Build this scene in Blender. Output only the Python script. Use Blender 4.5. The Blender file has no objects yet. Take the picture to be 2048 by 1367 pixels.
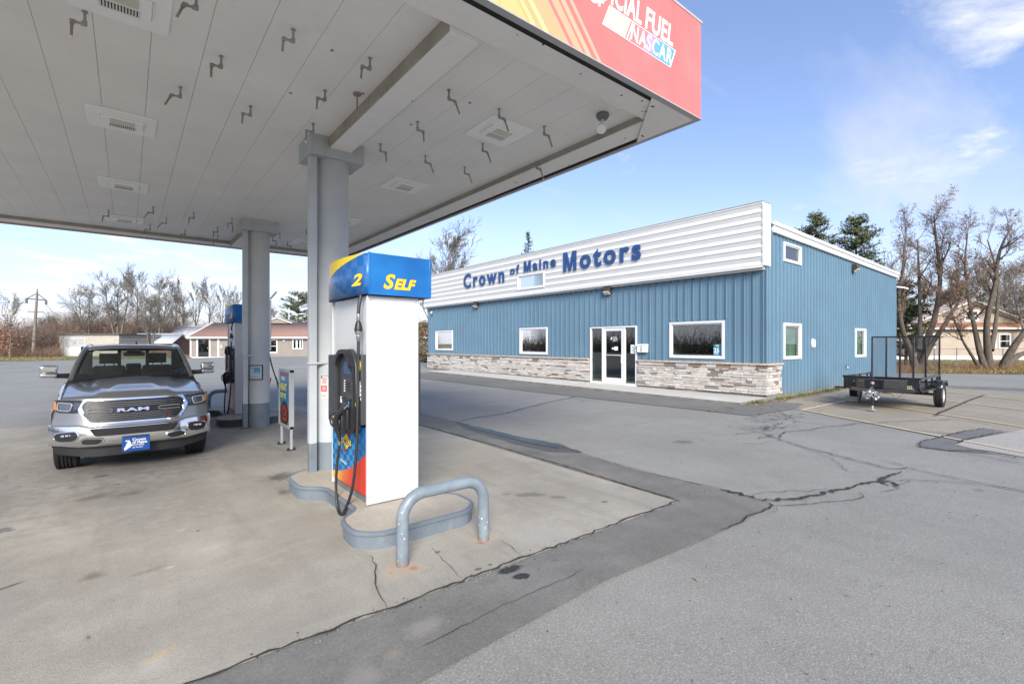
import bpy, math, random
from mathutils import Vector, Matrix, geometry
R = math.radians
sc = bpy.context.scene
col = sc.collection
# ------------------------------------------------------------------ camera
cam = bpy.data.cameras.new("camera"); cam.sensor_width = 36; cam.lens = 953/2048*36
cam.shift_y = 0.0017; cam.clip_start = .05; cam.clip_end = 3000
co = bpy.data.objects.new("camera", cam); col.objects.link(co)
co.location = (0, 0, 1.9); co.rotation_euler = (R(90), 0, R(-38.9)); sc.camera = co
sc.view_settings.view_transform = 'Standard'; sc.view_settings.look = 'None'
sc.view_settings.exposure = 1.08; sc.view_settings.gamma = 1
# ------------------------------------------------------------------ sky
SUN_EL, SUN_AZ = 30, R(212)      # azimuth clockwise from +Y of the direction to the sun
sdir = Vector((math.sin(SUN_AZ), math.cos(SUN_AZ), 0))*math.cos(R(SUN_EL)) + Vector((0, 0, math.sin(R(SUN_EL))))
w = bpy.data.worlds.new("World"); sc.world = w; w.use_nodes = True
nt = w.node_tree; nt.nodes.clear()
def wn(t, **k):
    n = nt.nodes.new(t)
    for a, b in k.items(): setattr(n, a, b)
    return n
def wmath(op, a, b=None, c=None, clamp=False):
    n = wn('ShaderNodeMath', operation=op); n.use_clamp = clamp
    for i, v in enumerate((a, b, c)):
        if v is None: continue
        if isinstance(v, (int, float)): n.inputs[i].default_value = v
        else: nt.links.new(v, n.inputs[i])
    return n.outputs[0]
out = wn('ShaderNodeOutputWorld'); bg = wn('ShaderNodeBackground'); bg.inputs[1].default_value = 1.0
sky = wn('ShaderNodeTexSky', sky_type='NISHITA'); sky.sun_disc = False
sky.sun_elevation = R(SUN_EL); sky.sun_rotation = math.atan2(sdir.x, sdir.y); sky.air_density = 1.0; sky.dust_density = .6; sky.ozone_density = 2.2
tc = wn('ShaderNodeTexCoord'); sp = wn('ShaderNodeSeparateXYZ'); nt.links.new(tc.outputs['Generated'], sp.inputs[0])
zc = wmath('MAXIMUM', sp.outputs[2], .02)
zz = wmath('ADD', zc, .10)
cx_, cy_ = wmath('DIVIDE', sp.outputs[0], zz), wmath('DIVIDE', sp.outputs[1], zz)
cb = wn('ShaderNodeCombineXYZ'); nt.links.new(cx_, cb.inputs[0]); nt.links.new(cy_, cb.inputs[1])
def wnoise(scale, detail, rough, off, stretch=(1, 1, 1), rot=0, dist=0.):
    mp = wn('ShaderNodeMapping'); mp.inputs['Location'].default_value = off; mp.inputs['Scale'].default_value = stretch; mp.inputs['Rotation'].default_value = (0, 0, rot)
    nt.links.new(cb.outputs[0], mp.inputs[0])
    n = wn('ShaderNodeTexNoise'); n.inputs['Scale'].default_value = scale; n.inputs['Detail'].default_value = detail; n.inputs['Roughness'].default_value = rough
    n.inputs['Distortion'].default_value = dist
    nt.links.new(mp.outputs[0], n.inputs[0]); return n.outputs[0]
def spot(px, py, size, f=953):        # a soft bump of cloud cover round one direction of the sky
    r, u = (px-1024)/f, (687-py)/f
    d = Vector((.7782*r+.628, -.628*r+.7782, u)).normalized()
    vm = wn('ShaderNodeVectorMath', operation='DISTANCE'); nt.links.new(tc.outputs['Generated'], vm.inputs[0]); vm.inputs[1].default_value = d
    mr = wn('ShaderNodeMapRange'); mr.interpolation_type = 'SMOOTHSTEP'; nt.links.new(vm.outputs['Value'], mr.inputs[0])
    mr.inputs[1].default_value = size; mr.inputs[2].default_value = 0; mr.inputs[3].default_value = 0; mr.inputs[4].default_value = 1
    return mr.outputs[0]
n1 = wnoise(1.5, 9, .62, (3.1, 1.7, 0), (1, 1, 1), 0, .3)
n2 = wnoise(1.1, 7, .6, (9.3, 4.2, 0), (.45, 1.6, 1), R(-50), .4)
cov = wmath('MULTIPLY', spot(2060, 40, .22), .135)
wsp = wmath('ADD', wmath('MULTIPLY', spot(1780, 385, .20), .20), wmath('MULTIPLY', spot(1100, 430, .10), .14))
cov = wmath('ADD', cov, wmath('MULTIPLY', spot(250, 560, .62), .16))
puff = wn('ShaderNodeMapRange'); nt.links.new(wmath('ADD', n1, cov), puff.inputs[0]); puff.inputs[1].default_value = .60; puff.inputs[2].default_value = .80
wisp = wn('ShaderNodeMapRange'); nt.links.new(wmath('ADD', wmath('ADD', n2, wsp), wmath('MULTIPLY', cov, .45)), wisp.inputs[0]); wisp.inputs[1].default_value = .57; wisp.inputs[2].default_value = .95
cm = wmath('MAXIMUM', puff.outputs[0], wisp.outputs[0])
hz = wn('ShaderNodeMapRange'); nt.links.new(sp.outputs[2], hz.inputs[0]); hz.inputs[1].default_value = .30; hz.inputs[2].default_value = 0.; hz.inputs[3].default_value = 0; hz.inputs[4].default_value = .65
hm = wn('ShaderNodeMix', data_type='RGBA'); nt.links.new(hz.outputs[0], hm.inputs[0]); hm.inputs[7].default_value = (.38, .425, .54, 1)
sk = wn('ShaderNodeMix', data_type='RGBA', blend_type='MULTIPLY'); sk.inputs[0].default_value = 1
nt.links.new(sky.outputs[0], sk.inputs[6]); SKY_K = .10
sk.inputs[7].default_value = (SKY_K*1.03, SKY_K*.925, SKY_K*.99, 1)
lift = wn('ShaderNodeMix', data_type='RGBA', blend_type='ADD'); lift.inputs[0].default_value = 1
nt.links.new(sk.outputs[2], lift.inputs[6]); lift.inputs[7].default_value = (.03, .045, .085, 1)
mx = wn('ShaderNodeMix', data_type='RGBA'); nt.links.new(cm, mx.inputs[0]); nt.links.new(lift.outputs[2], hm.inputs[6]); nt.links.new(hm.outputs[2], mx.inputs[6])
cc = wn('ShaderNodeMix', data_type='RGBA'); nt.links.new(puff.outputs[0], cc.inputs[0]); cc.inputs[6].default_value = (.415, .43, .46, 1); cc.inputs[7].default_value = (.66, .655, .65, 1)
nt.links.new(cc.outputs[2], mx.inputs[7])
nt.links.new(mx.outputs[2], bg.inputs[0]); nt.links.new(bg.outputs[0], out.inputs[0])
sun = bpy.data.lights.new("sun", 'SUN'); sun.energy = 2.9; sun.angle = R(26); sun.color = (1, .965, .87)
so = bpy.data.objects.new("sun", sun); col.objects.link(so); so.rotation_euler = sdir.to_track_quat('Z', 'Y').to_euler()

# ------------------------------------------------------------------ helpers
C_, S_ = .7782, .628
def at(px, d, cx=1024, f=953):          # ground position seen in column px at depth d
    r = (px-cx)/f*d
    return C_*r+S_*d, -S_*r+C_*d
def sst(t): t = max(0, min(1, t)); return t*t*(3-2*t)
def zg(X, Y):
    return .08*sst((X-7)/5) + .10*sst((Y-12)/16)*sst((X-7)/4) + .26*sst((math.hypot(X, Y)-26)/26)
class MB:
    def __init__(s): s.v = []; s.f = []; s.m = []; s.mi = 0; s.M = None
    def vert(s, p):
        p = Vector(p)
        if s.M: p = s.M @ p
        s.v.append(p); return len(s.v)-1
    def face(s, *ids): s.f.append(ids); s.m.append(s.mi)
    def poly(s, pts): s.face(*[s.vert(p) for p in pts])
    def box(s, a, b, rot=None, c=None):
        x0, y0, z0 = a; x1, y1, z1 = b
        P = [(x0,y0,z0),(x1,y0,z0),(x1,y1,z0),(x0,y1,z0),(x0,y0,z1),(x1,y0,z1),(x1,y1,z1),(x0,y1,z1)]
        i = [s.vert(p) for p in P]
        for q in ((3,2,1,0),(4,5,6,7),(0,1,5,4),(1,2,6,5),(2,3,7,6),(3,0,4,7)): s.face(*[i[k] for k in q])
    def obox(s, c, ax, ay, az, hx, hy, hz):
        c, ax, ay, az = map(Vector, (c, ax, ay, az)); i = []
        for sz in (-1, 1):
            for sx, sy in ((-1,-1),(1,-1),(1,1),(-1,1)): i.append(s.vert(c+ax*hx*sx+ay*hy*sy+az*hz*sz))
        for q in ((3,2,1,0),(4,5,6,7),(0,1,5,4),(1,2,6,5),(2,3,7,6),(3,0,4,7)): s.face(*[i[k] for k in q])
    def bar(s, p, q, w, h=None, up=(0,0,1)):
        p, q, up = Vector(p), Vector(q), Vector(up); d = q-p; L = d.length; d.normalize()
        x = d.cross(up)
        if x.length < 1e-4: x = d.cross(Vector((1,0,0)))
        x.normalize(); y = x.cross(d)
        s.obox((p+q)/2, x, y, d, w/2, (h or w)/2, L/2)
    def tube(s, pts, r, n=8, cap=True):
        pts = [Vector(p) for p in pts]; m = len(pts)
        rs = r if isinstance(r, (list, tuple)) else [r]*m
        d = (pts[1]-pts[0]).normalized(); x = d.orthogonal().normalized(); rings = []
        for k in range(m):
            d = (pts[min(k+1, m-1)]-pts[max(k-1, 0)]).normalized()
            x = x-d*x.dot(d); x = x.normalized() if x.length > 1e-5 else d.orthogonal().normalized()
            y = d.cross(x)
            rings.append([s.vert(pts[k]+(x*math.cos(2*math.pi*a/n)+y*math.sin(2*math.pi*a/n))*rs[k]) for a in range(n)])
        for k in range(m-1):
            for a in range(n): s.face(rings[k][a], rings[k][(a+1) % n], rings[k+1][(a+1) % n], rings[k+1][a])
        if cap and n > 3: s.face(*rings[0][::-1]); s.face(*rings[-1])
    def lathe(s, prof, c, axis='z', n=32):
        rings = []
        for r, h in prof:
            ring = []
            for a in range(n):
                u, v = r*math.cos(2*math.pi*a/n), r*math.sin(2*math.pi*a/n)
                p = {'z': (u, v, h), 'x': (h, u, v), 'y': (v, h, u)}[axis]
                ring.append(s.vert((c[0]+p[0], c[1]+p[1], c[2]+p[2])))
            rings.append(ring)
        for k in range(len(prof)-1):
            for a in range(n): s.face(rings[k][a], rings[k][(a+1) % n], rings[k+1][(a+1) % n], rings[k+1][a])
    def prism(s, poly, z0, z1, f=None):      # poly in (a,b), extruded along c
        f = f or (lambda a, b, c: (a, b, c))
        lo = [s.vert(f(a, b, z0)) for a, b in poly]; hi = [s.vert(f(a, b, z1)) for a, b in poly]; n = len(poly)
        s.face(*lo[::-1]); s.face(*hi)
        for k in range(n): s.face(lo[k], lo[(k+1) % n], hi[(k+1) % n], hi[k])
    def sphere(s, c, r, n=12, m=8, sc=(1,1,1)):
        prof = [(r*math.sin(math.pi*k/m)+1e-4, -r*math.cos(math.pi*k/m)) for k in range(m+1)]
        rings = []
        for rr, h in prof: rings.append([s.vert((c[0]+sc[0]*rr*math.cos(2*math.pi*a/n), c[1]+sc[1]*rr*math.sin(2*math.pi*a/n), c[2]+sc[2]*h)) for a in range(n)])
        for k in range(m):
            for a in range(n): s.face(rings[k][a], rings[k][(a+1) % n], rings[k+1][(a+1) % n], rings[k+1][a])
    def build(s, name, mats, parent=None, bevel=0, seg=2, ang=32, solid=0):
        me = bpy.data.meshes.new(name); me.from_pydata([tuple(v) for v in s.v], [], s.f)
        for m in (mats if isinstance(mats, (list, tuple)) else [mats]): me.materials.append(m)
        me.polygons.foreach_set('material_index', s.m); me.polygons.foreach_set('use_smooth', [True]*len(s.f))
        me.update(); me.set_sharp_from_angle(angle=R(ang))
        o = bpy.data.objects.new(name, me); col.objects.link(o)
        if parent: o.parent = parent
        if solid:
            m = o.modifiers.new('s', 'SOLIDIFY'); m.thickness = solid; m.offset = -1
        if bevel:
            m = o.modifiers.new('b', 'BEVEL'); m.width = bevel; m.segments = seg; m.limit_method = 'ANGLE'; m.angle_limit = R(35); m.harden_normals = False
        return o
def thing(name, label, cat, loc=(0,0,0), rz=0, group=None):
    o = bpy.data.objects.new(name, None); o.empty_display_size = .2; col.objects.link(o)
    o.location = loc; o.rotation_euler = (0, 0, rz); tag(o, label, cat, group); return o
def tag(o, label, cat, group=None):
    o['label'] = label; o['category'] = cat
    if group: o['group'] = group
    return o
def struct(o, kind='structure'): o['kind'] = kind; return o
def kids(o): return [c for c in bpy.data.objects if c.parent == o]
def dup(root, loc, rz, label, scale=None, group=None):
    r = root.copy(); col.objects.link(r); r.location = loc; r.rotation_euler = (0, 0, rz); r['label'] = label
    if scale: r.scale = scale
    if group: r['group'] = group
    for ch in kids(root):
        c = ch.copy(); col.objects.link(c); c.parent = r
        for g in kids(ch):
            d = g.copy(); col.objects.link(d); d.parent = c
    return r
def frame(origin, right, up):
    r, u = Vector(right).normalized(), Vector(up).normalized(); n = r.cross(u)
    return Matrix(((r.x, u.x, n.x, origin[0]), (r.y, u.y, n.y, origin[1]), (r.z, u.z, n.z, origin[2]), (0, 0, 0, 1)))
def text(name, s, size, mat, M, parent=None, ext=.004, off=0., shear=0., sx=1., align='LEFT', space=1., bev=0):
    cu = bpy.data.curves.new(name, 'FONT'); cu.body = s; cu.size = size; cu.extrude = ext; cu.offset = off; cu.shear = shear
    cu.align_x = align; cu.space_character = space; cu.resolution_u = 4; cu.bevel_depth = bev
    ob = bpy.data.objects.new(name, cu); me = bpy.data.meshes.new_from_object(ob)
    bpy.data.objects.remove(ob); me.name = name; me.transform(M @ Matrix.Diagonal((sx, 1, 1, 1)))
    me.materials.clear(); me.materials.append(mat); me.update()
    o = bpy.data.objects.new(name, me); col.objects.link(o)
    if parent: o.parent = parent
    return o
def join_meshes(name, objs, parent=None):        # merge a few freshly built meshes into one
    mb = MB(); mats = []
    for o in objs:
        base = len(mb.v)
        for v in o.data.vertices: mb.v.append(v.co.copy())
        for m in o.data.materials:
            if m not in mats: mats.append(m)
        for p in o.data.polygons:
            mb.f.append(tuple(base+i for i in p.vertices)); mb.m.append(mats.index(o.data.materials[p.material_index]))
        bpy.data.objects.remove(o)
    return mb.build(name, mats, parent, ang=.5)
def round_poly(pts, r, n=4):
    out = []; m = len(pts)
    for k in range(m):
        p0, p, p1 = Vector(pts[k-1]), Vector(pts[k]), Vector(pts[(k+1) % m])
        a, b = (p0-p), (p1-p); q = min(r, a.length*.45, b.length*.45); a = p+a.normalized()*q; b = p+b.normalized()*q
        for i in range(n+1):
            t = i/n; out.append(tuple(a*(1-t)**2+p*2*t*(1-t)+b*t*t))
    return out
def cdt(poly, step):
    n = len(poly); pts = [Vector(p[:2]) for p in poly]
    xs = [p.x for p in pts]; ys = [p.y for p in pts]
    grid = []
    if step:
        x = min(xs)+step*.5
        while x < max(xs):
            y = min(ys)+step*.5
            while y < max(ys):
                # inside test
                c = False; j = n-1
                for i in range(n):
                    if (pts[i].y > y) != (pts[j].y > y) and x < (pts[j].x-pts[i].x)*(y-pts[i].y)/(pts[j].y-pts[i].y)+pts[i].x: c = not c
                    j = i
                if c: grid.append(Vector((x, y)))
                y += step
            x += step
    r = geometry.delaunay_2d_cdt(pts+grid, [], [list(range(n))], 1, 1e-5)
    return r[0], r[2]
def densify(poly, step):
    out = []; n = len(poly)
    for k in range(n):
        a, b = Vector(poly[k]), Vector(poly[(k+1) % n]); m = max(1, int((b-a).length/step))
        for i in range(m): out.append(tuple(a+(b-a)*i/m))
    return out
def sheet(name, poly, dz, mat, step=2.0, kind='structure', zf=zg):
    v, f = cdt(densify(poly, step), step); mb = MB()
    for p in v: mb.v.append(Vector((p.x, p.y, zf(p.x, p.y)+dz)))
    for t in f: mb.face(*t)
    return struct(mb.build(name, mat, ang=60), kind)
def patch(mb, outline, fy, off, step=.05, skirt=.02):    # outline in (x,z) laid on the surface y=fy(x,z)
    v, f = cdt(densify(outline, step), step)
    ids = [mb.vert((p.x, fy(p.x, p.y)-off, p.y)) for p in v]
    for t in f:
        a, b, c = [mb.v[ids[k]] for k in t]
        mb.face(*[ids[k] for k in t])
    o = densify(outline, step); n = len(o)
    if skirt:
        fr = [mb.vert((a, fy(a, b)-off, b)) for a, b in o]; bk = [mb.vert((a, fy(a, b)-off+skirt, b)) for a, b in o]
        for k in range(n): mb.face(fr[k], fr[(k+1) % n], bk[(k+1) % n], bk[k])
# ------------------------------------------------------------------ materials
MATS = {}
def base_mat(name):
    m = bpy.data.materials.new(name); m.use_nodes = True; t = m.node_tree
    return m, t, t.nodes['Principled BSDF']
class NT:
    def __init__(s, t): s.t = t
    def n(s, ty, **k):
        x = s.t.nodes.new(ty)
        for a, b in k.items(): setattr(x, a, b)
        return x
    def set(s, sock, v):
        if isinstance(v, (int, float, tuple)): sock.default_value = v
        elif v is not None: s.t.links.new(v, sock)
    def math(s, op, a, b=None, c=None, clamp=False):
        x = s.n('ShaderNodeMath', operation=op); x.use_clamp = clamp
        for i, v in enumerate((a, b, c)): s.set(x.inputs[i], v)
        return x.outputs[0]
    def mix(s, f, a, b, mode='MIX'):
        x = s.n('ShaderNodeMix', data_type='RGBA', blend_type=mode)
        c4 = lambda c: c+(1,) if isinstance(c, tuple) and len(c) == 3 else c
        s.set(x.inputs[0], f); s.set(x.inputs[6], c4(a)); s.set(x.inputs[7], c4(b)); return x.outputs[2]
    def coord(s, kind='Object', scale=(1,1,1), loc=(0,0,0), rot=(0,0,0)):
        c = s.n('ShaderNodeTexCoord'); m = s.n('ShaderNodeMapping'); m.inputs['Scale'].default_value = scale; m.inputs['Location'].default_value = loc; m.inputs['Rotation'].default_value = rot
        s.t.links.new(c.outputs[kind], m.inputs[0]); return m.outputs[0]
    def noise(s, v, scale, detail=4, rough=.55, dist=0):
        x = s.n('ShaderNodeTexNoise'); s.set(x.inputs['Vector'], v); x.inputs['Scale'].default_value = scale; x.inputs['Detail'].default_value = detail
        x.inputs['Roughness'].default_value = rough; x.inputs['Distortion'].default_value = dist; return x.outputs[0]
    def ramp(s, v, a, b, lo=0., hi=1., smooth=True):
        x = s.n('ShaderNodeMapRange'); x.interpolation_type = 'SMOOTHSTEP' if smooth else 'LINEAR'
        s.set(x.inputs[0], v)
        for i, q in enumerate((a, b, lo, hi)): x.inputs[1+i].default_value = q
        return x.outputs[0]
    def sep(s, v):
        x = s.n('ShaderNodeSeparateXYZ'); s.set(x.inputs[0], v); return x.outputs
    def bump(s, bsdf, h, strength=.3, dist=.01):
        x = s.n('ShaderNodeBump'); x.inputs['Strength'].default_value = strength; x.inputs['Distance'].default_value = dist
        s.set(x.inputs['Height'], h); s.t.links.new(x.outputs[0], bsdf.inputs['Normal'])
def mat(name, c, rough=.6, metal=0., var=.06, scale=3., bump=0., bscale=60., spec=.5, coat=0., dirt=None, dirt_amt=.0, dscale=2.):
    if name in MATS: return MATS[name]
    m, t, b = base_mat(name); N = NT(t); v = N.coord()
    n = N.noise(v, scale, 5)
    colr = N.mix(N.ramp(n, .3, .7, 0, 1), tuple(x*(1-var) for x in c), tuple(min(1, x*(1+var)) for x in c))
    if dirt: colr = N.mix(N.ramp(N.noise(v, dscale, 8, .7, .4), .5, .75, 0, dirt_amt), colr, dirt)
    N.set(b.inputs['Base Color'], colr)
    b.inputs['Metallic'].default_value = metal; b.inputs['Specular IOR Level'].default_value = spec
    N.set(b.inputs['Roughness'], N.ramp(N.noise(v, scale*2.3, 4), .2, .8, max(0, rough-.06), min(1, rough+.08)))
    if coat: b.inputs['Coat Weight'].default_value = coat; b.inputs['Coat Roughness'].default_value = .05
    if bump: N.bump(b, N.noise(v, bscale, 4), bump, .01)
    MATS[name] = m; return m
def glass(name, tint=(.75, .85, .82), refl=.16, rough=.0):
    if name in MATS: return MATS[name]
    m, t, b = base_mat(name); N = NT(t); t.nodes.remove(b); o = t.nodes['Material Output']
    tr = N.n('ShaderNodeBsdfTransparent'); tr.inputs[0].default_value = tint+(1,)
    gl = N.n('ShaderNodeBsdfGlossy'); gl.inputs['Roughness'].default_value = rough; gl.inputs[0].default_value = (.95, .97, .96, 1)
    lw = N.n('ShaderNodeLayerWeight'); lw.inputs[0].default_value = .25
    f = N.math('ADD', N.math('MULTIPLY', lw.outputs['Fresnel'], .75), refl, None, True)
    ms = N.n('ShaderNodeMixShader'); N.set(ms.inputs[0], f); t.links.new(tr.outputs[0], ms.inputs[1]); t.links.new(gl.outputs[0], ms.inputs[2])
    t.links.new(ms.outputs[0], o.inputs[0]); MATS[name] = m; return m
def blob(N, v, x, y, rx, ry, ang=0, soft=.6, nz=None):   # mask of one stain lying at x,y on the ground
    s = N.sep(v); dx = N.math('SUBTRACT', s[0], x); dy = N.math('SUBTRACT', s[1], y)
    ca, sa = math.cos(ang), math.sin(ang)
    u = N.math('DIVIDE', N.math('ADD', N.math('MULTIPLY', dx, ca), N.math('MULTIPLY', dy, sa)), rx)
    w_ = N.math('DIVIDE', N.math('SUBTRACT', N.math('MULTIPLY', dy, ca), N.math('MULTIPLY', dx, sa)), ry)
    d = N.math('SQRT', N.math('ADD', N.math('MULTIPLY', u, u), N.math('MULTIPLY', w_, w_)))
    if nz is not None: d = N.math('ADD', d, N.math('MULTIPLY', N.math('SUBTRACT', nz, .5), 1.6))
    return N.ramp(d, 1, 1-soft, 0, 1)
def ground_mat(name, c, c2, speck, grain=.25, blobs=(), streak=0, rough=.85, bump=.35, big=.35, specn=.62, lightspeck=.5):
    m, t, b = base_mat(name); N = NT(t); v = N.coord()
    big_n = N.noise(v, big, 6, .6); colr = N.mix(N.ramp(big_n, .35, .68), c, c2)
    mid = N.noise(v, 2.7, 6, .65); colr = N.mix(N.ramp(mid, .45, .75, 0, .35), colr, tuple(x*.78 for x in c))
    fine = N.noise(v, 55, 3, .7); colr = N.mix(grain, colr, N.mix(N.ramp(fine, .3, .7), (0.0, 0.0, 0.0), (.5, .5, .5)), 'OVERLAY')
    vo = N.n('ShaderNodeTexVoronoi'); N.set(vo.inputs['Vector'], v); vo.inputs['Scale'].default_value = 160
    sv = N.sep(vo.outputs['Color'])[0]
    colr = N.mix(N.ramp(sv, .78, .98, 0, lightspeck), colr, speck)
    colr = N.mix(N.ramp(sv, .14, .02, 0, .3), colr, tuple(x*.4 for x in c))
    if streak:
        sv2 = N.noise(N.coord(scale=(1.6, .22, 1)), 1.4, 6, .65, .6); colr = N.mix(N.ramp(sv2, .45, .75, 0, streak), colr, tuple(x*.55 for x in c))
        sv3 = N.noise(N.coord(scale=(.25, 1.7, 1), loc=(5, 3, 0)), 2.2, 7, .7, .8); colr = N.mix(N.ramp(sv3, .52, .8, 0, streak), colr, tuple(min(1, x*1.35) for x in c))
    nz = N.noise(v, 6.5, 5, .65)
    for (x, y, rx, ry, ang, soft, cc, amt) in blobs:
        colr = N.mix(N.math('MULTIPLY', blob(N, v, x, y, rx, ry, ang, soft, nz), amt), colr, cc)
    N.set(b.inputs['Base Color'], colr); b.inputs['Roughness'].default_value = rough; b.inputs['Specular IOR Level'].default_value = .3
    h = N.math('ADD', N.math('MULTIPLY', vo.outputs['Distance'], 1.0), N.math('MULTIPLY', fine, .6))
    N.bump(b, h, bump, .006); MATS[name] = m; return m
OIL = (.05, .048, .045); BRN = (.12, .075, .045); TAN = (.5, .36, .2); PALE = (.5, .46, .40)
asphalt = ground_mat('asphalt', (.262, .254, .228), (.312, .303, .272), (.55, .53, .48), grain=.24, lightspeck=.42, blobs=[
    (8.3, 5.05, .30, .22, 0, .9, (.10, .09, .085), .7), (8.5, 1.0, .10, .07, .4, .8, (.13, .13, .13), .6)])
asphalt_brown = ground_mat('asphalt_brown', (.305, .262, .20), (.36, .315, .25), (.55, .52, .47), big=.7)
asphalt_dark = ground_mat('asphalt_dark', (.172, .165, .148), (.228, .219, .198), (.32, .31, .3), grain=.2, lightspeck=.3, big=1.4, blobs=[
    (1.55, 2.85, .20, .16, .3, 1, (.30, .275, .245), .6), (1.27, 2.72, .09, .07, .3, 1, (.34, .27, .2), .4), (1.05, 2.62, .16, .22, 0, 1, (.3, .27, .25), .5),
    (2.49, 3.12, .14, .065, -.2, .35, (.03, .03, .03), .95), (2.50, 2.97, .085, .055, -.2, .35, (.03, .03, .03), .95),
    (5.25, 4.6, .25, .5, 0, 1, (.34, .25, .18), .35), (5.5, 6.2, .2, .9, 0, 1, (.09, .09, .09), .4)])
def splat(x, y, r, cc=(.03, .03, .03)): return (x, y, r, r*.8, 0, .5, cc, .85)
concrete = ground_mat('concrete', (.325, .297, .248), (.44, .405, .345), (.55, .49, .41), grain=.12, streak=.4, big=.55, lightspeck=.16, blobs=[
    (-.3, 7.85, .26, .17, .4, .9, BRN, .75), (.02, 7.72, .30, .16, .5, .9, BRN, .85), (-.28, 9.0, .12, .07, 0, .5, (.04, .045, .02), .9), (-.1, 8.35, .08, .05, 0, .6, OIL, .7),
    (-.22, 5.17, .13, .12, .3, 1, (.17, .13, .10), .7), (.14, 5.0, .16, .07, .3, 1, (.2, .15, .12), .6), (.16, 3.62, .16, .06, .5, 1, TAN, .7), (.10, 3.5, .22, .12, .5, 1, PALE, .4),
    (.28, 4.97, .05, .03, 0, .8, PALE, .8), (.43, 5.89, .10, .05, .4, .9, PALE, .6), (.62, 5.2, .18, .10, .2, 1, PALE, .45), (-.73, 5.36, .12, .025, .5, .5, OIL, .85), (-1.03, 7.0, .16, .12, 0, .35, (.1, .1, .1), .7),
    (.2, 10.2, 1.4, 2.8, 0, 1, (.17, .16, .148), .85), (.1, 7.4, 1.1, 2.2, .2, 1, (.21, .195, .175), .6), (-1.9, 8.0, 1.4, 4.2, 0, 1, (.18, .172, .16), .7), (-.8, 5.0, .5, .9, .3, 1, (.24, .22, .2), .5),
    (1.75, 7.35, .40, .35, 0, 1, (.07, .065, .05), .8), (1.55, 6.6, .12, .25, 0, 1, (.10, .09, .08), .7),
    (3.95, 4.5, .24, .11, -.75, .5, (.15, .14, .13), .75), (4.15, 4.22, .13, .07, -.7, .5, (.16, .15, .14), .7), (3.72, 4.72, .09, .05, 0, .6, (.16, .15, .14), .6),
    (4.45, 3.75, .06, .04, 0, .4, (.13, .12, .11), .8), (1.80, 3.70, .20, .19, 0, .35, (.42, .33, .24), .6), (2.72, 3.78, .18, .15, 0, .35, (.42, .33, .24), .45),
    (2.62, 3.72, .06, .06, 0, 1, (.38, .13, .04), .9), (1.88, 3.66, .05, .05, 0, 1, (.4, .15, .05), .75), (1.70, 3.70, .04, .04, 0, 1, (.42, .2, .1), .5),
    splat(2.3, 3.30, .035, (.13, .1, .08)), splat(2.42, 3.30, .03, (.13, .1, .08)), splat(2.2, 3.80, .03, (.12, .1, .08)), (3.2, 3.5, .5, .3, 0, 1, (.36, .34, .31), .5),
    (3.6, 8.6, .5, 2.2, .1, 1, (.42, .40, .37), .5), (.9, 3.4, .6, .2, 0, 1, (.28, .26, .23), .4)])
white = mat('white_paint', (.80, .80, .79), .45, var=.02)
trimw = mat('white_trim', (.68, .68, .67), .5, var=.02)
soff = mat('soffit_panel', (.83, .815, .78), .55, var=.03, scale=1.5, dirt=(.55, .53, .50), dirt_amt=.18, dscale=3)
steel_lt = mat('light_grey_steel', (.50, .50, .485), .5, var=.04, dirt=(.30, .17, .09), dirt_amt=.18, dscale=9)
brownedge = mat('stained_steel', (.34, .31, .265), .7, var=.12, dirt=(.2, .14, .1), dirt_amt=.5, dscale=8)
galv = mat('galvanised_pipe', (.33, .33, .325), .55, .35, var=.2)
black = mat('black_plastic', (.018, .018, .02), .42, var=.15)
darkp = mat('dark_grey_plastic', (.045, .047, .052), .5, var=.1, bump=.1, bscale=300)
rubber = mat('rubber', (.018, .018, .018), .7, var=.2)
chrome = mat('chrome', (.78, .78, .79), .09, 1., var=.02)
dchrome = mat('satin_chrome', (.55, .55, .56), .25, 1., var=.03)
paintg = mat('blue_grey_paint', (.21, .265, .32), .42, var=.07, dirt=(.33, .37, .41), dirt_amt=.4, dscale=14, bump=.15, bscale=25)
paintg2 = mat('pale_grey_paint', (.45, .475, .495), .5, var=.05)

# ================================================================== GROUND
N_ = 40
g = ground_mat('earth', (.16, .13, .06), (.22, .19, .075), (.3, .27, .12), big=.12, lightspeck=.4)
gm = MB()
rings = [0, 12, 24, 36, 48, 60, 75, 95, 130, 200, 400, 900, 2500]
idx = []
for r in rings:
    idx.append([gm.vert((r*math.cos(a*math.pi/24), r*math.sin(a*math.pi/24), zg(r*math.cos(a*math.pi/24), r*math.sin(a*math.pi/24))-.06)) for a in range(48)])
for k in range(len(rings)-1):
    for a in range(48):
        if k == 0: gm.face(idx[0][0], idx[1][a], idx[1][(a+1) % 48])
        else: gm.face(idx[k][a], idx[k+1][a], idx[k+1][(a+1) % 48], idx[k][(a+1) % 48])
struct(gm.build('ground', g))
lot = [at(-900, 46), at(-300, 43), at(60, 45), at(140, 48.5), at(250, 52), at(330, 60), at(700, 60), at(900, 46), (24, 34), (40, 16), at(1785, 28.6), at(1900, 27.6), at(2100, 26.2), at(2600, 22), at(3600, 18), (24, -18), (-10, -30), (-50, -10)]
sheet('parking_lot', lot, 0, asphalt, 2.5)
sheet('concrete_pad', [(-6.5, 3.2), (5.16, 3.2), (5.30, 9), (5.25, 15.4), (-6.5, 15.4)], .006, concrete, 1.0)
sheet('side_parking_lot', [(13.3, 6.75), (14.6, 5.3), (13.6, 4.2), (12.9, 2.6), (13.1, -1), (12.6, -6), (21, -8), (24.8, 1.2), (27, 5), (27, 6.75)], .004, asphalt_brown, 1.0)
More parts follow.
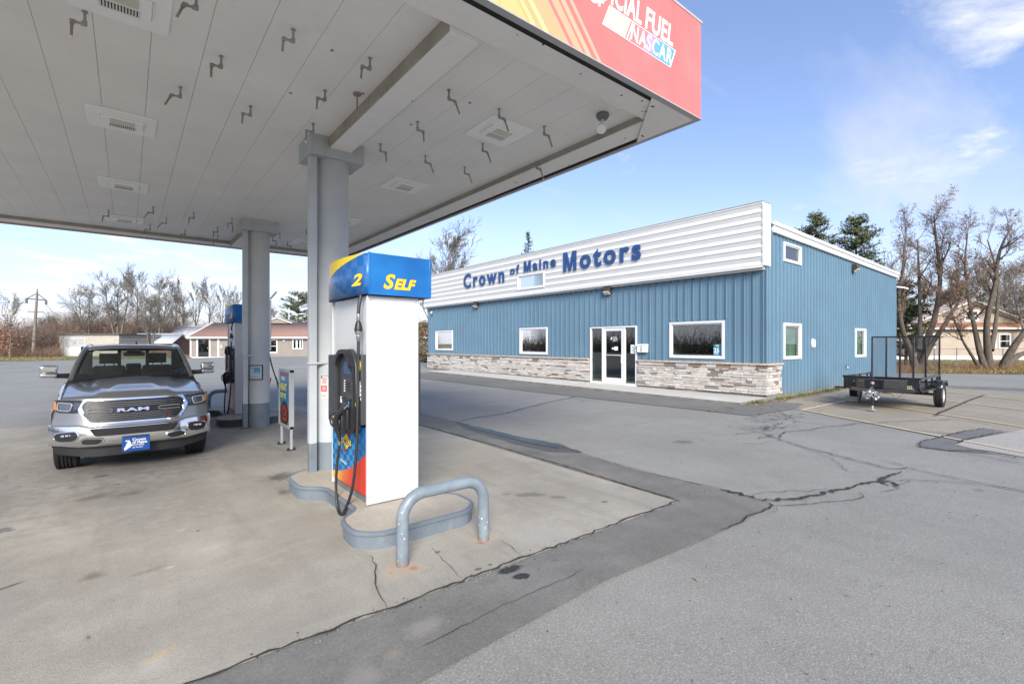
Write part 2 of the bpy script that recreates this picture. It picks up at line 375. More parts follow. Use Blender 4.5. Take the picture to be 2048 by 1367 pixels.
def wob(pts, amp=.03, seed=1, step=.12):
    random.seed(seed); out = []
    for k in range(len(pts)-1):
        a, b = Vector(pts[k]), Vector(pts[k+1]); n = max(1, int((b-a).length/step)); nn = Vector((-(b-a).y, (b-a).x)); nn = nn.normalized() if nn.length else nn
        for i in range(n): out.append(tuple(a+(b-a)*i/n+nn*random.uniform(-amp, amp)*(0 if i == 0 else 1)))
    out.append(tuple(pts[-1])); return out
sheet('asphalt_strip', [(-6.5, 2.36), (1.3, 2.40), (3.0, 2.50), (4.4, 2.42), (5.9, 2.42), (6.02, 3.1), (5.95, 4.4), (6.1, 5.8), (6.15, 8), (6.18, 10.5), (6.4, 15.4), (5.26, 15.4), (5.31, 9), (5.17, 3.19), (-6.5, 3.19)], .010, asphalt_dark, .8)
sheet('asphalt_walk_strip', [(11.4, 24.5), (11.75, 18), (12.2, 5.6), (14.3, 5.35), (15.9, 5.65), (15.9, 6.6), (14.1, 6.6), (14.1, 25.2)], .010, ground_mat('asphalt_mid', (.182, .175, .158), (.22, .211, .192), (.3, .29, .28), lightspeck=.3), 1.0)
sheet('concrete_slab_patch', [(11.63, 1.68), (12.44, 1.57), (13.97, 1.21), (15.5, .9), (14, -.6), (11.6, .1), (11.19, .79), (11.34, 1.14), (11.38, 1.41)], .010, ground_mat('slab_patch', (.40, .375, .335), (.45, .42, .38), (.55, .52, .47), lightspeck=.2), .6)
sheet('asphalt_repair', [(11.4, 2.12), (12.37, 1.97), (13.42, 1.82), (14.23, 1.6), (14.0, 1.22), (12.44, 1.6), (11.65, 1.7), (11.38, 1.42), (11.15, 1.1), (10.9, 1.7), (10.92, 2.03)], .0065, ground_mat('asphalt_repair', (.16, .155, .15), (.2, .195, .19), (.33, .32, .3), lightspeck=.3), .5)
sheet('road', [at(1800, 34), at(2300, 31), at(2300, 25), at(1800, 28.5)], -.03, asphalt, 2) if False else None
# weathered strip of dark asphalt on the far side lot
sheet('asphalt_far_strip', [at(1893, 20.6), at(2100, 19.0), at(2100, 17.9), at(1905, 19.5)], .008, asphalt_dark, 1)
# grass
def grass_mat():
    m, t, b = base_mat('dry_grass'); N = NT(t); v = N.coord()
    c = N.mix(N.ramp(N.noise(v, .35, 5), .38, .62), (.13, .14, .035), (.30, .23, .09))
    c = N.mix(N.ramp(N.noise(v, 5, 6, .7), .5, .8, 0, .7), c, (.21, .12, .06)); c = N.mix(N.ramp(N.noise(v, 40, 3, .7), .4, .8, 0, .6), c, (.09, .08, .03))
    N.set(b.inputs['Base Color'], c); b.inputs['Roughness'].default_value = .95; N.bump(b, N.noise(v, 30, 4), .8, .05); return m
gmat = grass_mat()
def blades(mb, poly_fn, n, h, seed, matn=3):
    random.seed(seed)
    for i in range(n):
        x, y = poly_fn(); z = zg(x, y)+.0; a = random.uniform(0, math.pi); w_ = random.uniform(.012, .03); hh = h*random.uniform(.4, 1.2); lx, ly = random.uniform(-.5, .5)*hh, random.uniform(-.5, .5)*hh
        mb.mi = random.randrange(matn)
        mb.poly([(x-w_*math.cos(a), y-w_*math.sin(a), z), (x+w_*math.cos(a), y+w_*math.sin(a), z), (x+lx, y+ly, z+hh)])
gb = [mat('grass_blade_green', (.12, .15, .035), .8, var=.3), mat('grass_blade_straw', (.34, .26, .11), .8, var=.2), mat('leaf_litter', (.20, .10, .045), .8, var=.3)]
sheet('lawn', [at(-900, 46.2), at(-300, 43.2), at(60, 45.2), at(140, 48.7), at(250, 52.2), at(330, 60.2), at(345, 90), at(-900, 110)], .02, gmat, 4)
sheet('lawn', [at(1790, 28.4), at(1900, 27.4), at(2100, 26), at(2600, 21.8), at(3400, 40), at(2200, 62), at(1700, 62), (36, 10)], .02, gmat, 3)
mb = MB()
def f1():
    px = random.uniform(-150, 420); d = random.uniform(46, 64); d = max(d, 44+max(0, px)*.03); return at(px, d)
blades(mb, f1, 9000, .16, 4)
struct(mb.build('grass', gb), 'stuff')
mb = MB()
def f2():
    px = random.uniform(1770, 2120); k = random.random()**1.5; d = 28.4-(px-1790)*.0075+k*22; return at(px, d)
blades(mb, f2, 22000, .14, 5)
struct(mb.build('grass', gb), 'stuff')
# fallen leaves and weeds along the side wall
mb = MB(); random.seed(8)
for i in range(420):
    x = random.uniform(14.2, 24) if random.random() < .8 else random.uniform(12, 16); y = 6.72-abs(random.gauss(0, .22)) if random.random() < .8 else random.uniform(4, 6.6); z = zg(x, y)+.012
    a = random.uniform(0, 6.3); s_ = random.uniform(.02, .05); mb.mi = random.choice((0, 0, 1, 2))
    mb.poly([(x+s_*math.cos(a+k*1.57)*(1 if k % 2 else .6), y+s_*math.sin(a+k*1.57), z+random.uniform(0, .02)) for k in range(4)])
for i in range(700):
    cxx = random.choice((14.6, 15.1, 16.6, 17.2, 18.4, 19.6, 20.6, 20.9, 21.6, 22.0)); x = cxx+random.gauss(0, .16); y = 6.68-abs(random.gauss(0, .1)); z = zg(x, y)
    a = random.uniform(0, 3.1); hh = random.uniform(.04, .15); mb.mi = 3
    mb.poly([(x-.012*math.cos(a), y-.012*math.sin(a), z), (x+.012*math.cos(a), y+.012*math.sin(a), z), (x+random.uniform(-.06, .06), y+random.uniform(-.06, .03), z+hh)])
struct(mb.build('fallen_leaves', [mat('leaf_brown', (.22, .10, .04), .8, var=.3), mat('leaf_rust', (.35, .14, .06), .8, var=.3), mat('leaf_tan', (.4, .28, .15), .8, var=.2), gb[0]]), 'stuff')
mb = MB(); random.seed(18)
for (x, y) in [(3.55, 2.05), (4.2, 1.2), (2.9, 3.0), (5.5, 1.9), (-.2, 4.1), (.55, 5.75), (3.05, 5.4), (2.6, 1.0)]:
    z = .013; a = random.uniform(0, 6); s_ = random.uniform(.012, .022)
    mb.poly([(x+2.2*s_*math.cos(a), y+2.2*s_*math.sin(a), z), (x-s_*math.sin(a)*.6, y+s_*math.cos(a)*.6, z+.008), (x-2.2*s_*math.cos(a), y-2.2*s_*math.sin(a), z), (x+s_*math.sin(a)*.6, y-s_*math.cos(a)*.6, z)])
struct(mb.build('fallen_leaves', MATS['leaf_tan']), 'stuff')
mb = MB(); random.seed(29)
for i in range(900):
    x, y = random.uniform(1.5, 14), random.uniform(-1.5, 3.15)
    if random.random() < .35: x, y = random.uniform(.5, 6.0), 3.2+abs(random.gauss(0, .05))*random.choice((-1, 1))
    z = zg(x, y)+.011; q = random.uniform(.003, .008); mb.mi = random.choice((0, 0, 1)); mb.sphere((x, y, z+q*.4), q, 5, 3, (1, random.uniform(.6, 1), .7))
struct(mb.build('grit', [mat('grit_grey', (.2, .19, .17), .9, var=.4), mat('grit_dark', (.07, .06, .05), .9)]), 'stuff')
# dirt strip beside the side wall
sheet('dirt_strip', [(15.9, 6.2), (17, 6.42), (19, 6.3), (21, 6.45), (24, 6.5), (24, 6.85), (15.9, 6.85)], .008, ground_mat('dirt', (.20, .15, .10), (.28, .2, .13), (.4, .33, .25), big=2), .5)
# painted lines
def line(pts, w_, dz, m, mb):
    for k in range(len(pts)-1):
        a, b = Vector(pts[k]), Vector(pts[k+1]); n = max(1, int((b-a).length/1.0)); nn = Vector((-(b-a).y, (b-a).x)).normalized()*w_/2
        for i in range(n):
            p, q = a+(b-a)*i/n, a+(b-a)*(i+1)/n
            mb.poly([(p.x-nn.x, p.y-nn.y, zg(*p)+dz), (q.x-nn.x, q.y-nn.y, zg(*q)+dz), (q.x+nn.x, q.y+nn.y, zg(*q)+dz), (p.x+nn.x, p.y+nn.y, zg(*p)+dz)])
def worn(name, c, under, lo=.62, hi=.72):
    m, t, b = base_mat(name); N = NT(t); v = N.coord(); f = N.ramp(N.noise(v, 14, 8, .75), lo, hi); f2 = N.ramp(N.noise(v, 90, 3, .7), .55, .8, 0, .5)
    N.set(b.inputs['Base Color'], N.mix(N.math('MAXIMUM', f, f2), c, under)); b.inputs['Roughness'].default_value = .8; return m
yl = worn('faded_yellow_paint', (.56, .47, .28), (.29, .26, .21), .57, .70)
mb = MB(); line([(14.27, 5.16), (26, 5.05)], .11, .0145, yl, mb)
for x0, x1, yb in ((14.33, 12.69, 2.5), (18.04, 16.22, 2.59), (21.6, 20.0, 2.8), (25.0, 23.4, 3.0)):
    dx = (x1-x0)/(5.1-yb); L = 5.7; line([(x0, 5.1), (x0+dx*L, 5.1-L)], .10, .0185, yl, mb)
struct(mb.build('parking_lines', yl))
wl = worn('faded_white_paint', (.5, .5, .49), (.24, .24, .235), .5, .65)
mb = MB()
for px0, d0, px1, d1 in ((15, 43, 45, 47), (60, 41, 100, 47.5), (160, 42, 175, 48), (480, 46, 560, 55), (560, 44, 640, 52)): line([at(px0, d0), at(px1, d1)], .12, .012, wl, mb)
struct(mb.build('parking_lines', wl))
# cracks
CR = dict(
 main=([(5.99,3.12),(5.98,2.92),(5.99,2.71),(5.96,2.55),(6.19,2.41),(6.37,2.29),(6.64,2.24),(7.08,2.15),(7.43,2.05),(7.76,1.98),(8.06,1.85),(8.06,1.78),(7.95,1.7),(7.81,1.65)], .045),
 tail=([(7.81,1.65),(7.6,1.7),(7.42,1.77)], .008),
 up=([(7.8,1.79),(8.07,1.91),(8.44,1.91),(8.78,1.85)], .028), long=([(10.12,4.4),(9.77,3.91),(9.49,3.49),(9.05,2.5),(8.83,1.98),(9.03,1.84),(9.11,1.84),(9.02,1.64),(8.92,1.18),(8.84,.89),(8.8,.62),(8.7,-.4)], .016),
 l0=([(9.38,2.27),(9.31,2.08),(9.11,1.84)], .01), b1=([(5.99,2.71),(6.11,2.74),(6.33,2.67),(6.46,2.56),(6.6,2.53),(6.76,2.35),(6.91,2.33),(7.08,2.15)], .01),
 b2=([(5.85,2.41),(5.98,2.31),(6.17,2.19),(6.45,2.08),(6.61,1.98),(6.87,1.87),(7.03,1.84),(7.27,1.96)], .014), b3=([(5.96,2.55),(5.85,2.41),(5.64,2.41),(5.39,2.42),(5.19,2.42),(5.06,2.39),(4.87,2.41),(4.67,2.43)], .022),
 b4=([(5.88,2.38),(5.7,2.3),(5.57,2.32),(5.48,2.33)], .008), b5=([(8.07,1.86),(8.36,1.66),(8.6,1.36),(8.72,1.16),(8.82,.88)], .008), b6=([(7.85,1.76),(8.06,1.68),(8.28,1.65),(8.38,1.66)], .008), b7=([(6.41,2.27),(6.25,2.2),(6.17,2.19)], .008),
 c1=([(9.77,3.91),(10.23,4.06),(10.64,4.11),(11.13,3.87),(11.77,3.8),(12.31,3.6),(12.91,3.49),(13.22,3.23),(13.74,3.08),(14.33,2.79),(14.96,2.42),(15.38,2.25),(15.21,1.89),(14.83,1.49),(14.7,1.25)], .016),
 c2=([(15.7,2.64),(16.88,2.67),(18.03,2.66),(19.87,2.67),(21.4,2.66),(23.55,2.62)], .035), c3=([(14.02,5.71),(13.17,5.16),(12.63,4.81),(12.11,4.39),(11.98,4.24)], .012), c4=([(9.49,3.49),(9.22,3.16),(8.88,2.74),(8.62,2.58),(8.21,2.34),(8.35,2.13)], .006),
 c5=([(9.63,3.89),(9.12,4.01),(8.93,4.22)], .007), c6=([(11.39,2.12),(11.53,2.09),(12.37,1.96),(13.42,1.8),(14.23,1.58),(14.11,1.31),(14.0,.99)], .02), c7=([(11.39,2.12),(10.9,2.03),(10.86,1.91),(10.89,1.63),(11.18,1.39),(11.21,1.13),(10.93,.77)], .02),
 c8=([(10.89,1.63),(10.85,1.35),(10.67,.99),(10.6,.75)], .014), c9=([(11.67,1.65),(12.2,1.64),(12.62,1.57),(13.88,1.29)], .018),
 e1=([(6.39,12.5),(6.23,10.67),(6.16,9.83),(6.15,8.09),(6.06,7.21),(6.2,6.36),(6.1,5.72),(6.01,5.08),(5.96,4.43),(5.94,3.91),(5.96,3.47),(6.05,3.12)], .012), e2=([(6.19,9.78),(7.0,10.04),(7.87,10.1),(9.19,10.57),(10.74,11.02),(11.48,11.13),(12.0,11.43)], .03),
 e3=([(11.69,11.15),(11.3,10.44),(11.46,10.0)], .01), p1=([(5.31,11),(5.28,9.94),(5.29,8.28),(5.31,7.39),(5.3,6.44),(5.25,5.09),(5.2,4.19),(5.17,3.53),(5.17,3.2)], .02),
 p2=([(5.17,3.2),(4.67,3.2),(4.34,3.21),(3.75,3.2),(3.3,3.2),(2.86,3.2),(2.34,3.2),(1.43,3.19),(1.12,3.2),(.89,3.19),(.6,3.2),(.32,3.18),(-1,3.2)], .020),
 pc=([(1.67,4.11),(1.65,3.89),(1.56,3.69),(1.51,3.58),(1.48,3.46),(1.46,3.35),(1.43,3.19)], .008), pd=([(2.2,3.94),(2.16,3.69),(2.11,3.38),(2.09,3.21)], .004), pe=([(2.8,3.67),(2.78,3.51),(2.72,3.2)], .005),
 pf=([(1.4,2.66),(1.55,2.66),(1.66,2.67),(1.88,2.69),(2.01,2.7),(2.21,2.7),(2.33,2.71),(2.55,2.7),(2.82,2.7),(2.96,2.72)], .007))
ckm = mat('crack_fill', (.035, .033, .031), .95, var=.3)
def crackmesh(mb, pts, w_, seed, dz):
    random.seed(seed); P = wob(pts, w_*.9 if w_ > .015 else .016, seed, .07 if w_ < .03 else .05)
    L, Rr = [], []
    for i, p in enumerate(P):
        a = Vector(P[max(0, i-1)]); b = Vector(P[min(len(P)-1, i+1)]); d = (b-a); n = Vector((-d.y, d.x)); n = n.normalized() if n.length > 1e-6 else Vector((0, 1))
        tp = min(1, i/3+.25, (len(P)-1-i)/3+.25); ww = w_/2*random.uniform(.45, 1.25)*tp
        for S, sgn in ((L, 1), (Rr, -1)):
            x, y = p[0]+n.x*ww*sgn, p[1]+n.y*ww*sgn; S.append(mb.vert((x, y, zg(x, y)+dz)))
    for i in range(len(P)-1): mb.face(Rr[i], Rr[i+1], L[i+1], L[i])
mb = MB()
for i, (k, (pts, w_)) in enumerate(CR.items()): crackmesh(mb, pts, w_*(1.5 if pts[0][0] > 7 else 1.15), 50+i, .0225)
random.seed(77)
for i in range(46):        # alligator cracking near the corner of the walk
    t = random.random(); bx, by = 12.9-2.7*t+random.gauss(0, .22), 5.1-.7*t*1.2+random.gauss(0, .22); a = random.uniform(0, 3.1); q = [(bx, by)]
    for k in range(3): a += random.uniform(-1.1, 1.1); bx += .2*math.cos(a); by += .2*math.sin(a); q.append((bx, by))
    crackmesh(mb, q, .022, 900+i, .0225)
struct(mb.build('pavement_cracks', ckm))
# puddle
pm, t, b = base_mat('puddle_water'); N = NT(t); b.inputs['Base Color'].default_value = (.04, .045, .055, 1); b.inputs['Roughness'].default_value = .14; b.inputs['Specular IOR Level'].default_value = .4
pw = ground_mat('wet_asphalt', (.095, .09, .085), (.12, .115, .11), (.22, .22, .21), rough=.5, lightspeck=.3)
sheet('wet_asphalt', wob([(6.22, 9.95), (6.2, 8.9), (6.2, 8.09), (6.22, 7.33), (6.36, 6.46), (6.16, 5.68), (5.78, 6.02), (5.68, 6.61), (5.72, 7.62), (5.82, 8.84), (6.22, 9.95)], .03, 3, .15)[:-1], .014, pw, .3)
sheet('puddle', wob([(6.14, 9.5), (6.13, 8.9), (6.13, 8.09), (6.14, 7.5), (6.24, 6.9), (6.2, 6.3), (6.05, 6.15), (5.95, 6.7), (5.93, 7.62), (5.98, 8.84), (6.14, 9.5)], .008, 4, .35)[:-1], .018, pm, .4, zf=lambda x, y: .004)
# kerbed walk in front of the blue building
mb = MB(); n = 24
ys = [6.7+(25.6-6.7)*k/n for k in range(n+1)]
def wz(y): return .17+.085*sst((y-6.7)/19)
for k in range(n):
    y0, y1 = ys[k], ys[k+1]; z0, z1 = wz(y0), wz(y1); i = [mb.vert(p) for p in ((14.08, y0, -.1), (14.08, y1, -.1), (14.08, y1, z1-.012), (14.08, y0, z0-.012), (14.095, y1, z1), (14.095, y0, z0), (16.05, y1, z1), (16.05, y0, z0))]
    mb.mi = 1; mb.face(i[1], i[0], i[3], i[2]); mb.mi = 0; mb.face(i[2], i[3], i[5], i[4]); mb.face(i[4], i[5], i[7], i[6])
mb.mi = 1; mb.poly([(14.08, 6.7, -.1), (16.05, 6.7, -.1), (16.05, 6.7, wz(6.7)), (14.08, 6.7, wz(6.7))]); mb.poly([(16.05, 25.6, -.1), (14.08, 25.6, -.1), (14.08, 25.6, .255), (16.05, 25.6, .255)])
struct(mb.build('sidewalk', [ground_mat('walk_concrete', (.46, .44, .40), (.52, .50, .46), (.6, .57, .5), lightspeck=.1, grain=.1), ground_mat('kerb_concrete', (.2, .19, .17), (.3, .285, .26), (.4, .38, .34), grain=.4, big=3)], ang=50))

# ================================================================== CANOPY
canopy = thing('fuel_canopy', 'large flat grey canopy with red fascia over the fuel pumps', 'canopy', (0, 0, 0))
CX0, CX1, CY0, CY1, SZ = -4.6, 5.36, 3.05, 15.45, 4.7
mb = MB(); x = CX0+.3
k0 = -12
for k in range(k0, 14):
    a, b_ = .17+.402*k, .17+.402*(k+1)-.0035
    a, b_ = max(a, CX0+.1), min(b_, CX1-.35)
    if b_-a > .02: mb.box((a, CY0+.3, SZ), (b_, CY1-.3, SZ+.02))
mb.box((CX0, CY0, SZ+.03), (CX1, CY1, SZ+.05))
mb.build('soffit', soff, canopy)
# perimeter box beams, lower than the soffit, with a stained inner face
mb = MB(); zb, zt = 4.615, 4.76
mb.box((CX0, CY0+.13, zb), (CX1-.13, CY0+.45, zt)); mb.box((CX0, CY1-.45, zb), (CX1-.05, CY1-.075, zt)); mb.box((CX1-.45, CY0+.45, zb+.002), (CX1-.10, CY1-.45, zt))
mb.build('edge_beam', soff, canopy, bevel=.004, seg=1)
mb = MB(); mb.box((CX1-.47, CY0+.45, zb+.01), (CX1-.452, CY1-.45, 4.70)); mb.box((CX0, CY1-.47, zb+.01), (CX1-.45, CY1-.452, 4.70)); mb.build('beam_flashing', brownedge, canopy)
mb = MB(); mb.box((CX0, CY0+.051, zb-.004), (CX1-.051, CY0+.129, zb+.05)); mb.box((CX1-.099, CY0+.13, zb-.004), (CX1-.051, CY1, zb+.05)); mb.box((CX0, CY1-.073, zb+.02), (CX1, CY1-.03, zb+.05)); mb.build('shadow_gap', mat('gap_black', (.012, .012, .014), .8), canopy)
mb = MB()
mb.prism([(4.43, CY0+.012), (CX1-.012, CY0+.012), (CX1-.012, 3.96)], 4.592, 4.60); mb.build('corner_plate', soff, canopy)
random.seed(3)       # rusty holes and screws in the corner plate and edge beam
for (x, y) in [(4.2, 3.32), (2.66, 3.25), (2.95, 3.2), (3.55, 3.3), (4.5, 3.25), (4.6, 3.3), (4.66, 3.2), (4.7, 3.36), (5.2, 3.75), (5.1, 3.95), (5.2, 5.1), (5.1, 6.2), (5.15, 7.4), (5.1, 9.1)]:
    for q in range(random.choice((1, 1, 3))):
        mb = MB(); xx, yy, r = x+random.uniform(-.03, .03), y+random.uniform(-.02, .02), random.uniform(.006, .013); z = 4.612 if not (x > 4.55 and y-3.05 < (x-4.43)) else 4.588
        mb.prism([(xx+r*math.cos(a*.9), yy+r*math.sin(a*.9)) for a in range(7)], z, z+.003); mb.build('rust_spot', mat('rust', (.16, .07, .03), .9, var=.4), canopy)
FZ0, FZ1 = 4.605, 5.745
def fascia_mat():
    m, t, b = base_mat('red_fascia'); N = NT(t); v = N.coord(); s = N.sep(v); X, Z = s[0], s[2]
    q = N.math('ADD', X, N.math('MULTIPLY', N.math('SUBTRACT', Z, 4.6), .95))       # stripes lean to the left going up
    red = (.84, .17, .155); c = red
    def band(a, b_, cc, c):
        f = N.math('MULTIPLY', N.math('GREATER_THAN', q, a), N.math('LESS_THAN', q, b_)); return N.mix(f, c, cc)
    c = N.mix(0, c, c)
    for a, b_, cc in ((-9, 2.62, (.91, .45, .18)), (2.62, 2.86, (.92, .36, .17)), (2.66, 2.71, (.95, .78, .22)), (2.8, 2.86, (.95, .80, .25)), (2.86, 3.12, (.93, .36, .18)), (3.12, 3.18, red), (3.18, 3.30, (.93, .36, .20)), (3.34, 3.42, (.93, .38, .24)), (3.50, 3.56, (.92, .36, .24)), (1.2, 1.32, (.9, .3, .15)), (1.9, 2.1, (.95, .75, .2)), (.4, .7, (.93, .4, .18))):
        c = band(a, b_, cc, c)
    c = N.mix(N.ramp(N.noise(v, 2, 6), .4, .8, 0, .12), c, (.95, .45, .42))
    N.set(b.inputs['Base Color'], c); b.inputs['Roughness'].default_value = .42; return m
fm = fascia_mat()
mb = MB(); xs = [CX0, -2.6, -.15, 2.32, 4.79, CX1]
for a, b_ in zip(xs, xs[1:]): mb.box((a+.002, CY0-.02, FZ0), (b_-.002, CY0+.012, FZ1))
ys_ = [CY0+.012, 5.5, 8, 10.5, 13, CY1]
for a, b_ in zip(ys_, ys_[1:]): mb.box((CX1-.012, a+.002, FZ0), (CX1+.02, b_-.002, FZ1))
mb.box((CX0, CY1-.012, FZ0), (CX1-.014, CY1+.02, FZ1))
fas = mb.build('fascia', fm, canopy)
mb = MB(); mb.box((CX0, CY0-.026, FZ1), (CX1+.026, CY1+.026, FZ1+.03)); mb.box((CX0, CY0-.021, FZ0-.014), (CX1+.021, CY0+.05, FZ0-.002)); mb.box((CX1-.05, CY0+.05, FZ0-.014), (CX1+.021, CY1, FZ0-.002)); mb.box((CX0, CY1-.02, FZ0-.018), (CX1-.02, CY1+.02, FZ0-.002)); mb.build('fascia_edge', mat('edge_metal', (.40, .40, .40), .5), canopy)
# lettering on the fascia
lw = mat('letter_white', (.85, .80, .78), .5, var=.02)
yF = CY0-.0215
parts = []
T = lambda s, x, z, size, m, sx=.8, off=.012, sh=.0, d=0, sp=1.: parts.append(text('lettering', s, size, m, frame((x, yF-d, z), (1, 0, 0), (0, 0, 1)), None, .001, off, sh, sx, 'LEFT', sp))
for st, xa, xb in (('FUEL', 4.245, 4.765), ('OFFICIAL', 3.33, 4.185)):
    o = text('lettering', st, .33, lw, Matrix.Identity(4), None, .001, .008, .22, 1., 'LEFT', 1.06); vs = o.data.vertices; xs_ = [v.co.x for v in vs]; k_ = (xb-xa)/(max(xs_)-min(xs_)); zl = [v.co.y for v in vs]; kz = .245/(max(zl)-min(zl))
    for v in vs: v.co = Vector((xa+(v.co.x-min(xs_))*k_, yF-v.co.z, 5.22+(v.co.y-min(zl))*kz))
    parts.append(o)
T('OF', 3.37, 5.135, .17, lw, .9, .009, .28)
mb = MB(); z0, z1 = 4.985, 5.20; sh = .10
def para(a, b_, z0, z1, d, m):
    mb.mi = m; mb.poly([(a, yF-d, z0), (b_, yF-d, z0), (b_+sh*(z1-z0)/.215, yF-d, z1), (a+sh*(z1-z0)/.215, yF-d, z1)])
para(3.56, 4.715, z0-.008, z1+.008, .0010, 0)
for i, (m) in enumerate((1, 0, 1, 0, 1, 0, 1)): para(3.58+i*.045, 3.58+(i+1)*.045-.006, z0, z1, .0016, m)
para(3.905, 3.93, z0, z1, .0016, 2); para(3.945, 3.97, z0, z1, .0016, 2)
para(3.98, 4.20, z0, z1, .0016, 2); para(4.20, 4.36, z0, z1, .0016, 3); para(4.36, 4.70, z0, z1, .0016, 4)
parts.append(mb.build('lettering', [lw, mat('letter_cream', (.85, .72, .38), .5), mat('letter_red', (.86, .20, .19), .5), mat('letter_lilac', (.42, .28, .55), .5), mat('letter_blue', (.13, .36, .62), .5)]))
o = text('lettering', 'NASCAR', .33, lw, Matrix.Identity(4), None, .0008, .004, .22, 1., 'LEFT', 1.12); vs = o.data.vertices; xs_ = [v.co.x for v in vs]; zl = [v.co.y for v in vs]
for v in vs: v.co = Vector((3.995+(v.co.x-min(xs_))*(.735/(max(xs_)-min(xs_))), yF-.0024-v.co.z, 5.005+(v.co.y-min(zl))*(.178/(max(zl)-min(zl)))))
parts.append(o)
join_meshes('lettering', parts, canopy)
# ceiling light fixtures
lensm, t, b = base_mat('frosted_lens'); b.inputs['Base Color'].default_value = (.62, .60, .50, 1); b.inputs['Roughness'].default_value = .35
cwhite = mat('fixture_white', (.92, .92, .90), .4, var=.01)
def canopy_light(x, y):
    mb = MB(); mb.prism(round_poly([(x-.34, y-.34), (x+.34, y-.34), (x+.34, y+.34), (x-.34, y+.34)], .06), SZ-.018, SZ-.001)
    o = mb.build('ceiling_light', cwhite, canopy, bevel=.006, seg=2)
    m2 = MB(); h = .20
    # shallow raised box with the lens and a louvre
    m2.prism([(x-.21, y-.15), (x+.21, y-.15), (x+.21, y+.15), (x-.21, y+.15)], SZ-.045, SZ-.018); m2.box((x-.225, y-.14, SZ-.03), (x-.212, y+.14, SZ-.018)); m2.box((x+.212, y-.14, SZ-.03), (x+.225, y+.14, SZ-.018))
    m2.build('housing', cwhite, o, bevel=.01)
    m3 = MB(); m3.box((x-.12, y-.135, SZ-.056), (x+.12, y-.01, SZ-.044)); m3.build('lens', lensm, o, bevel=.004)
    m4 = MB(); m4.box((x-.13, y+.03, SZ-.047), (x+.13, y+.12, SZ-.0455)); m4.build('vent', mat('vent_dark', (.05, .04, .03), .8), o)
    m5 = MB()
    for k in range(13): m5.box((x-.128+k*.0205, y+.028, SZ-.056), (x-.117+k*.0205, y+.122, SZ-.046))
    m5.build('louvre', mat('louvre_white', (.72, .70, .66), .5), o)
for y in (5.0, 7.75, 10.83, 13.8):
    canopy_light(-.05, y); canopy_light(3.82, y)
# pipe nozzles of the fire suppression system
tipm = mat('nozzle_tip', (.78, .72, .62), .6); cop = mat('stained_copper', (.33, .25, .21), .5, .3, var=.3)
def nozzle_pipe(x, y, sgn, L=.11, tilt=.25, drop=.09):
    mb = MB(); z = SZ; z1 = z-drop-.03; sx = sgn; hx = x+sx*(L*.85)
    mb.tube([(x, y, z-.001), (x, y, z-.010)], .024, 10); mb.tube([(x, y, z-.002), (x, y, z1)], .0125, 10); mb.sphere((x, y, z1), .020); mb.tube([(x, y, z1+.034), (x, y, z1)], .0195, 10); mb.tube([(x, y, z1), (x+sx*.032, y, z1)], .0195, 10)
    mb.tube([(x, y, z1), (hx, y, z1)], .0125, 8); mb.sphere((hx, y, z1), .019); mb.tube([(hx-sx*.028, y, z1), (hx, y, z1)], .0185, 10)
    p0 = Vector((hx, y, z1)); p1 = p0+Vector((sx*tilt*.12, 0, -.15)); mb.tube([p0, p0.lerp(p1, .22)], .0185, 10); mb.mi = 1; mb.tube([p0, p1], .0115, 8)
    mb.mi = 2; mb.tube([p1, p1+(p1-p0).normalized()*.03], .015, 8)
    mb.v = [Vector((x, y, SZ))+(v-Vector((x, y, SZ)))*.86 for v in mb.v]; mb.build('nozzle_pipe', [galv, cop, tipm], canopy)
for (x, y) in [(-.28, 5.39), (.43, 4.57), (1.15, 4.53), (1.85, 4.51), (.71, 5.39), (1.7, 5.4), (.45, 6.32), (1.13, 6.31), (1.84, 6.31), (-.31, 13.12), (.41, 12.2), (.67, 13.08), (.41, 14.02), (1.1, 12.17), (1.1, 14.15), (1.68, 13.33), (1.81, 12.18), (1.81, 14.34)]: nozzle_pipe(x, y, -1, tilt=random.uniform(.0, .8) if x < 1 else .1, drop=.10 if y < 8 else .12)
for (x, y) in [(2.76, 4.53), (2.85, 5.43), (2.76, 6.36), (3.45, 6.33), (3.45, 4.52), (4.18, 4.52), (3.87, 5.45), (4.16, 6.35), (4.9, 5.47), (2.82, 12.65), (2.97, 13.68), (3.43, 12.29), (3.43, 14.1)]: nozzle_pipe(x, y, 1, tilt=.6 if x > 3.4 or y < 5 else .1)
mb = MB(); mb.tube([(2.0, 5.24, SZ), (2.0, 5.24, SZ-.02)], .045, 10); mb.tube([(2.0, 5.24, SZ), (2.0, 5.24, SZ-.19)], .009, 6); mb.build('hanger_rod', cop, canopy)
mb = MB(); mb.tube([(1.93, 12.9, SZ), (1.93, 12.9, SZ-.17)], .01, 6); mb.build('hanger_rod', cop, canopy)
mb = MB()
for (x, y) in [(1.52, 4.62), (1.42, 5.7), (3.1, 4.62), (2.82, 5.55), (2.15, 4.9), (2.2, 4.95), (2.05, 5.2), (2.55, 5.0), (2.45, 5.6), (.2, 5.2)]: mb.tube([(x, y, SZ+.002), (x, y, SZ-.006)], .016, 10)
mb.build('hole_plug', mat('plug', (.25, .22, .19), .6), canopy)
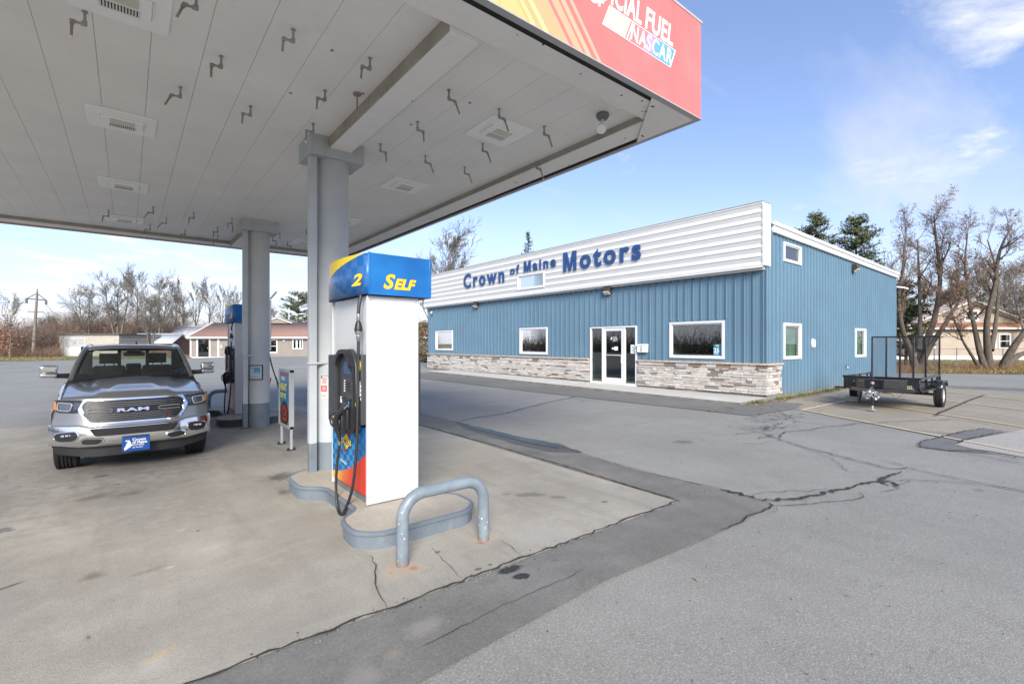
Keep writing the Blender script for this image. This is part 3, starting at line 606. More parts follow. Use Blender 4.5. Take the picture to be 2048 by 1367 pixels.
# little flood lamp near the corner
mb = MB(); mb.lathe([(.001, -.001), (.075, -.001), (.08, -.03), (.06, -.065), (.001, -.07)], (4.51, 3.83, SZ), 'z', 20); fl = mb.build('flood_lamp', mat('old_grey_metal', (.17, .17, .17), .5), canopy)
mb = MB(); mb.tube([(4.51, 3.83, SZ-.06), (4.50, 3.83, SZ-.12), (4.46, 3.79, SZ-.16)], .016, 8)
d = Vector((-.5, -.35, -.62)).normalized(); p = Vector((4.47, 3.80, SZ-.14)); mb.tube([p, p+d*.06, p+d*.10, p+d*.17], [.03, .045, .052, .056], 12); mb.build('lamp_head', white, fl)
# columns
def column(cx, cy, sgn):
    mb = MB(); r = .228
    prof = [(r, .0), (r, .55)]; mb.mi = 1; mb.lathe(prof, (cx, cy, 0), 'z', 40); mb.mi = 0; mb.lathe([(r, .55), (r, 4.45)], (cx, cy, 0), 'z', 40)
    c = mb.build('support_column', [colm, colb], canopy)
    mb = MB(); mb.box((cx-.37, cy-.27, 4.435), (cx+.37, cy+.27, 4.70)); mb.build('column_cap', colm, c, bevel=.006)
    mb = MB(); px, py = cx-.30, cy-.13; mb.mi = 1; mb.box((px-.05, py-.05, .02), (px+.05, py+.05, .549)); mb.mi = 0; mb.box((px-.05, py-.05, .55), (px+.05, py+.05, 4.434))
    mb.mi = 0; mb.box((px-.07, py-.07, 1.62), (px+.22, py+.02, 1.65)); mb.build('downspout', [paintg2, colb], c, bevel=.008)
    return c
m, t, b = base_mat('column_paint'); N = NT(t); v = N.coord(); s = N.sep(v)
c = N.mix(N.ramp(N.noise(v, 1.5, 5), .3, .7), (.40, .43, .45), (.47, .49, .50))
sm = N.math('MULTIPLY', N.ramp(N.noise(v, 42, 4, .7), .60, .68), N.ramp(N.noise(N.coord(scale=(1, 1, .35), loc=(2, 7, 1)), 3.5, 4, .6), .5, .62))
c = N.mix(sm, c, (.34, .27, .16)); c = N.mix(N.ramp(N.noise(N.coord(scale=(1, 1, .15)), 9, 4), .55, .8, 0, .5), c, (.36, .35, .31))
N.set(b.inputs['Base Color'], c); b.inputs['Roughness'].default_value = .55; colm = m
colb = mat('column_base_paint', (.16, .19, .22), .5, var=.08, dirt=(.1, .11, .12), dirt_amt=.4, dscale=5)
col1 = column(2.25, 6.86, 1); col2 = column(2.35, 12.2, 1)
for q in (((2.14, 3.50, 4.56), (2.43, 6.70, 4.70)), ((2.2, 12.4, 4.56), (2.5, 15.0, 4.70))): mb = MB(); mb.box(*q); mb.build('cross_beam', soff, canopy, bevel=.005)
for q in (((2.12, 3.50, 4.566), (2.138, 6.58, 4.699)), ((2.18, 12.48, 4.566), (2.198, 15.0, 4.699))): mb = MB(); mb.box(*q); mb.build('beam_flashing', brownedge, canopy)
# notice sticker on the near column, framed notice on the far one
def on_col(cx, cy, ang, z, w_, h, d):      # patch wrapped on the column at compass angle ang
    return [(cx+(.228+d)*math.cos(ang+a), cy+(.228+d)*math.sin(ang+a)) for a in (-w_/2/.228, -w_/4/.228, 0, w_/4/.228, w_/2/.228)], z, h
def wrap(mb, cx, cy, ang, z0, z1, w0, w1, d):
    n = 5; P = [[mb.vert((cx+(.228+d)*math.cos(ang+(w0+(w1-w0)*k/n)/.228), cy+(.228+d)*math.sin(ang+(w0+(w1-w0)*k/n)/.228), z)) for k in range(n+1)] for z in (z0, z1)]
    for k in range(n): mb.face(P[0][k], P[0][k+1], P[1][k+1], P[1][k])
stk = [mat('sticker_white', (.62, .60, .57), .5), mat('sticker_red', (.55, .06, .06), .5), mat('sticker_black', (.05, .04, .04), .5), mat('sticker_pink', (.62, .3, .28), .5)]
mb = MB(); A = R(-90-27)
def W(z0, z1, w0, w1, d, m): mb.mi = m; wrap(mb, 2.25, 6.86, A, z0, z1, w0, w1, d)
W(1.15, 1.46, -.105, .095, .002, 0); W(1.425, 1.46, -.105, .035, .003, 2); W(1.425, 1.46, .04, .095, .003, 1); W(1.432, 1.453, -.09, .02, .0036, 0)
W(1.25, 1.33, -.105, -.025, .003, 1); W(1.34, 1.345, -.015, .095, .003, 2); W(1.245, 1.25, -.1, .09, .003, 2); W(1.36, 1.39, .01, .035, .003, 2); W(1.36, 1.385, .06, .085, .003, 2); W(1.30, 1.305, -.02, .095, .003, 2)
for i in range(4): W(1.262+i*.016, 1.268+i*.016, -.09, -.04, .0036, 0); W(1.265+i*.012, 1.268+i*.012, 0, .08, .0036, 2)
W(1.18, 1.20, -.1, -.03, .003, 3); W(1.17, 1.205, .03, .05, .003, 1); W(1.35, 1.42, -.09, -.03, .003, 3)
mb.build('warning_notice', stk, col1)
mb = MB(); A = R(-90-30)
def W(z0, z1, w0, w1, d, m): mb.mi = m; wrap(mb, 2.35, 12.2, A, z0, z1, w0, w1, d)
W(1.02, 1.47, -.20, .20, .002, 0); W(1.08, 1.42, -.145, .165, .006, 1); W(1.105, 1.395, -.115, .135, .010, 2); W(1.22, 1.37, -.02, .105, .012, 3); W(1.34, 1.36, -.09, -.03, .012, 3); W(1.24, 1.26, -.01, .09, .013, 4)
for i in range(3): W(1.13+i*.022, 1.137+i*.022, -.09, .11, .012, 5)
mb.build('framed_notice', [mat('masking_tan', (.52, .46, .34), .7, var=.1), mat('frame_black', (.02, .02, .02), .4), mat('notice_paper', (.50, .60, .62), .5), mat('notice_blue', (.10, .28, .45), .5), mat('notice_sky', (.45, .62, .75), .5), mat('notice_text', (.25, .3, .33), .5)], col2)

# ================================================================== PUMP ISLANDS, BOLLARDS
isl_side = mat('island_paint', (.15, .178, .205), .5, var=.08, dirt=(.22, .245, .27), dirt_amt=.5, dscale=6, bump=.2, bscale=20)
isl_top = ground_mat('island_concrete', (.43, .38, .31), (.5, .45, .37), (.6, .55, .45), big=2, lightspeck=.25, grain=.2, blobs=[])
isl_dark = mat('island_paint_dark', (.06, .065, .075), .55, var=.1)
def island(label, y0, sgn, side):
    t = thing('pump_island', label, 'pump island', (2.28, y0, 0), 0, 'pump islands')
    L = 2.72
    out = [(-.66, .18), (-.48, 0), (.50, 0), (.68, .18), (.68, .55), (.44, .76), (.44, 1.72), (.66, 1.95), (.66, 2.5), (.45, L), (-.42, L), (-.66, 2.5), (-.66, 1.96), (-.41, 1.72), (-.41, .74), (-.64, .55)]
    P = round_poly(out, .11, 5)
    if sgn < 0: P = [(a, L-b_) for a, b_ in P][::-1]
    mb = MB(); n = len(P); H = .17
    cxy = Vector((0, L/2))
    def off(P, d):
        res = []
        for k in range(len(P)):
            a, b_, c_ = Vector(P[k-1]), Vector(P[k]), Vector(P[(k+1) % len(P)]); e = (c_-a); nn = Vector((e.y, -e.x)).normalized(); res.append((b_.x+nn.x*d, b_.y+nn.y*d))
        return res
    lay = [(0, -.02), (0, H-.045), (.022, H-.035), (.024, H-.012), (.010, H), (-.012, H), (-.025, H-.004)]
    ringv = [[mb.vert((p[0], p[1], z)) for p in off(P, d)] for d, z in lay]
    for k in range(len(lay)-1):
        for a in range(n): mb.face(ringv[k][a], ringv[k][(a+1) % n], ringv[k+1][(a+1) % n], ringv[k+1][a])
    mb.build('island_edge', side, t, ang=50)
    mb = MB(); v, f = cdt(off(P, -.02), 0)
    for p in v: mb.v.append(Vector((p.x, p.y, H-.003)))
    for q in f: mb.face(*q)
    mb.build('island_top', isl_top, t)
island('near pump island with blue grey painted sides and tan concrete top', 4.17, 1, isl_side)
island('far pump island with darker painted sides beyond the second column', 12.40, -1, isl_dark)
def bollard(label, x0, x1, y, lab_rust=True):
    t = tag(MB_bollard(x0, x1, y), label, 'bollard', 'pipe guards at the pump islands'); return t
def MB_bollard(x0, x1, y):
    mb = MB(); r = .20; h = .595; pts = [(x0, y, -.02), (x0, y, .2), (x0, y, h-r)]
    for k in range(1, 9): a = k/8*math.pi/2; pts.append((x0+r-r*math.cos(a), y, h-r+r*math.sin(a)))
    for k in range(9): a = k/8*math.pi/2; pts.append((x1-r+r*math.sin(a), y, h-r+r*math.cos(a)))
    pts += [(x1, y, .2), (x1, y, -.02)]; mb.tube(pts, .0525, 24)
    return mb.build('pipe_bollard', bolm)
m, t, b = base_mat('bollard_paint'); N = NT(t); v = N.coord()
c = N.mix(N.ramp(N.noise(v, 6, 6, .6), .35, .7), (.165, .20, .23), (.225, .265, .295)); vo = N.n('ShaderNodeTexVoronoi'); N.set(vo.inputs['Vector'], v); vo.inputs['Scale'].default_value = 26
chips = N.math('MULTIPLY', N.ramp(vo.outputs['Distance'], .22, .16), N.ramp(N.noise(v, 5, 3), .49, .55)); c = N.mix(chips, c, (.75, .77, .76))
c = N.mix(N.math('MULTIPLY', N.ramp(N.sep(v)[2], .09, .0, 0, .8), N.ramp(N.noise(v, 18, 4), .35, .6)), c, (.24, .13, .07))
c = N.mix(N.ramp(N.noise(N.coord(scale=(1, 1, .3)), 16, 6, .7), .58, .8, 0, .55), c, (.11, .12, .125))
N.set(b.inputs['Base Color'], c); b.inputs['Roughness'].default_value = .38; N.bump(b, N.noise(v, 40, 4), .15, .01); bolm = m
bollard('blue grey bent pipe guard in front of the near pump', 1.83, 2.68, 3.76)
bollard('blue grey bent pipe guard behind the far pump', 1.72, 2.70, 15.25)

# ================================================================== DISPENSERS
dwhite = mat('dispenser_white', (.52, .53, .54), .33, var=.03, scale=1.2, coat=.2, dirt=(.5, .49, .46), dirt_amt=.35, dscale=1.6)
blueP, t, b = base_mat('valance_end_blue'); N = NT(t); N.set(b.inputs['Base Color'], N.mix(N.ramp(N.noise(N.coord(), 1.4, 3), .35, .7), (.004, .10, .33), (.012, .17, .47))); b.inputs['Roughness'].default_value = .3
yellow = mat('decal_yellow', (.85, .68, .02), .5, var=.02); redl = mat('decal_red', (.55, .05, .02), .5)
def valance_mat():
    m, t, b = base_mat('valance_graphic'); N = NT(t); s = N.sep(N.coord()); Y = N.math('DIVIDE', s[1], 1.25); Z = N.math('DIVIDE', N.math('SUBTRACT', s[2], 2.26), .43)   # local: y along, z
    arc = N.math('SUBTRACT', N.math('SUBTRACT', 1.0, N.math('ADD', N.math('MULTIPLY', N.math('POWER', N.math('MAXIMUM', Y, .001), .95), .53), N.math('MULTIPLY', N.math('POWER', N.math('MAXIMUM', Y, .001), 8.0), .2))), Z)
    blue = N.mix(N.ramp(N.math('SUBTRACT', N.math('ADD', N.math('MULTIPLY', Z, .9), .25), Y), -.05, .05), (.10, .20, .42), (.006, .11, .36))
    ch = N.n('ShaderNodeTexChecker'); N.set(ch.inputs[0], N.coord(loc=(0, 0, 0))); ch.inputs['Scale'].default_value = 9; blue = N.mix(N.math('MULTIPLY', ch.outputs[1], .14), blue, (.22, .34, .55))
    blue = N.mix(N.ramp(Y, .45, 1., 0, .75), blue, (.55, .55, .62))
    warm = N.mix(N.ramp(Y, .55, .92), (.82, .62, .04), (.80, .66, .60)); warm = N.mix(N.ramp(Y, .93, .97), warm, (.6, .15, .15))
    c = N.mix(N.ramp(arc, -.01, .01), warm, blue); N.set(b.inputs['Base Color'], c); b.inputs['Roughness'].default_value = .35; return m
valm = valance_mat()
def panel_mat():
    m, t, b = base_mat('lower_door_graphic'); N = NT(t); v = N.coord(); s = N.sep(v); S = N.math('SUBTRACT', 1.0, N.math('DIVIDE', s[1], 1.1)); Z = s[2]
    bz = N.math('ADD', N.math('ADD', .17, N.math('MULTIPLY', S, .10)), N.math('MULTIPLY', N.math('MULTIPLY', S, S), .30))
    qx = N.math('ADD', N.math('MULTIPLY', S, 11), N.math('MULTIPLY', Z, 2.5)); qz = N.math('ADD', N.math('MULTIPLY', Z, 16), N.math('MULTIPLY', S, -2.6))
    ck = N.math('MODULO', N.math('ADD', N.math('FLOOR', qx), N.math('ADD', N.math('FLOOR', qz), 40)), 2)
    blue = N.mix(ck, (.006, .10, .30), (.01, .27, .55)); blue = N.mix(N.ramp(S, .55, 1, 0, .8), blue, (.004, .07, .25))
    st = N.math('SUBTRACT', S, N.math('MULTIPLY', N.math('SUBTRACT', Z, .0), .55)); streak = N.math('SINE', N.math('MULTIPLY', N.math('DIVIDE', S, N.math('ADD', Z, .35)), 70))
    warm = N.mix(N.ramp(st, -.12, .10), (.88, .62, .02), (.85, .30, .02)); warm = N.mix(N.ramp(st, .05, .38), warm, (.62, .035, .012)); warm = N.mix(N.math('MULTIPLY', N.ramp(streak, .3, .6), N.ramp(st, .5, .12, 0, .75)), warm, (.88, .55, .05))
    c = N.mix(N.ramp(N.math('SUBTRACT', bz, Z), -.006, .006), blue, warm); N.set(b.inputs['Base Color'], c); b.inputs['Roughness'].default_value = .3; return m
panm = panel_mat()
screen = mat('pump_screen', (.05, .10, .20), .15, var=.3, scale=20); hosem = mat('fuel_hose', (.022, .022, .024), .45, var=.15, bump=.2, bscale=200)
fgrey = mat('plinth_grey', (.16, .17, .18), .5)
def smooth(pts, n=6):
    P = [Vector(p) for p in pts]; out = []
    for k in range(len(P)-1):
        a, b_, c_, d = P[max(k-1, 0)], P[k], P[k+1], P[min(k+2, len(P)-1)]
        for i in range(n):
            t = i/n; out.append(.5*((2*b_)+(c_-a)*t+(2*a-5*b_+4*c_-d)*t*t+(3*b_-a-3*c_+d)*t**3))
    out.append(P[-1]); return out
def dispenser(label, loc, num, near):
    # local axes: x right (world X), y away; body x 0..0.61, y 0..1.13 ; z measured from the island top
    t = thing('fuel_dispenser', label, 'fuel pump', loc, 0, 'fuel pumps under the canopy')
    W_, D_, H_ = .61, 1.13, 2.25
    mb = MB(); mb.box((.035, .03, 0), (W_-.035, D_-.03, .07)); mb.build('plinth', fgrey, t)
    mb = MB()
    for y0, y1 in ((0, .035), (D_-.035, D_)): mb.box((0, y0, .012), (W_, y1, H_))
    mb.build('end_panel', dwhite, t, bevel=.008, seg=3)
    gr2 = mat('panel_seam', (.30, .30, .30), .6)
    for u, z_ in ((.035, 2.2), (.575, 2.2), (.035, .10), (.575, .10)): mb = MB(); mb.lathe([(.001, -.003), (.006, -.003), (.007, 0)], (u, 0, z_), 'y', 8); mb.build('panel_screw', gr2, t)
    mb = MB(); mb.box((.02, .037, 1.60), (W_-.02, D_-.037, H_)); mb.build('upper_body', dwhite, t, bevel=.004)
    mb = MB(); mb.box((.03, .037, .07), (W_-.03, D_-.037, 1.598)); mb.build('inner_cabinet', darkp, t)
    for sx in (1, -1):       # the two faces of the pump
        fx = (lambda x, sx=sx: x if sx > 0 else W_-x)
        def bx(mb, x0, x1, y0, y1, z0, z1):
            if sx < 0: y0, y1 = D_-y1, D_-y0
            a, b_ = fx(x0), fx(x1); mb.box((min(a, b_), y0, z0), (max(a, b_), y1, z1))
        mb = MB(); bx(mb, -.0, .029, .045, D_-.045, .10, .83); mb.build('lower_door', panm if near else mat('lower_door_worn', (.62, .42, .35), .4, var=.5, scale=2), t, bevel=.003)
        # dark bezel
        mb = MB(); bx(mb, -.045, .029, .04, .50, .86, 1.615); bx(mb, -.06, .029, .45, D_-.06, .80, 1.60); mb.build('bezel', darkp, t, bevel=.012, seg=3)
        bc = lambda mb, x0, x1, y0, y1, z0, z1, bx=bx: bx(mb, x0+.055, x1+.055, y0-.33, y1-.33, z0, z1)
        # hooded console standing out of the bezel, outline curved at the top
        outl = [(.44, .80), (.50, .765), (.86, .765), (.98, .83), (.98, 1.50), (.93, 1.60), (.83, 1.665), (.66, 1.675), (.54, 1.61), (.47, 1.50)]
        pf = lambda a, b_, c, fx=fx, sx=sx: (fx(c+.055), (a-.33) if sx > 0 else D_-(a-.33), b_)
        mb = MB(); mb.prism(outl[::1], -.13, -.07, pf)
        # frame ring of the console
        inn = [(.53, .84), (.90, .84), (.90, 1.47), (.84, 1.56), (.66, 1.58), (.53, 1.50)]
        mb.build('console', mat('console_grey', (.035, .038, .044), .4, var=.1), t, bevel=.012, seg=2)
        mb = MB(); ra = round_poly(outl, .05, 3); rb = round_poly([(.53, .86), (.88, .86), (.90, 1.46), (.85, 1.54), (.66, 1.56), (.55, 1.48)], .04, 3)
        # hood: thick rim round the console
        m_ = len(ra)
        def ring_pt(P, k, c): return mb.vert((fx(c+.055), (P[k][0]-.33) if sx > 0 else D_-(P[k][0]-.33), P[k][1]))
        # resample inner ring by nearest direction
        cy_, cz_ = .71, 1.2
        rb2 = []
        for a, b_ in ra:
            d = Vector((a-cy_, b_-cz_)); rb2.append((cy_+d.x*.83, cz_+d.y*.90))
        A_ = [ring_pt(ra, k, -.13) for k in range(m_)]; B_ = [ring_pt(ra, k, -.19 if ra[k][1] > 1.5 else -.155) for k in range(m_)]; Cc = [ring_pt(rb2, k, -.19 if ra[k][1] > 1.5 else -.155) for k in range(m_)]; D2 = [ring_pt(rb2, k, -.131) for k in range(m_)]
        for P, Q in ((A_, B_), (B_, Cc), (Cc, D2)):
            for k in range(m_): mb.face(P[k], P[(k+1) % m_], Q[(k+1) % m_], Q[k])
        mb.build('hood', black, t, ang=40)
        mb = MB(); bc(mb, -.136, -.13, .60, .80, 1.40, 1.53); mb.build('display_screen', screen, t)
        mb = MB(); bc(mb, -.138, -.13, .56, .83, 1.17, 1.35); mb.mi = 1; bc(mb, -.144, -.138, .60, .70, 1.20, 1.32)
        mb.mi = 2
        for k in range(5): bc(mb, -.146, -.1385, .745, .765, 1.20+k*.028, 1.214+k*.028)
        mb.build('keypad', [darkp, black, mat('key_white', (.7, .7, .7), .5)], t)
        mb = MB(); bc(mb, -.137, -.13, .60, .74, .98, 1.10); bc(mb, -.15, -.13, .57, .84, 1.11, 1.125); mb.mi = 1; mb.prism([(.63, 1.0), (.66, 1.11), (.62, 1.11)], -.1385, -.137, pf); mb.build('card_reader', [black, mat('teal_decal', (.05, .28, .38), .4)], t)
        pm_ = [mat('sticker_white2', (.75, .74, .72), .5), mat('sticker_pink2', (.6, .35, .33), .5), yellow]
        mb = MB(); bx(mb, -.048, -.046, .065, .105, 1.17, 1.33); mb.mi = 1
        for k in range(5): bx(mb, -.0495, -.048, .07, .10, 1.19+k*.025, 1.197+k*.025)
        mb.build('price_sticker', pm_, t)
        mb = MB(); bc(mb, -.133, -.131, .87, .92, 1.06, 1.13); mb.build('service_sticker', pm_[0], t)
        for k in range(4): mb = MB(); bx(mb, -.0485, -.046, .045, .06, 1.13+k*.045, 1.158+k*.045); mb.build('button_label', pm_[0], t)
        mb = MB(); mb.prism([(.405, 1.44), (.435, 1.50), (.405, 1.56), (.375, 1.50)], -.105, -.1015, pf); mb.build('fuel_emblem', yellow, t)
        mb = MB(); bc(mb, -.134, -.131, .45, .52, 1.06, 1.10); mb.build('arrow_sticker', yellow, t)
        mb = MB()       # lock and panel seam of the upper body
        for q in ((.22, 1.70), (.9, 1.70), (.22, 2.18), (.9, 2.18)): mb.lathe([(.001, 0), (.008, 0), (.008, .004), (.001, .005)], (fx(.017), q[0], q[1]), 'x', 8)
        mb.build('panel_screw', dchrome, t) if False else None
        # side valance graphic (bulging face)
        mb = MB(); n = 12; prev = None
        rows = []
        for k in range(n+1):
            y = -.065+(D_+.13)*k/n; bul = .10*math.sin(math.pi*k/n)**.8 if 0 < k < n else 0
            rows.append([mb.vert(((-.005-bul) if sx > 0 else W_+.105+bul, y, z)) for z in (H_+.01, H_+.44)])
        for k in range(n): mb.face(rows[k][0], rows[k+1][0], rows[k+1][1], rows[k][1])
        mb.build('side_valance', valm if near or sx > 0 else valm, t, ang=60, solid=.008)
    # valance top/bottom and ends
    mb = MB(); n = 12; top = []
    pts = []
    for k in range(n+1): pts.append((-.0-.09*math.sin(math.pi*k/n), -.06+(D_+.12)*k/n))
    pts2 = [(W_+.10-a, b_) for a, b_ in pts][::-1]
    mb.prism([(a, b_) for a, b_ in (pts+pts2)][::-1], H_+.012, H_+.03); mb.prism([(a, b_) for a, b_ in (pts+pts2)][::-1], H_+.42, H_+.438); mb.build('valance_lid', mat('valance_dark_blue', (.005, .05, .2), .4), t)
    for yy in (-.066, D_+.046):
        mb = MB(); mb.box((-.006, yy, H_+.004), (W_+.106, yy+.02, H_+.445)); mb.box((-.010, yy-.006, H_+.002), (.012, yy+.02, H_+.45))
        if yy < 0: mb.box((W_+.10, yy-.004, H_+.002), (W_+.125, yy+.10, H_+.45))
        mb.build('valance_end', blueP, t, bevel=.003)
    fr = frame((.08, -.068, H_+.10), (1, 0, 0), (0, 0, 1))
    ps = []
    for d, m_, of in ((.0012, redl, .009), (.0024, yellow, .0055)):
        ps.append(text('x', 'S', .215, m_, frame((.15, -.0665-d, H_+.08), (1, 0, 0), (0, 0, 1)), None, .0008, of, .3, 1.05)); ps.append(text('x', 'ELF', .155, m_, frame((.276, -.0665-d, H_+.08), (1, 0, 0), (0, 0, 1)), None, .0008, of, .3, 1.02))
    if near: join_meshes('lettering', ps, t)
    else:
        for o in ps: bpy.data.objects.remove(o)
    ps = []
    for d, m_, of in ((.003, redl, .009), (.006, yellow, .0055)):
        ps.append(text('x', num, .165, m_, frame((-.078-d, .215, H_+.11), (.047, -.25, 0), (0, 0, 1)), None, .001, of, .3, 2.0))
    join_meshes('number', ps, t)
    # brand plaque on the lower door: yellow diamond with a red arrow
    if near:
        mb = MB(); xx = -.003; cy_, cz_ = .60, .60
        def dm(pts, x, m_): mb.mi = m_; mb.poly([(x, cy_+a, cz_+b_) for a, b_ in pts])
        dm([(-.10, .13), (-.04, .13), (.11, -.13), (.05, -.13)], xx, 0)
        dm([(-.155, 0), (0, -.11), (.155, 0), (0, .11)], xx-.001, 2); dm([(-.135, 0), (0, -.095), (.135, 0), (0, .095)], xx-.0016, 1)
        dm([(-.16, -.038), (.16, -.038), (.16, .038), (-.16, .038)], xx-.002, 2); dm([(-.15, -.03), (.15, -.03), (.15, .03), (-.15, .03)], xx-.0026, 1)
        pl = mb.build('emblem', [mat('emblem_red', (.5, .03, .03), .4), yellow, mat('emblem_navy', (.01, .02, .12), .4), lw], t)
        join_meshes('lettering', [text('x', 'SUNOCO', .062, MATS['emblem_navy'], frame((xx-.0032, cy_+.135, cz_-.021), (0, -1, 0), (0, 0, 1)), None, .0005, .002, .1, 1.0), text('x', 'ULTRATECH', .035, lw, frame((xx-.002, cy_+.20, cz_-.25), (0, -1, -.12), (0, 0, 1)), None, .0005, .001, .2, 1.0)], t)
    # hose, breakaway, nozzle, boot
    for sx in (1, -1):
        fx = (lambda x, sx=sx: x if sx > 0 else W_-x)
        hp = [(-.035, .075, H_+.01), (-.06, .07, H_-.12), (-.065, .07, H_-.2)]
        mb = MB(); fyy = (lambda y, sx=sx: y if sx > 0 else D_-y)
        mb.tube([(fx(a), fyy(b_), c_) for a, b_, c_ in hp], .018, 10)
        low = [(-.065, .07, H_-.48), (-.065, .075, H_-.8), (-.07, .08, 1.0), (-.08, .085, .6), (-.11, .12, .2), (-.145, .25, -.07), (-.155, .36, -.14), (-.155, .46, -.08), (-.15, .52, .15), (-.14, .50, .42), (-.13, .45, .62)]
        if sx < 0: low = [(a, b_, c_) for a, b_, c_ in low if c_ > -.1]; low = low[:5]+[(-.10, .25, .33), (-.11, .38, .42), (-.13, .45, .62)]
        mb.tube(smooth([(fx(a), fyy(b_), c_) for a, b_, c_ in low]), .0155, 10); mb.build('hose', hosem, t)
        mb = MB(); x_ = fx(-.065); y_ = fyy(.07)
        mb.lathe([(.001, -.20), (.02, -.20), (.022, -.26), (.018, -.275), (.001, -.28)], (x_, y_, H_), 'z', 12); mb.mi = 1
        mb.lathe([(.02, -.275), (.03, -.30), (.042, -.36), (.042, -.385), (.001, -.39)], (x_, y_, H_), 'z', 14); mb.mi = 0
        mb.lathe([(.038, -.385), (.036, -.41), (.022, -.42), (.024, -.46), (.016, -.49), (.001, -.49)], (x_, y_, H_), 'z', 12); mb.build('breakaway', [dchrome, black], t)
        # nozzle holder and nozzle
        mb = MB()
        def bb(x0, x1, y0, y1, z0, z1):
            if sx < 0: y0, y1 = D_-y1, D_-y0
            a, b_ = fx(x0), fx(x1); mb.box((min(a, b_), y0, z0), (max(a, b_), y1, z1))
        bb(-0.150, -0.082, 0.350, 0.610, .74, .95); bb(-0.170, -0.150, 0.370, 0.590, .80, .90); bb(-0.120, -0.082, 0.270, 0.350, .78, 1.02); mb.build('nozzle_boot', black, t, bevel=.012, seg=2)
        q3 = lambda a, b_, c_: (fx(a), fyy(b_), c_)
        mb = MB(); mb.tube(smooth([q3(-0.130, 0.450, .60), q3(-0.140, 0.440, .70), q3(-0.165, 0.430, .80), q3(-0.185, 0.390, .92), q3(-0.160, 0.320, 1.0), q3(-0.120, 0.270, 1.04)], 4), [.02]*5+[.028]*6+[.03]*6+[.024]*4, 10)
        mb.tube(smooth([q3(-0.185, 0.430, .80), q3(-0.215, 0.490, .84), q3(-0.210, 0.530, .93), q3(-0.180, 0.410, .98)], 4), .009, 8); mb.build('nozzle', black, t)
        mb = MB(); mb.tube([q3(-0.130, 0.450, .60), q3(-0.135, 0.450, .66)], .024, 10); mb.tube([q3(-0.155, 0.310, 1.0), q3(-0.110, 0.200, 1.08)], .012, 8); mb.build('nozzle_spout', dchrome, t)
        mb = MB(); bb(-0.156, -0.151, 0.570, 0.620, .83, .91); mb.build('grade_button', yellow, t, bevel=.002)
    return t
dispenser('near white fuel pump marked with a yellow 2 and Self', (1.98, 4.91, .167), '2', True)
dispenser('distant fuel pump half hidden behind the second canopy column', (2.04, 13.3, .167), '3', False)
# red hose stretched by the far pump
mb = MB(); mb.tube(smooth([(2.72, 13.35, 2.2), (2.85, 13.3, 1.4), (3.02, 13.2, .8), (3.2, 13.15, .45), (3.05, 13.2, .6), (2.95, 13.25, 1.05)]), .016, 8)
o = mb.build('hanging_hose', hosem); tag(o, 'black fuel hose looping down right of the second column', 'hose')
mb = MB(); mb.tube(smooth([(2.80, 13.1, 1.05), (2.72, 13.1, .7), (2.66, 13.1, .35), (2.62, 13.1, .2)]), .015, 8)
o = mb.build('hanging_hose', mat('hose_red', (.5, .02, .02), .5)); tag(o, 'short red hose beside the second column base', 'hose')

# poster stand between the columns
t = thing('poster_stand', 'grey framed food poster on two posts between the columns', 'sign', (2.25, 9.42, 0))
for y in (-.34, .34): mb = MB(); mb.box((.0, y-.02, .02), (.04, y+.02, .42)); mb.build('post', mat('sign_grey', (.40, .41, .42), .4), t, bevel=.003)
for y in (-.34, .34):
    mb = MB(); mb.box((-.05, y-.05, .006), (.09, y+.05, .02))
    for xx in (-.03, .07): mb.lathe([(.001, .02), (.018, .02), (.018, .05), (.001, .055)], (xx, y, 0), 'z', 8)
    mb.build('foot', mat('bolt_dark', (.03, .03, .03), .6), t)
fr_ = MATS['sign_grey']
mb = MB(); y0, y1, z0, z1 = -.38, .40, .38, 1.43
for a in ((-.02, y0, z0), (-.02, y0, z1-.05)): mb.box(a, (.06, y1, a[2]+.05))
for yy in (y0, y1-.045): mb.box((-.022, yy, z0), (.062, yy+.045, z1))
mb.build('sign_frame', fr_, t, bevel=.006)
m, tt, b = base_mat('poster_art'); N = NT(tt); v = N.coord(); s = N.sep(v)
c = N.mix(N.ramp(s[2], .78, .82), (.30, .26, .20), (.03, .19, .36))
bowl = N.math('SQRT', N.math('ADD', N.math('POWER', N.math('DIVIDE', s[1], .30), 2), N.math('POWER', N.math('DIVIDE', N.math('SUBTRACT', s[2], .62), .24), 2)))
c = N.mix(N.ramp(bowl, 1.0, .96), c, (.03, .03, .03)); c = N.mix(N.math('MULTIPLY', N.ramp(bowl, .72, .66), N.ramp(N.noise(v, 22, 4), .42, .55)), c, (.45, .03, .01))
c = N.mix(N.math('MULTIPLY', N.ramp(bowl, .6, .5), N.ramp(N.noise(v, 30, 2), .6, .7)), c, (.75, .4, .1)); N.set(b.inputs['Base Color'], c); b.inputs['Roughness'].default_value = .2
mb = MB(); mb.box((-.012, y0+.045, z0+.05), (.052, y1-.045, z1-.05)); mb.build('poster', m, t)
ps = [text('x', 'SWEET', .09, mat('poster_white', (.7, .75, .8), .5), frame((-.0135, .22, 1.23), (0, -1, 0), (0, 0, 1)), None, .0006, .002, 0, 1.0), text('x', 'HEAT', .17, yellow, frame((-.0135, .30, 1.05), (0, -1, 0), (0, 0, 1)), None, .0006, .004, 0, 1.1), text('x', 'TRY IT', .13, yellow, frame((-.0135, .30, .90), (0, -1, 0), (0, 0, 1)), None, .0006, .003, 0, 1.1)]
mbk = MB(); mbk.box((-.0137, -.30, 1.32), (-.0132, .30, 1.352)); ps.append(mbk.build('x', MATS['sticker_red'])); join_meshes('lettering', ps, t)

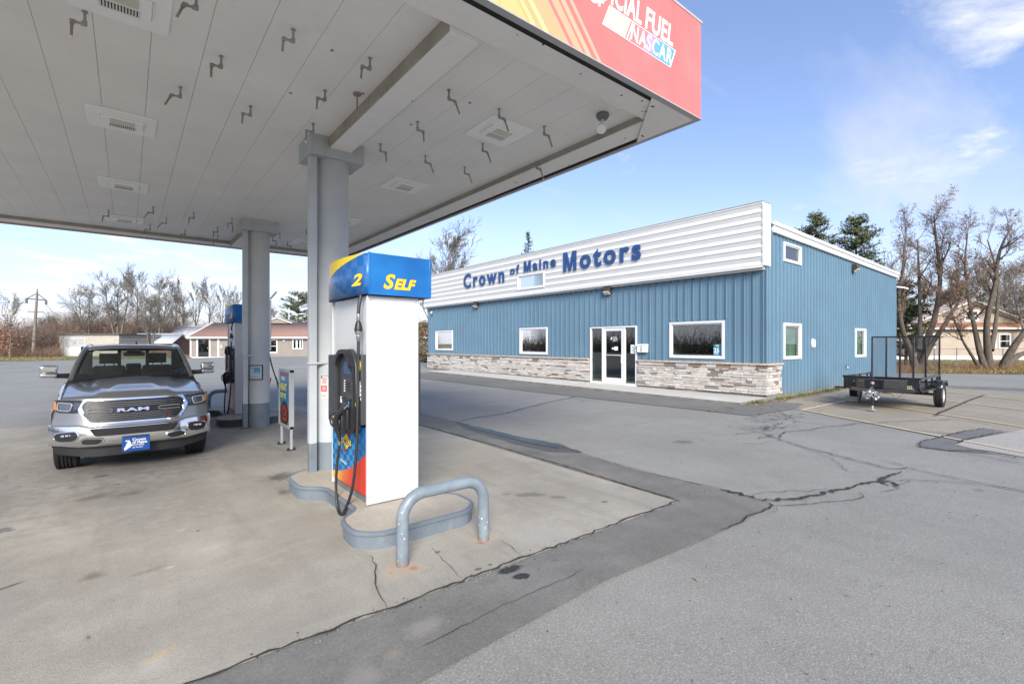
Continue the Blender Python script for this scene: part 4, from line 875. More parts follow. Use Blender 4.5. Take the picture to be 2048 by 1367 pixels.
# ================================================================== BLUE BUILDING  (local frame: u to the left along the front, w into the building, z up)
bld = thing('showroom_building', 'blue metal sided showroom with white sign band and stone base', 'building', (16.0, 6.8, 0), R(.35))
BL, BD = 21.9, 15.9
def bmat_(name, c):
    m, t, b = base_mat(name); N = NT(t); v = N.coord(); cc = N.mix(N.ramp(N.noise(v, .6, 5), .3, .7), tuple(x*.94 for x in c), tuple(x*1.05 for x in c))
    cc = N.mix(N.ramp(N.noise(N.coord(scale=(3, 3, .25)), 3, 4), .5, .8, 0, .22), cc, tuple(x*.8 for x in c))
    zz_ = N.sep(v)[2]; sp_ = N.math('MULTIPLY', N.ramp(zz_, .75, .15, 0, .55), N.ramp(N.noise(v, 7, 6, .7), .35, .7)); cc = N.mix(sp_, cc, (.22, .19, .15))
    N.set(b.inputs['Base Color'], cc); N.set(b.inputs['Roughness'], N.ramp(N.noise(v, 2.5, 5), .3, .7, .34, .52)); b.inputs['Specular IOR Level'].default_value = .4; N.bump(b, N.noise(N.coord(scale=(1, 1, .5)), 1.7, 3), .25, .03); return m
blue = bmat_('blue_siding', (.125, .215, .29)); blue_rib = blue
inter = mat('interior_wall', (.30, .36, .32), .8); darkin = mat('interior_dark', (.05, .045, .04), .7)
gl = glass('window_glass', (.60, .74, .70), .19); gl2 = glass('door_glass', (.62, .72, .68), .12)
# front openings (u0,u1,z0,z1)
OPF = [(4.97, 7.42, .10, 2.62), (18.78, 20.89, 1.48, 2.74), (10.19, 12.28, 1.37, 2.71), (1.37, 3.49, 1.37, 2.70)]
OPS = [(1.33, 2.83, 4.70, 5.36), (1.33, 2.83, 1.36, 2.61), (8.98, 10.46, 1.30, 2.58)]
def wall(mb, f, U0, U1, Z0, Z1, ops, thick=.12, out=0., ztop=None):
    us = sorted({U0, U1, *[o[0] for o in ops], *[o[1] for o in ops]}); us = [u for u in us if U0 <= u <= U1]
    zs = sorted({Z0, Z1, *[min(max(o[2], Z0), Z1) for o in ops], *[min(max(o[3], Z0), Z1) for o in ops]})
    for a, b_ in zip(us, us[1:]):
        for c, d in zip(zs, zs[1:]):
            if any(o[0] <= (a+b_)/2 <= o[1] and o[2] <= (c+d)/2 <= o[3] for o in ops): continue
            mb.poly([f(a, out, c), f(b_, out, c), f(b_, out, d), f(a, out, d)])
    for o in ops:
        if o[2] >= Z1 or o[3] <= Z0: continue
        a, b_, c, d = o[0], o[1], max(o[2], Z0), min(o[3], Z1)
        mb.poly([f(a, out, c), f(a, out, d), f(a, thick, d), f(a, thick, c)]); mb.poly([f(b_, out, c), f(b_, out, d), f(b_, thick, d), f(b_, thick, c)])
        mb.poly([f(a, out, c), f(b_, out, c), f(b_, thick, c), f(a, thick, c)]); mb.poly([f(a, out, d), f(b_, out, d), f(b_, thick, d), f(a, thick, d)])
FF = lambda u, w_, z: (w_, u, z)          # front wall: outside is -x
FS = lambda u, w_, z: (u, w_, z)          # side wall: outside is -y
def ribs(mb, f, U0, U1, ops, zlo, zhi, pitch=.305):
    n = int((U1-U0)/pitch)
    for k in range(n+1):
        u = U0+.10+k*pitch
        if u > U1-.03: break
        segs = [(zlo, zhi(u) if callable(zhi) else zhi)]
        for o in ops:
            if o[0]-.09 < u < o[1]+.09:
                ns = []
                for a, b_ in segs:
                    if o[2]-.06 > a: ns.append((a, min(b_, o[2]-.06)))
                    if o[3]+.06 < b_: ns.append((max(a, o[3]+.06), b_))
                segs = ns
        for a, b_ in segs:
            if b_-a < .03: continue
            pr = ((-.032, .0), (-.027, -.036), (-.011, -.036), (-.011, -.001), (.011, -.001), (.011, -.036), (.027, -.036), (.032, 0))
            A_ = [mb.vert(f(u+du, w_, z)) for z in (a, b_) for du, w_ in pr]
            for i in range(7): mb.face(A_[i], A_[i+1], A_[9+i], A_[8+i])
            # low stiffening bead next to each rib
            for du in (.10, .205):
                B_ = [mb.vert(f(u+du+x, w_, z)) for z in (a, b_) for x, w_ in ((-.022, 0), (0, -.006), (.022, 0))]
                for i in range(2): mb.face(B_[i], B_[i+1], B_[4+i], B_[3+i])
mb = MB(); wall(mb, FF, 0, BL, 1.25, 6.3, OPF); ribs(mb, FF, 0, BL, OPF, 1.27, 4.5); mb.build('front_wall', blue, bld, ang=20)
roofz = lambda u: 5.78-.014*u
mb = MB(); wall(mb, FS, 0, BD, .16, 5.35, OPS)
mb.poly([FS(0, 0, 5.35), FS(BD, 0, 5.35), FS(BD, 0, roofz(BD)), FS(0, 0, roofz(0))]); wall(mb, FS, 0, BD, 5.35, 5.36, [OPS[0]])
ribs(mb, FS, 1.0 if False else 0, BD, OPS, .18, lambda u: roofz(u)-.18); mb.build('side_wall', blue, bld, ang=20)
mb = MB(); mb.box((.001, -.012, 1.26), (.16, -.0025, 5.4)); mb.box((-.012, .001, 1.26), (-.0025, .12, 4.5)); mb.box((-.04, -.04, 1.262), (.05, .0, 4.4)); mb.build('corner_trim', blue, bld)
mb = MB(); mb.box((0, BL-.1, .1), (BD, BL, 5.5)); mb.box((BD-.1, 0.05, .1), (BD, BL-.11, 5.5)); mb.build('rear_wall', blue, bld)
mb = MB(); mb.poly([(0, -.1, roofz(0)), (BD, -.1, roofz(BD)), (BD, BL, roofz(BD)), (0, BL, roofz(0))]); mb.build('roof', mat('roof_metal', (.5, .5, .5), .5), bld)
mb = MB()     # white rake trim stepped in two bands
for o_, lo, hi in ((-.14, -.02, .10), (-.10, -.24, -.02)):
    mb.prism([(.40, roofz(.4)+lo), (BD+.08, roofz(BD)+lo+(.06 if lo < -.1 else 0)), (BD+.08, roofz(BD)+hi), (.40, roofz(.4)+hi)], o_, -.001 if lo > -.1 else 0, lambda a, b_, c: (a, c, b_))
mb.build('roof_trim', trimw, bld, bevel=.004, seg=1)
# foundation and base strip
mb = MB(); mb.box((-.02, .0, 0), (.05, BL, .30)); mb.box((-.02, -.05, 0), (1.05, .05, .26)); mb.box((1.05, -.015, 0), (BD, .05, .17)); mb.build('foundation', ground_mat('foundation_concrete', (.22, .20, .17), (.3, .28, .24), (.4, .38, .33), big=2, lightspeck=.1), bld)
# stone veneer: real ashlar pieces
stm = [mat('stone_%d' % i if False else n_, c, .85, var=.12, scale=14, bump=.7, bscale=22, dirt=tuple(x*.65 for x in c), dirt_amt=.35, dscale=16) for i, (n_, c) in enumerate([('stone_cream', (.49, .45, .405)), ('stone_ivory', (.56, .525, .48)), ('stone_pale', (.44, .41, .375)), ('stone_grey', (.21, .205, .20)), ('stone_brown', (.25, .18, .135)), ('stone_rose', (.33, .25, .205))])]
def stone(mb, f, U0, U1, Z0, Z1, seed, ops=()):
    random.seed(seed); z = Z0; rows = []
    while z < Z1-.03:
        h = random.choice((.05, .07, .07, .09, .11)); h = min(h, Z1-z) if Z1-z-h > .03 else Z1-z
        rows.append((z, z+h)); z += h
    for (a, b_) in rows:
        u = U0-random.uniform(0, .2)
        while u < U1:
            L = random.uniform(.14, .52); L = min(L, U1-u) if U1-u-L > .06 else U1-u
            u0, u1 = max(u, U0), u+L
            if u1 > u0+.02:
                q = random.random(); mb.mi = 3 if q < .055 else 4 if q < .10 else 5 if q < .12 else random.choice((0, 0, 1, 1, 1, 2))
                d = random.uniform(.055, .10); j = lambda: random.uniform(-.006, .006); g_ = .005
                A_ = [mb.vert(f(x+dx, w_, zz_+dz)) for w_ in (0, -d) for (x, zz_, dx, dz) in ((u0, a, g_, g_), (u1, a, -g_, g_), (u1, b_, -g_, -g_), (u0, b_, g_, -g_))]
                for k in range(4, 8):
                    v = mb.v[A_[k]]; v.x += j(); v.y += j(); v.z += j()
                mb.face(*A_[4:])
                for k in range(4): mb.face(A_[k], A_[(k+1) % 4], A_[4+(k+1) % 4], A_[4+k])
            u += L
mb = MB(); Zs0, Zs1 = .25, 1.20
stone(mb, FF, -.06, 4.93, Zs0, Zs1, 1); stone(mb, FF, 7.46, BL, Zs0+.02, Zs1, 2); stone(mb, FS, -.06, 1.02, Zs0, Zs1, 3)
mb.mi = 2; mb.poly([(-.005, -.005, Zs0), (-.005, 4.93, Zs0), (-.005, 4.93, Zs1), (-.005, -.005, Zs1)]); mb.poly([(-.005, 7.46, Zs0), (-.005, BL, Zs0), (-.005, BL, Zs1), (-.005, 7.46, Zs1)])
mb.build('stone_base', stm, bld, ang=25)
mb = MB()
for a, b_ in ((-.14, 4.92), (7.47, BL+.05)): mb.box((-.14, a, 1.20), (.0, b_, 1.262))
mb.box((.0, -.14, 1.20), (1.04, .0, 1.262)); mb.build('stone_sill', mat('sill_stone', (.46, .375, .31), .8, var=.15, scale=6, bump=.4, bscale=25), bld, bevel=.008)
# sign band: zig-zag horizontal panels
F0, F1, FO = 4.40, 6.42, -.25
mb = MB(); n = 7; ph = (F1-F0-.05)/n; uA, uB = -.0, BL+.12
hole = (10.16, 12.12, 4.67, 5.36)
prof = []
for k in range(n):
    z = F0+k*ph; prof += [(FO+.006, z), (FO-.040, z+.006), (FO-.006, z+ph*.50), (FO-.006, z+ph*.52), (FO-.034, z+ph-.012), (FO+.006, z+ph-.006)]
prof.append((FO-.03, F1-.05))
for (w0, z0), (w1, z1) in zip(prof, prof[1:]):
    for a, b_ in ((uA, hole[0]), (hole[0], hole[1]), (hole[1], uB)):
        if a == hole[0] and z1 > hole[2] and z0 < hole[3]:
            continue
        mb.poly([(w0, a, z0), (w0, b_, z0), (w1, b_, z1), (w1, a, z1)])
band = mb.build('sign_band', mat('band_white', (.61, .61, .60), .5, var=.02), bld, ang=12)
mb = MB(); mb.box((FO-.05, uA-.02, F1-.05), (FO+.42, uB, F1+.0)); mb.mi = 1; mb.box((FO-.065, uA-.035, F1+.001), (FO+.43, uB+.02, F1+.03)); mb.mi = 0
mb.box((FO-.04, -.085, F0-.01), (FO+.40, -.0, F1-.05)); mb.box((FO-.04, 0, F0-.06), (.0, uB, F0-.004)); mb.box((FO+.10, .02, F0-.12), (.0, uB, F0-.061))
mb.box((FO+.39, -.08, F0-.01), (FO+.41, uB, F1-.06)); mb.build('band_trim', [trimw, mat('cap_flashing', (.30, .31, .33), .5)], bld, bevel=.004, seg=1)
# window
def window(parent, f, o, name='window', fw=.075, proud=-.045, glassm=gl, dark=True, inset=.03):
    a, b_, c, d = o; mb = MB()
    def fb(u0, u1, z0, z1, w0, w1):
        P = [f(u0, w0, z0), f(u1, w1, z1)]; mn = [min(P[0][i], P[1][i]) for i in range(3)]; mxx = [max(P[0][i], P[1][i]) for i in range(3)]; mb.box(mn, mxx)
    fb(a, b_, c, c+fw, proud, .05); fb(a, b_, d-fw, d, proud, .05); fb(a, a+fw, c+fw, d-fw, proud, .05); fb(b_-fw, b_, c+fw, d-fw, proud, .05)
    i = fw; k = .035; fb(a+i, b_-i, c+i, c+i+k, proud+.03, .045); fb(a+i, b_-i, d-i-k, d-i, proud+.03, .045); fb(a+i, a+i+k, c+i+k, d-i-k, proud+.03, .045); fb(b_-i-k, b_-i, c+i+k, d-i-k, proud+.03, .045)
    fr2 = mb.build(name, trimw, parent, bevel=.004, seg=1)
    mb = MB(); g_ = fw+k-.005; mb.poly([f(a+g_, inset, c+g_), f(b_-g_, inset, c+g_), f(b_-g_, inset, d-g_), f(a+g_, inset, d-g_)]); mb.build('pane', glassm, fr2)
    return fr2
wins = [window(bld, FF, o) for o in OPF[1:]]
wside = [window(bld, FS, o, glassm=gl) for o in OPS]
fb = lambda u, w_, z: (FO+w_, u, z)
wb = window(bld, fb, (10.12, 12.16, 4.63, 5.40), proud=-.06)
mb = MB(); mb.box((FO+.2, 10.1, 4.6), (FO+.22, 12.2, 5.42)); mb.build('window_backing', inter, wb)
# greenish blinds in the small side windows
bl = mat('green_blind', (.22, .36, .28), .6, var=.35, scale=2)
for w_, o in zip(wside[1:], OPS[1:]):
    mb = MB(); mb.box((o[0]+.1, .14, o[2]), (o[1]-.1, .15, o[3])); mb.build('blind', bl, w_)
# interior shell: floor, back partition, ceiling, a few dark furnishings
mb = MB(); mb.box((.15, .15, .12), (BD-.2, BL-.2, .14)); mb.mi = 1; mb.box((5.5, .15, .14), (5.6, BL-.2, 3.2)); mb.box((.15, .12, .14), (5.5, .13, 3.2)) if False else None; mb.box((.15, 4.1, .14), (5.5, 4.2, 3.2)); mb.box((.15, 9.6, .14), (5.5, 9.7, 3.2)); mb.box((.15, 15.6, .14), (5.5, 15.7, 3.2)); mb.mi = 2; mb.box((.15, .15, 3.2), (BD-.2, BL-.2, 3.25)); mb.build('interior_shell', [mat('floor_tile', (.22, .2, .17), .4), inter, mat('ceiling_tile', (.5, .5, .48), .8)], bld)
mb = MB()
for (x, y, a, b_, h) in ((1.2, 2.2, .9, .5, .75), (3.2, 1.2, .5, .5, 1.2), (2.6, 11, 1.1, .6, .75), (1.0, 10.6, .3, .3, 1.3), (1.2, 19.6, .6, .5, 1.1), (3.6, 6.3, .5, 1.0, 1.1), (2.0, 5.6, .3, .3, .9), (4.6, 17.5, .3, .9, 1.9)):
    mb.box((x-a/2, y-b_/2, .14), (x+a/2, y+b_/2, .14+h)); mb.box((x-a/2-.05, y-b_/2-.05, .14+h), (x+a/2+.05, y+b_/2+.05, .18+h))
mb.build('furniture', mat('furniture_dark', (.10, .06, .045), .5, var=.2), bld)
# entrance: two sidelights and a door between
alu = mat('white_aluminium', (.72, .72, .72), .35, var=.02); o = OPF[0]; ub = [o[0], 5.58, 6.72, o[1]]; zt_, zb_ = 2.62, .20
mb = MB()
def fx_(u0, u1, z0, z1, w0=-.06, w1=.06): mb.box((w0, u0, z0), (w1, u1, z1))
fx_(ub[0], ub[3], zt_-.05, zt_); fx_(ub[0], ub[0]+.05, zb_, zt_-.05); fx_(ub[3]-.05, ub[3], zb_, zt_-.05); fx_(ub[1]-.03, ub[1]+.03, zb_, zt_-.05, -.055); fx_(ub[2]-.03, ub[2]+.03, zb_, zt_-.05, -.055)
fx_(ub[0]+.05, ub[1]-.03, zb_, zb_+.07, -.055); fx_(ub[2]+.03, ub[3]-.05, zb_, zb_+.07, -.055); fx_(ub[0], ub[3], .1, zb_-.001, -.08, .1)
ent = mb.build('entrance_frame', alu, bld, bevel=.004, seg=1)
mb = MB(); mb.poly([(.01, ub[0]+.05, zb_+.07), (.01, ub[1]-.03, zb_+.07), (.01, ub[1]-.03, zt_-.05), (.01, ub[0]+.05, zt_-.05)]); mb.build('sidelight', gl2, ent)
mb = MB(); mb.poly([(.01, ub[2]+.03, zb_+.07), (.01, ub[3]-.05, zb_+.07), (.01, ub[3]-.05, zt_-.05), (.01, ub[2]+.03, zt_-.05)]); mb.build('sidelight', gl2, ent)
mb = MB(); d0, d1 = ub[1]+.04, ub[2]-.04
for q in ((d0, d0+.11, zb_+.01, zt_-.06), (d1-.11, d1, zb_+.01, zt_-.06), (d0+.11, d1-.11, zb_+.01, zb_+.26), (d0+.11, d1-.11, zt_-.18, zt_-.06)): fx_(*q, -.035, .03)
door = mb.build('door', alu, bld, bevel=.004, seg=1)
mb = MB(); mb.poly([(.0, d0+.11, zb_+.26), (.0, d1-.11, zb_+.26), (.0, d1-.11, zt_-.18), (.0, d0+.11, zt_-.18)]); mb.build('door_pane', gl2, door)
mb = MB(); mb.tube([(-.03, d0+.05, 1.36), (-.10, d0+.06, 1.36), (-.10, d0+.06, 1.10), (-.03, d0+.05, 1.10)], .013, 8); mb.tube([(-.03, d0+.1, 1.40), (-.05, d0+.2, 1.42), (-.05, d1-.2, 1.42), (-.03, d1-.1, 1.40)], .014, 8); mb.build('door_handle', alu, door)
lw2 = mat('decal_white', (.8, .8, .8), .5)
mb = MB()
def maine(f, s, mb):   # small outline of the state with a jagged coast
    P = [(-.30, -.55), (-.12, -.42), (.02, -.30), (.18, -.22), (.38, -.02), (.44, .12), (.30, .20), (.26, .52), (.08, .58), (-.02, .50), (-.14, .22), (-.22, .0), (-.38, -.30)]
    mb.poly([f(a*s, b_*s) for a, b_ in P])
maine(lambda a, b_: (-.004, 6.27-a, 2.12+b_), .12, mb); mb.build('door_emblem', lw2, door); mb = MB()
mb.box((-.0045, 5.93, 1.62), (-.002, 6.12, 1.78)); mb.build('door_decal', lw2, door); mb = MB(); mb.box((-.0045, 6.14, 1.66), (-.002, 6.24, 1.74)); mb.build('door_decal', lw2, door)
join_meshes('lettering', [text('x', s, .075, lw2, frame((-.004, 6.19, z), (0, -1, 0), (0, 0, 1)), None, .0005, .001) for s, z in (('Crown', 2.15), ('of Maine', 2.08), ('Motors', 2.01))], door)
mb = MB(); mb.box((-.006, 5.05, 1.50), (-.0, 5.28, 1.86)); mb.mi = 1
for k in range(4): mb.box((-.0075, 5.08+.05*(k % 2)*1.4, 1.56+.06*k), (-.006, 5.15+.05*(k % 2), 1.60+.06*k))
mb.build('door_notice', [mat('paper', (.62, .70, .68), .6), mat('ink', (.1, .2, .2), .6)], ent)
# mailbox
mb = MB(); mb.box((-.15, 4.42, 1.56), (-.032, 4.87, 1.87)); mb.box((-.17, 4.41, 1.80), (-.032, 4.88, 1.885)); mx_ = mb.build('mail_box', white, bld, bevel=.01)
mb = MB(); mb.prism([(4.62, 1.79), (4.67, 1.79), (4.645, 1.83)], -.1725, -.1515, lambda a, b_, c: (c, a, b_)); mb.build('house_emblem', black, mx_); join_meshes('lettering', [text('x', '86', .09, black, frame((-.152, 4.71, 1.68), (0, -1, 0), (0, 0, 1)), None, .001, .002, 0, .8), text('x', '86', .09, black, frame((-.152, 4.71, 1.60), (0, -1, 0), (0, 0, 1)), None, .001, .002, 0, .8)], mx_)
# sticker with 25 in the big window
mb = MB(); mb.box((.024, 1.49, 1.50), (.028, 1.78, 1.88)); mb.mi = 1; mb.box((.0225, 1.58, 1.80), (.024, 1.70, 1.86)); st_ = mb.build('window_sticker', [mat('sticker_teal', (.01, .18, .33), .4), mat('sticker_lime', (.45, .6, .1), .4)], wins[2])
join_meshes('lettering', [text('x', '25', .21, lw2, frame((.0222, 1.77, 1.60), (0, -1, 0), (0, 0, 1)), None, .0008, .006, 0, .95), text('x', 'YEARS', .06, lw2, frame((.0222, 1.76, 1.53), (0, -1, 0), (0, 0, 1)), None, .0008, .001)], wins[2])
# big letters on the band
navy = mat('sign_navy', (.018, .065, .20), .45, var=.03)
lets = []
def L_(s, u0, u1, z0, z1, off, space):       # u falls to the right; letters fitted to their measured run and height
    o = text('sign_letters', s, 1.0, navy, Matrix.Identity(4), None, .018, off, 0, 1, 'LEFT', space); vs = o.data.vertices
    xs = [v.co.x for v in vs]; ys = [v.co.y for v in vs]; sx, sy = (u0-u1)/(max(xs)-min(xs)), (z1-z0)/(max(ys)-min(ys)); x0, y0 = min(xs), min(ys)
    for v in vs: v.co = Vector((FO-.072-v.co.z, u0-(v.co.x-x0)*sx, z0+(v.co.y-y0)*sy))
    me = o.data; par = list(range(len(vs)))
    def fd(a):
        while par[a] != a: par[a] = par[par[a]]; a = par[a]
        return a
    for p in me.polygons:
        for q in p.vertices[1:]: par[fd(p.vertices[0])] = fd(q)
    rng = {}
    for v in vs: r_ = fd(v.index); a, b_ = rng.get(r_, (9e9, -9e9)); rng[r_] = (min(a, v.co.y), max(b_, v.co.y))
    gs = []
    for r_, (a, b_) in sorted(rng.items(), key=lambda t_: t_[1][0]):
        if gs and a < gs[-1][1]-.01: gs[-1][1] = max(gs[-1][1], b_); gs[-1][2].add(r_)
        else: gs.append([a, b_, {r_}])
    for a, b_, ids in gs:
        mb = MB(); mp = {}
        if s[0] == 'M' and b_ > u0-.01:      # the capital M drawn with a clear notch
            M_ = [(0, 0), (.22, 0), (.22, .66), (.41, 0), (.59, 0), (.78, .66), (.78, 0), (1, 0), (1, 1), (.70, 1), (.5, .30), (.30, 1), (0, 1)]
            v_, f_ = cdt([(b_-(b_-a)*p, z0+(z1-z0)*q) for p, q in M_], 0); P_ = [(b_-(b_-a)*p, z0+(z1-z0)*q) for p, q in M_]
            for xx in (FO-.09, FO-.054):
                for t_ in f_: mb.face(*[mb.vert((xx, v_[k].x, v_[k].y)) for k in t_])
            for k in range(len(P_)): p, q = P_[k], P_[(k+1) % len(P_)]; mb.poly([(FO-.09, *p), (FO-.09, *q), (FO-.054, *q), (FO-.054, *p)])
            mb.build('sign_letter', navy, bld, ang=.5); continue
        for p in me.polygons:
            if fd(p.vertices[0]) in ids:
                for q in p.vertices:
                    if q not in mp: mp[q] = mb.vert(vs[q].co)
                mb.face(*[mp[q] for q in p.vertices])
        mb.build('sign_letter', navy, bld, ang=.5)
    bpy.data.objects.remove(o)
L_('Crown', 17.09, 13.20, 5.17, 6.02, .026, 1.3); L_('of', 12.70, 11.96, 5.50, 5.95, .02, 1.3); L_('Maine', 11.59, 9.30, 5.51, 6.04, .024, 1.3); L_('Motors', 8.80, 4.56, 5.20, 6.07, .030, 1.28)
# wall lamps
def wall_lamp(f, u, z):
    mb = MB(); P = [(0, 0), (-.10, -.02), (-.24, .10), (-.24, .22), (-.16, .28), (0, .28)]; mb.prism(P, -.17, .17, lambda a, b_, c: f(u+c, a-.01, z+b_)); l = mb.build('wall_lamp', mat('lamp_bronze', (.05, .045, .045), .4), bld, bevel=.01)
    mb = MB(); mb.prism([(-.10, -.025), (-.245, .09), (-.245, .06), (-.12, -.05)], -.15, .15, lambda a, b_, c: f(u+c, a-.012, z+b_)); mb.build('lamp_lens', lensm, l)
wall_lamp(FF, 16.1, 4.03); wall_lamp(FF, 6.38, 4.02); wall_lamp(FS, 8.55, 5.05)
# camera at the left end, meter, tap
mb = MB(); mb.tube([(-.0, 21.35, 4.03), (-.10, 21.35, 4.03)], .03, 10); mb.tube([(-.08, 21.3, 4.0), (-.22, 21.1, 3.94)], .055, 12); mb.build('security_camera', white, bld)
mb = MB(); mb.tube([(BD-.25, -.05, 4.9), (BD-.1, -.30, 4.86), (BD+.15, -.45, 4.8)], .04, 10); mb.build('security_camera', white, bld)
mb = MB(); mb.lathe([(.001, -.12), (.10, -.12), (.13, -.07), (.13, -.02)], (0, 0, 0), 'y', 24); me_ = mb.build('vent_cover', white, bld); me_.location = (3.87, 0, 1.91); me_.scale = (.8, 1, 1.35)
mb = MB(); mb.tube([(7.6, 0, .93), (7.6, -.10, .93), (7.62, -.13, .88)], .02, 8); mb.tube([(7.56, -.07, .96), (7.70, -.07, .985)], .012, 6); mb.build('water_tap', dchrome, bld)

# ================================================================== PICKUP TRUCK (local: x right, y back, z up, origin at the front axle)
trk = thing('pickup_truck', 'silver crew cab pickup truck parked nose first under the canopy', 'pickup truck', (.10, 10.0, .008))
m, t, b = base_mat('silver_paint'); b.inputs['Base Color'].default_value = (.25, .243, .235, 1); b.inputs['Metallic'].default_value = .45; b.inputs['Roughness'].default_value = .28; b.inputs['Coat Weight'].default_value = 1; b.inputs['Coat Roughness'].default_value = .03
N = NT(t); N.bump(b, N.noise(N.coord(), 900, 1), .02, .001); silver = m
tblk = mat('trim_black', (.02, .02, .021), .45, var=.1); gblk = mat('grille_black', (.008, .008, .009), .35)
def arch(y):
    z = .42
    for c_ in (0, 3.52):
        d = abs(y-c_)
        if d < .50: z = max(z, .36+math.sqrt(max(0, .50**2-d**2)))
    return z
def shoulder(y):       # x inset so the nose tapers in plan
    return .0 if y > -.1 else -.03*((-.1-y)/.37)**2
mb = MB(); ys = [-.47+.06*k for k in range(int(5.37/.06)+1)]
for sx in (1, -1):
    rows = []
    for y in ys:
        s_ = shoulder(y); za = arch(y); flare = 0
        for c_ in (0, 3.52):
            d = abs(y-c_); flare = max(flare, .035*sst((.75-d)/.25))
        top = 1.07+.19*sst((y+.6)/1.5) if y < .9 else 1.27+.0*y
        prof = [(.90+flare+s_, za), (.945+flare+s_, za+.03), (.955+flare+s_, max(za+.05, .66)), (.965+s_+flare*.6, max(za+.07, .88)), (.95+s_, max(.95, za+.08)), (.925+s_, top-.04), (.88+s_, top)]
        if y > .9: prof[-1] = (.86+s_, top+.01)
        rows.append([mb.vert((sx*a, y, z)) for a, z in prof])
    for k in range(len(ys)-1):
        for j in range(6): mb.face(rows[k][j], rows[k+1][j], rows[k+1][j+1], rows[k][j+1])
mb.box((-.86, 4.86, .5), (.86, 4.90, 1.26)); mb.box((-.85, 3.05, .55), (.85, 3.10, 1.27)); mb.build('body', silver, trk, ang=40)
mb = MB(); mb.box((-.8, -.1, .35), (.8, 4.8, .45)); mb.box((-.75, .6, .35), (.75, .7, 1.0)); mb.box((-.62, -.5, .45), (.62, .6, .95)); mb.box((-.84, 3.1, .6), (.84, 4.86, .66)); mb.box((-.45, -.55, .24), (.45, 1.2, .34)); mb.build('chassis', tblk, trk)
# hood with raised centre
def hoodz(x, y):
    t_ = (y+.66)/1.54; ax = abs(x); z = 1.085+.20*t_**.8-.03*(ax/.86)**2
    z += .030*(1-sst((ax-(.40+.10*t_))/.09))*sst((t_-.04)/.12)
    if t_ < .12: z -= .05*(1-t_/.12)**2
    z += .018*(1-sst((ax-.22)/.10))*sst((t_-.2)/.3)*(1-.3*t_)
    return z
mb = MB(); nx, ny = 44, 30; G = []
for j in range(ny+1):
    row = []
    for i in range(nx+1):
        x = -.875+1.75*i/nx; yf = -.70+.24*(abs(x)/.88)**2.4; y = yf+(.88-yf)*j/ny
        row.append(mb.vert((x, y, hoodz(x, -.66+1.54*j/ny))))
    G.append(row)
for j in range(ny):
    for i in range(nx): mb.face(G[j][i], G[j][i+1], G[j+1][i+1], G[j+1][i])
mb.build('hood', silver, trk, ang=60)
# nose surface
def fy(x, z): return -.80+.34*(min(abs(x), .98)/.97)**3.2+(z-.7)*.24
mb = MB(); nx, nz = 40, 10; G = [[mb.vert((-.955+1.91*i/nx, fy(-.955+1.91*i/nx, .66+.42*j/nz), .66+.42*j/nz)) for i in range(nx+1)] for j in range(nz+1)]
for j in range(nz):
    for i in range(nx): mb.face(G[j][i], G[j][i+1], G[j+1][i+1], G[j+1][i])
mb.build('nose_panel', silver, trk, ang=60)
# bumper
def by(x, z): return -.885+.38*(min(abs(x), 1.0)/.985)**3.4-.035*math.cos((z-.54)*7)+(.10*(1-sst((z-.34)/.10)))
def bz0(x): return .375+.055*sst((abs(x)-.45)/.4)-.0*x
mb = MB(); nx, nz = 60, 16; G = []
for j in range(nz+1):
    row = []
    for i in range(nx+1):
        x = -.985+1.97*i/nx; z1 = .705-.035*(1-sst((abs(x)-.50)/.16)); z0 = bz0(x); z = z0+(z1-z0)*j/nz; row.append(mb.vert((x, by(x, z), z)))
    G.append(row)
for j in range(nz):
    for i in range(nx): mb.face(G[j][i], G[j][i+1], G[j+1][i+1], G[j+1][i])
top = [mb.vert((mb.v[k].x, mb.v[k].y+.10, mb.v[k].z+.012)) for k in G[-1]]
for i in range(nx): mb.face(G[-1][i], G[-1][i+1], top[i+1], top[i])
bump_ = mb.build('front_bumper', chrome, trk, ang=60)
def mir(P, s): return [(s*a, b_) for a, b_ in P]
mb = MB(); patch(mb, round_poly([(-.53, .665), (.53, .665), (.46, .555), (-.46, .555)], .03), by, .006, .05, .0); mb.build('lower_grille', mat('mesh_black', (.012, .012, .013), .6, bump=1., bscale=90), bump_)
for s in (-1, 1):
    fog = round_poly(mir([(.66, .64), (.90, .615), (.92, .53), (.86, .49), (.69, .50), (.64, .56)], s), .05)
    mb = MB(); patch(mb, fog, by, .012, .025, .0); fg = mb.build('fog_lamp_bezel', tblk, bump_)
    mb = MB(); mb.tube([(a, by(a, b_)-.004, b_) for a, b_ in fog+fog[:1]], .010, 6, False); mb.build('bezel_rim', chrome, fg)
    mb = MB()
    for k in range(3): mb.box((s*(.725+k*.045)-.017, by(s*.76, .58)-.03, .575), (s*(.725+k*.045)+.017, by(s*.76, .58)-.012, .60))
    mb.build('fog_lamp', mat('lamp_clear', (.45, .45, .45), .15), fg)
    th = round_poly(mir([(.36, .49), (.40, .525), (.58, .535), (.63, .49), (.60, .44), (.42, .43)], s), .04)
    mb = MB(); patch(mb, th, by, .012, .05, .0); hk = mb.build('tow_hook_recess', tblk, bump_)
    mb = MB(); rim = [(a, by(a, b_)-.008, b_) for a, b_ in th+th[:1]]; mb.tube(rim, .014, 6, False); mb.build('recess_rim', chrome, hk)
mb = MB(); patch(mb, [(-.97, .44), (-.5, .375), (.5, .375), (.97, .44), (.90, .30), (.5, .245), (-.5, .245), (-.90, .30)], lambda x, z: -.80+.36*(min(abs(x), 1)/.985)**3.4, .0, .06, .05); mb.build('air_dam', tblk, trk)
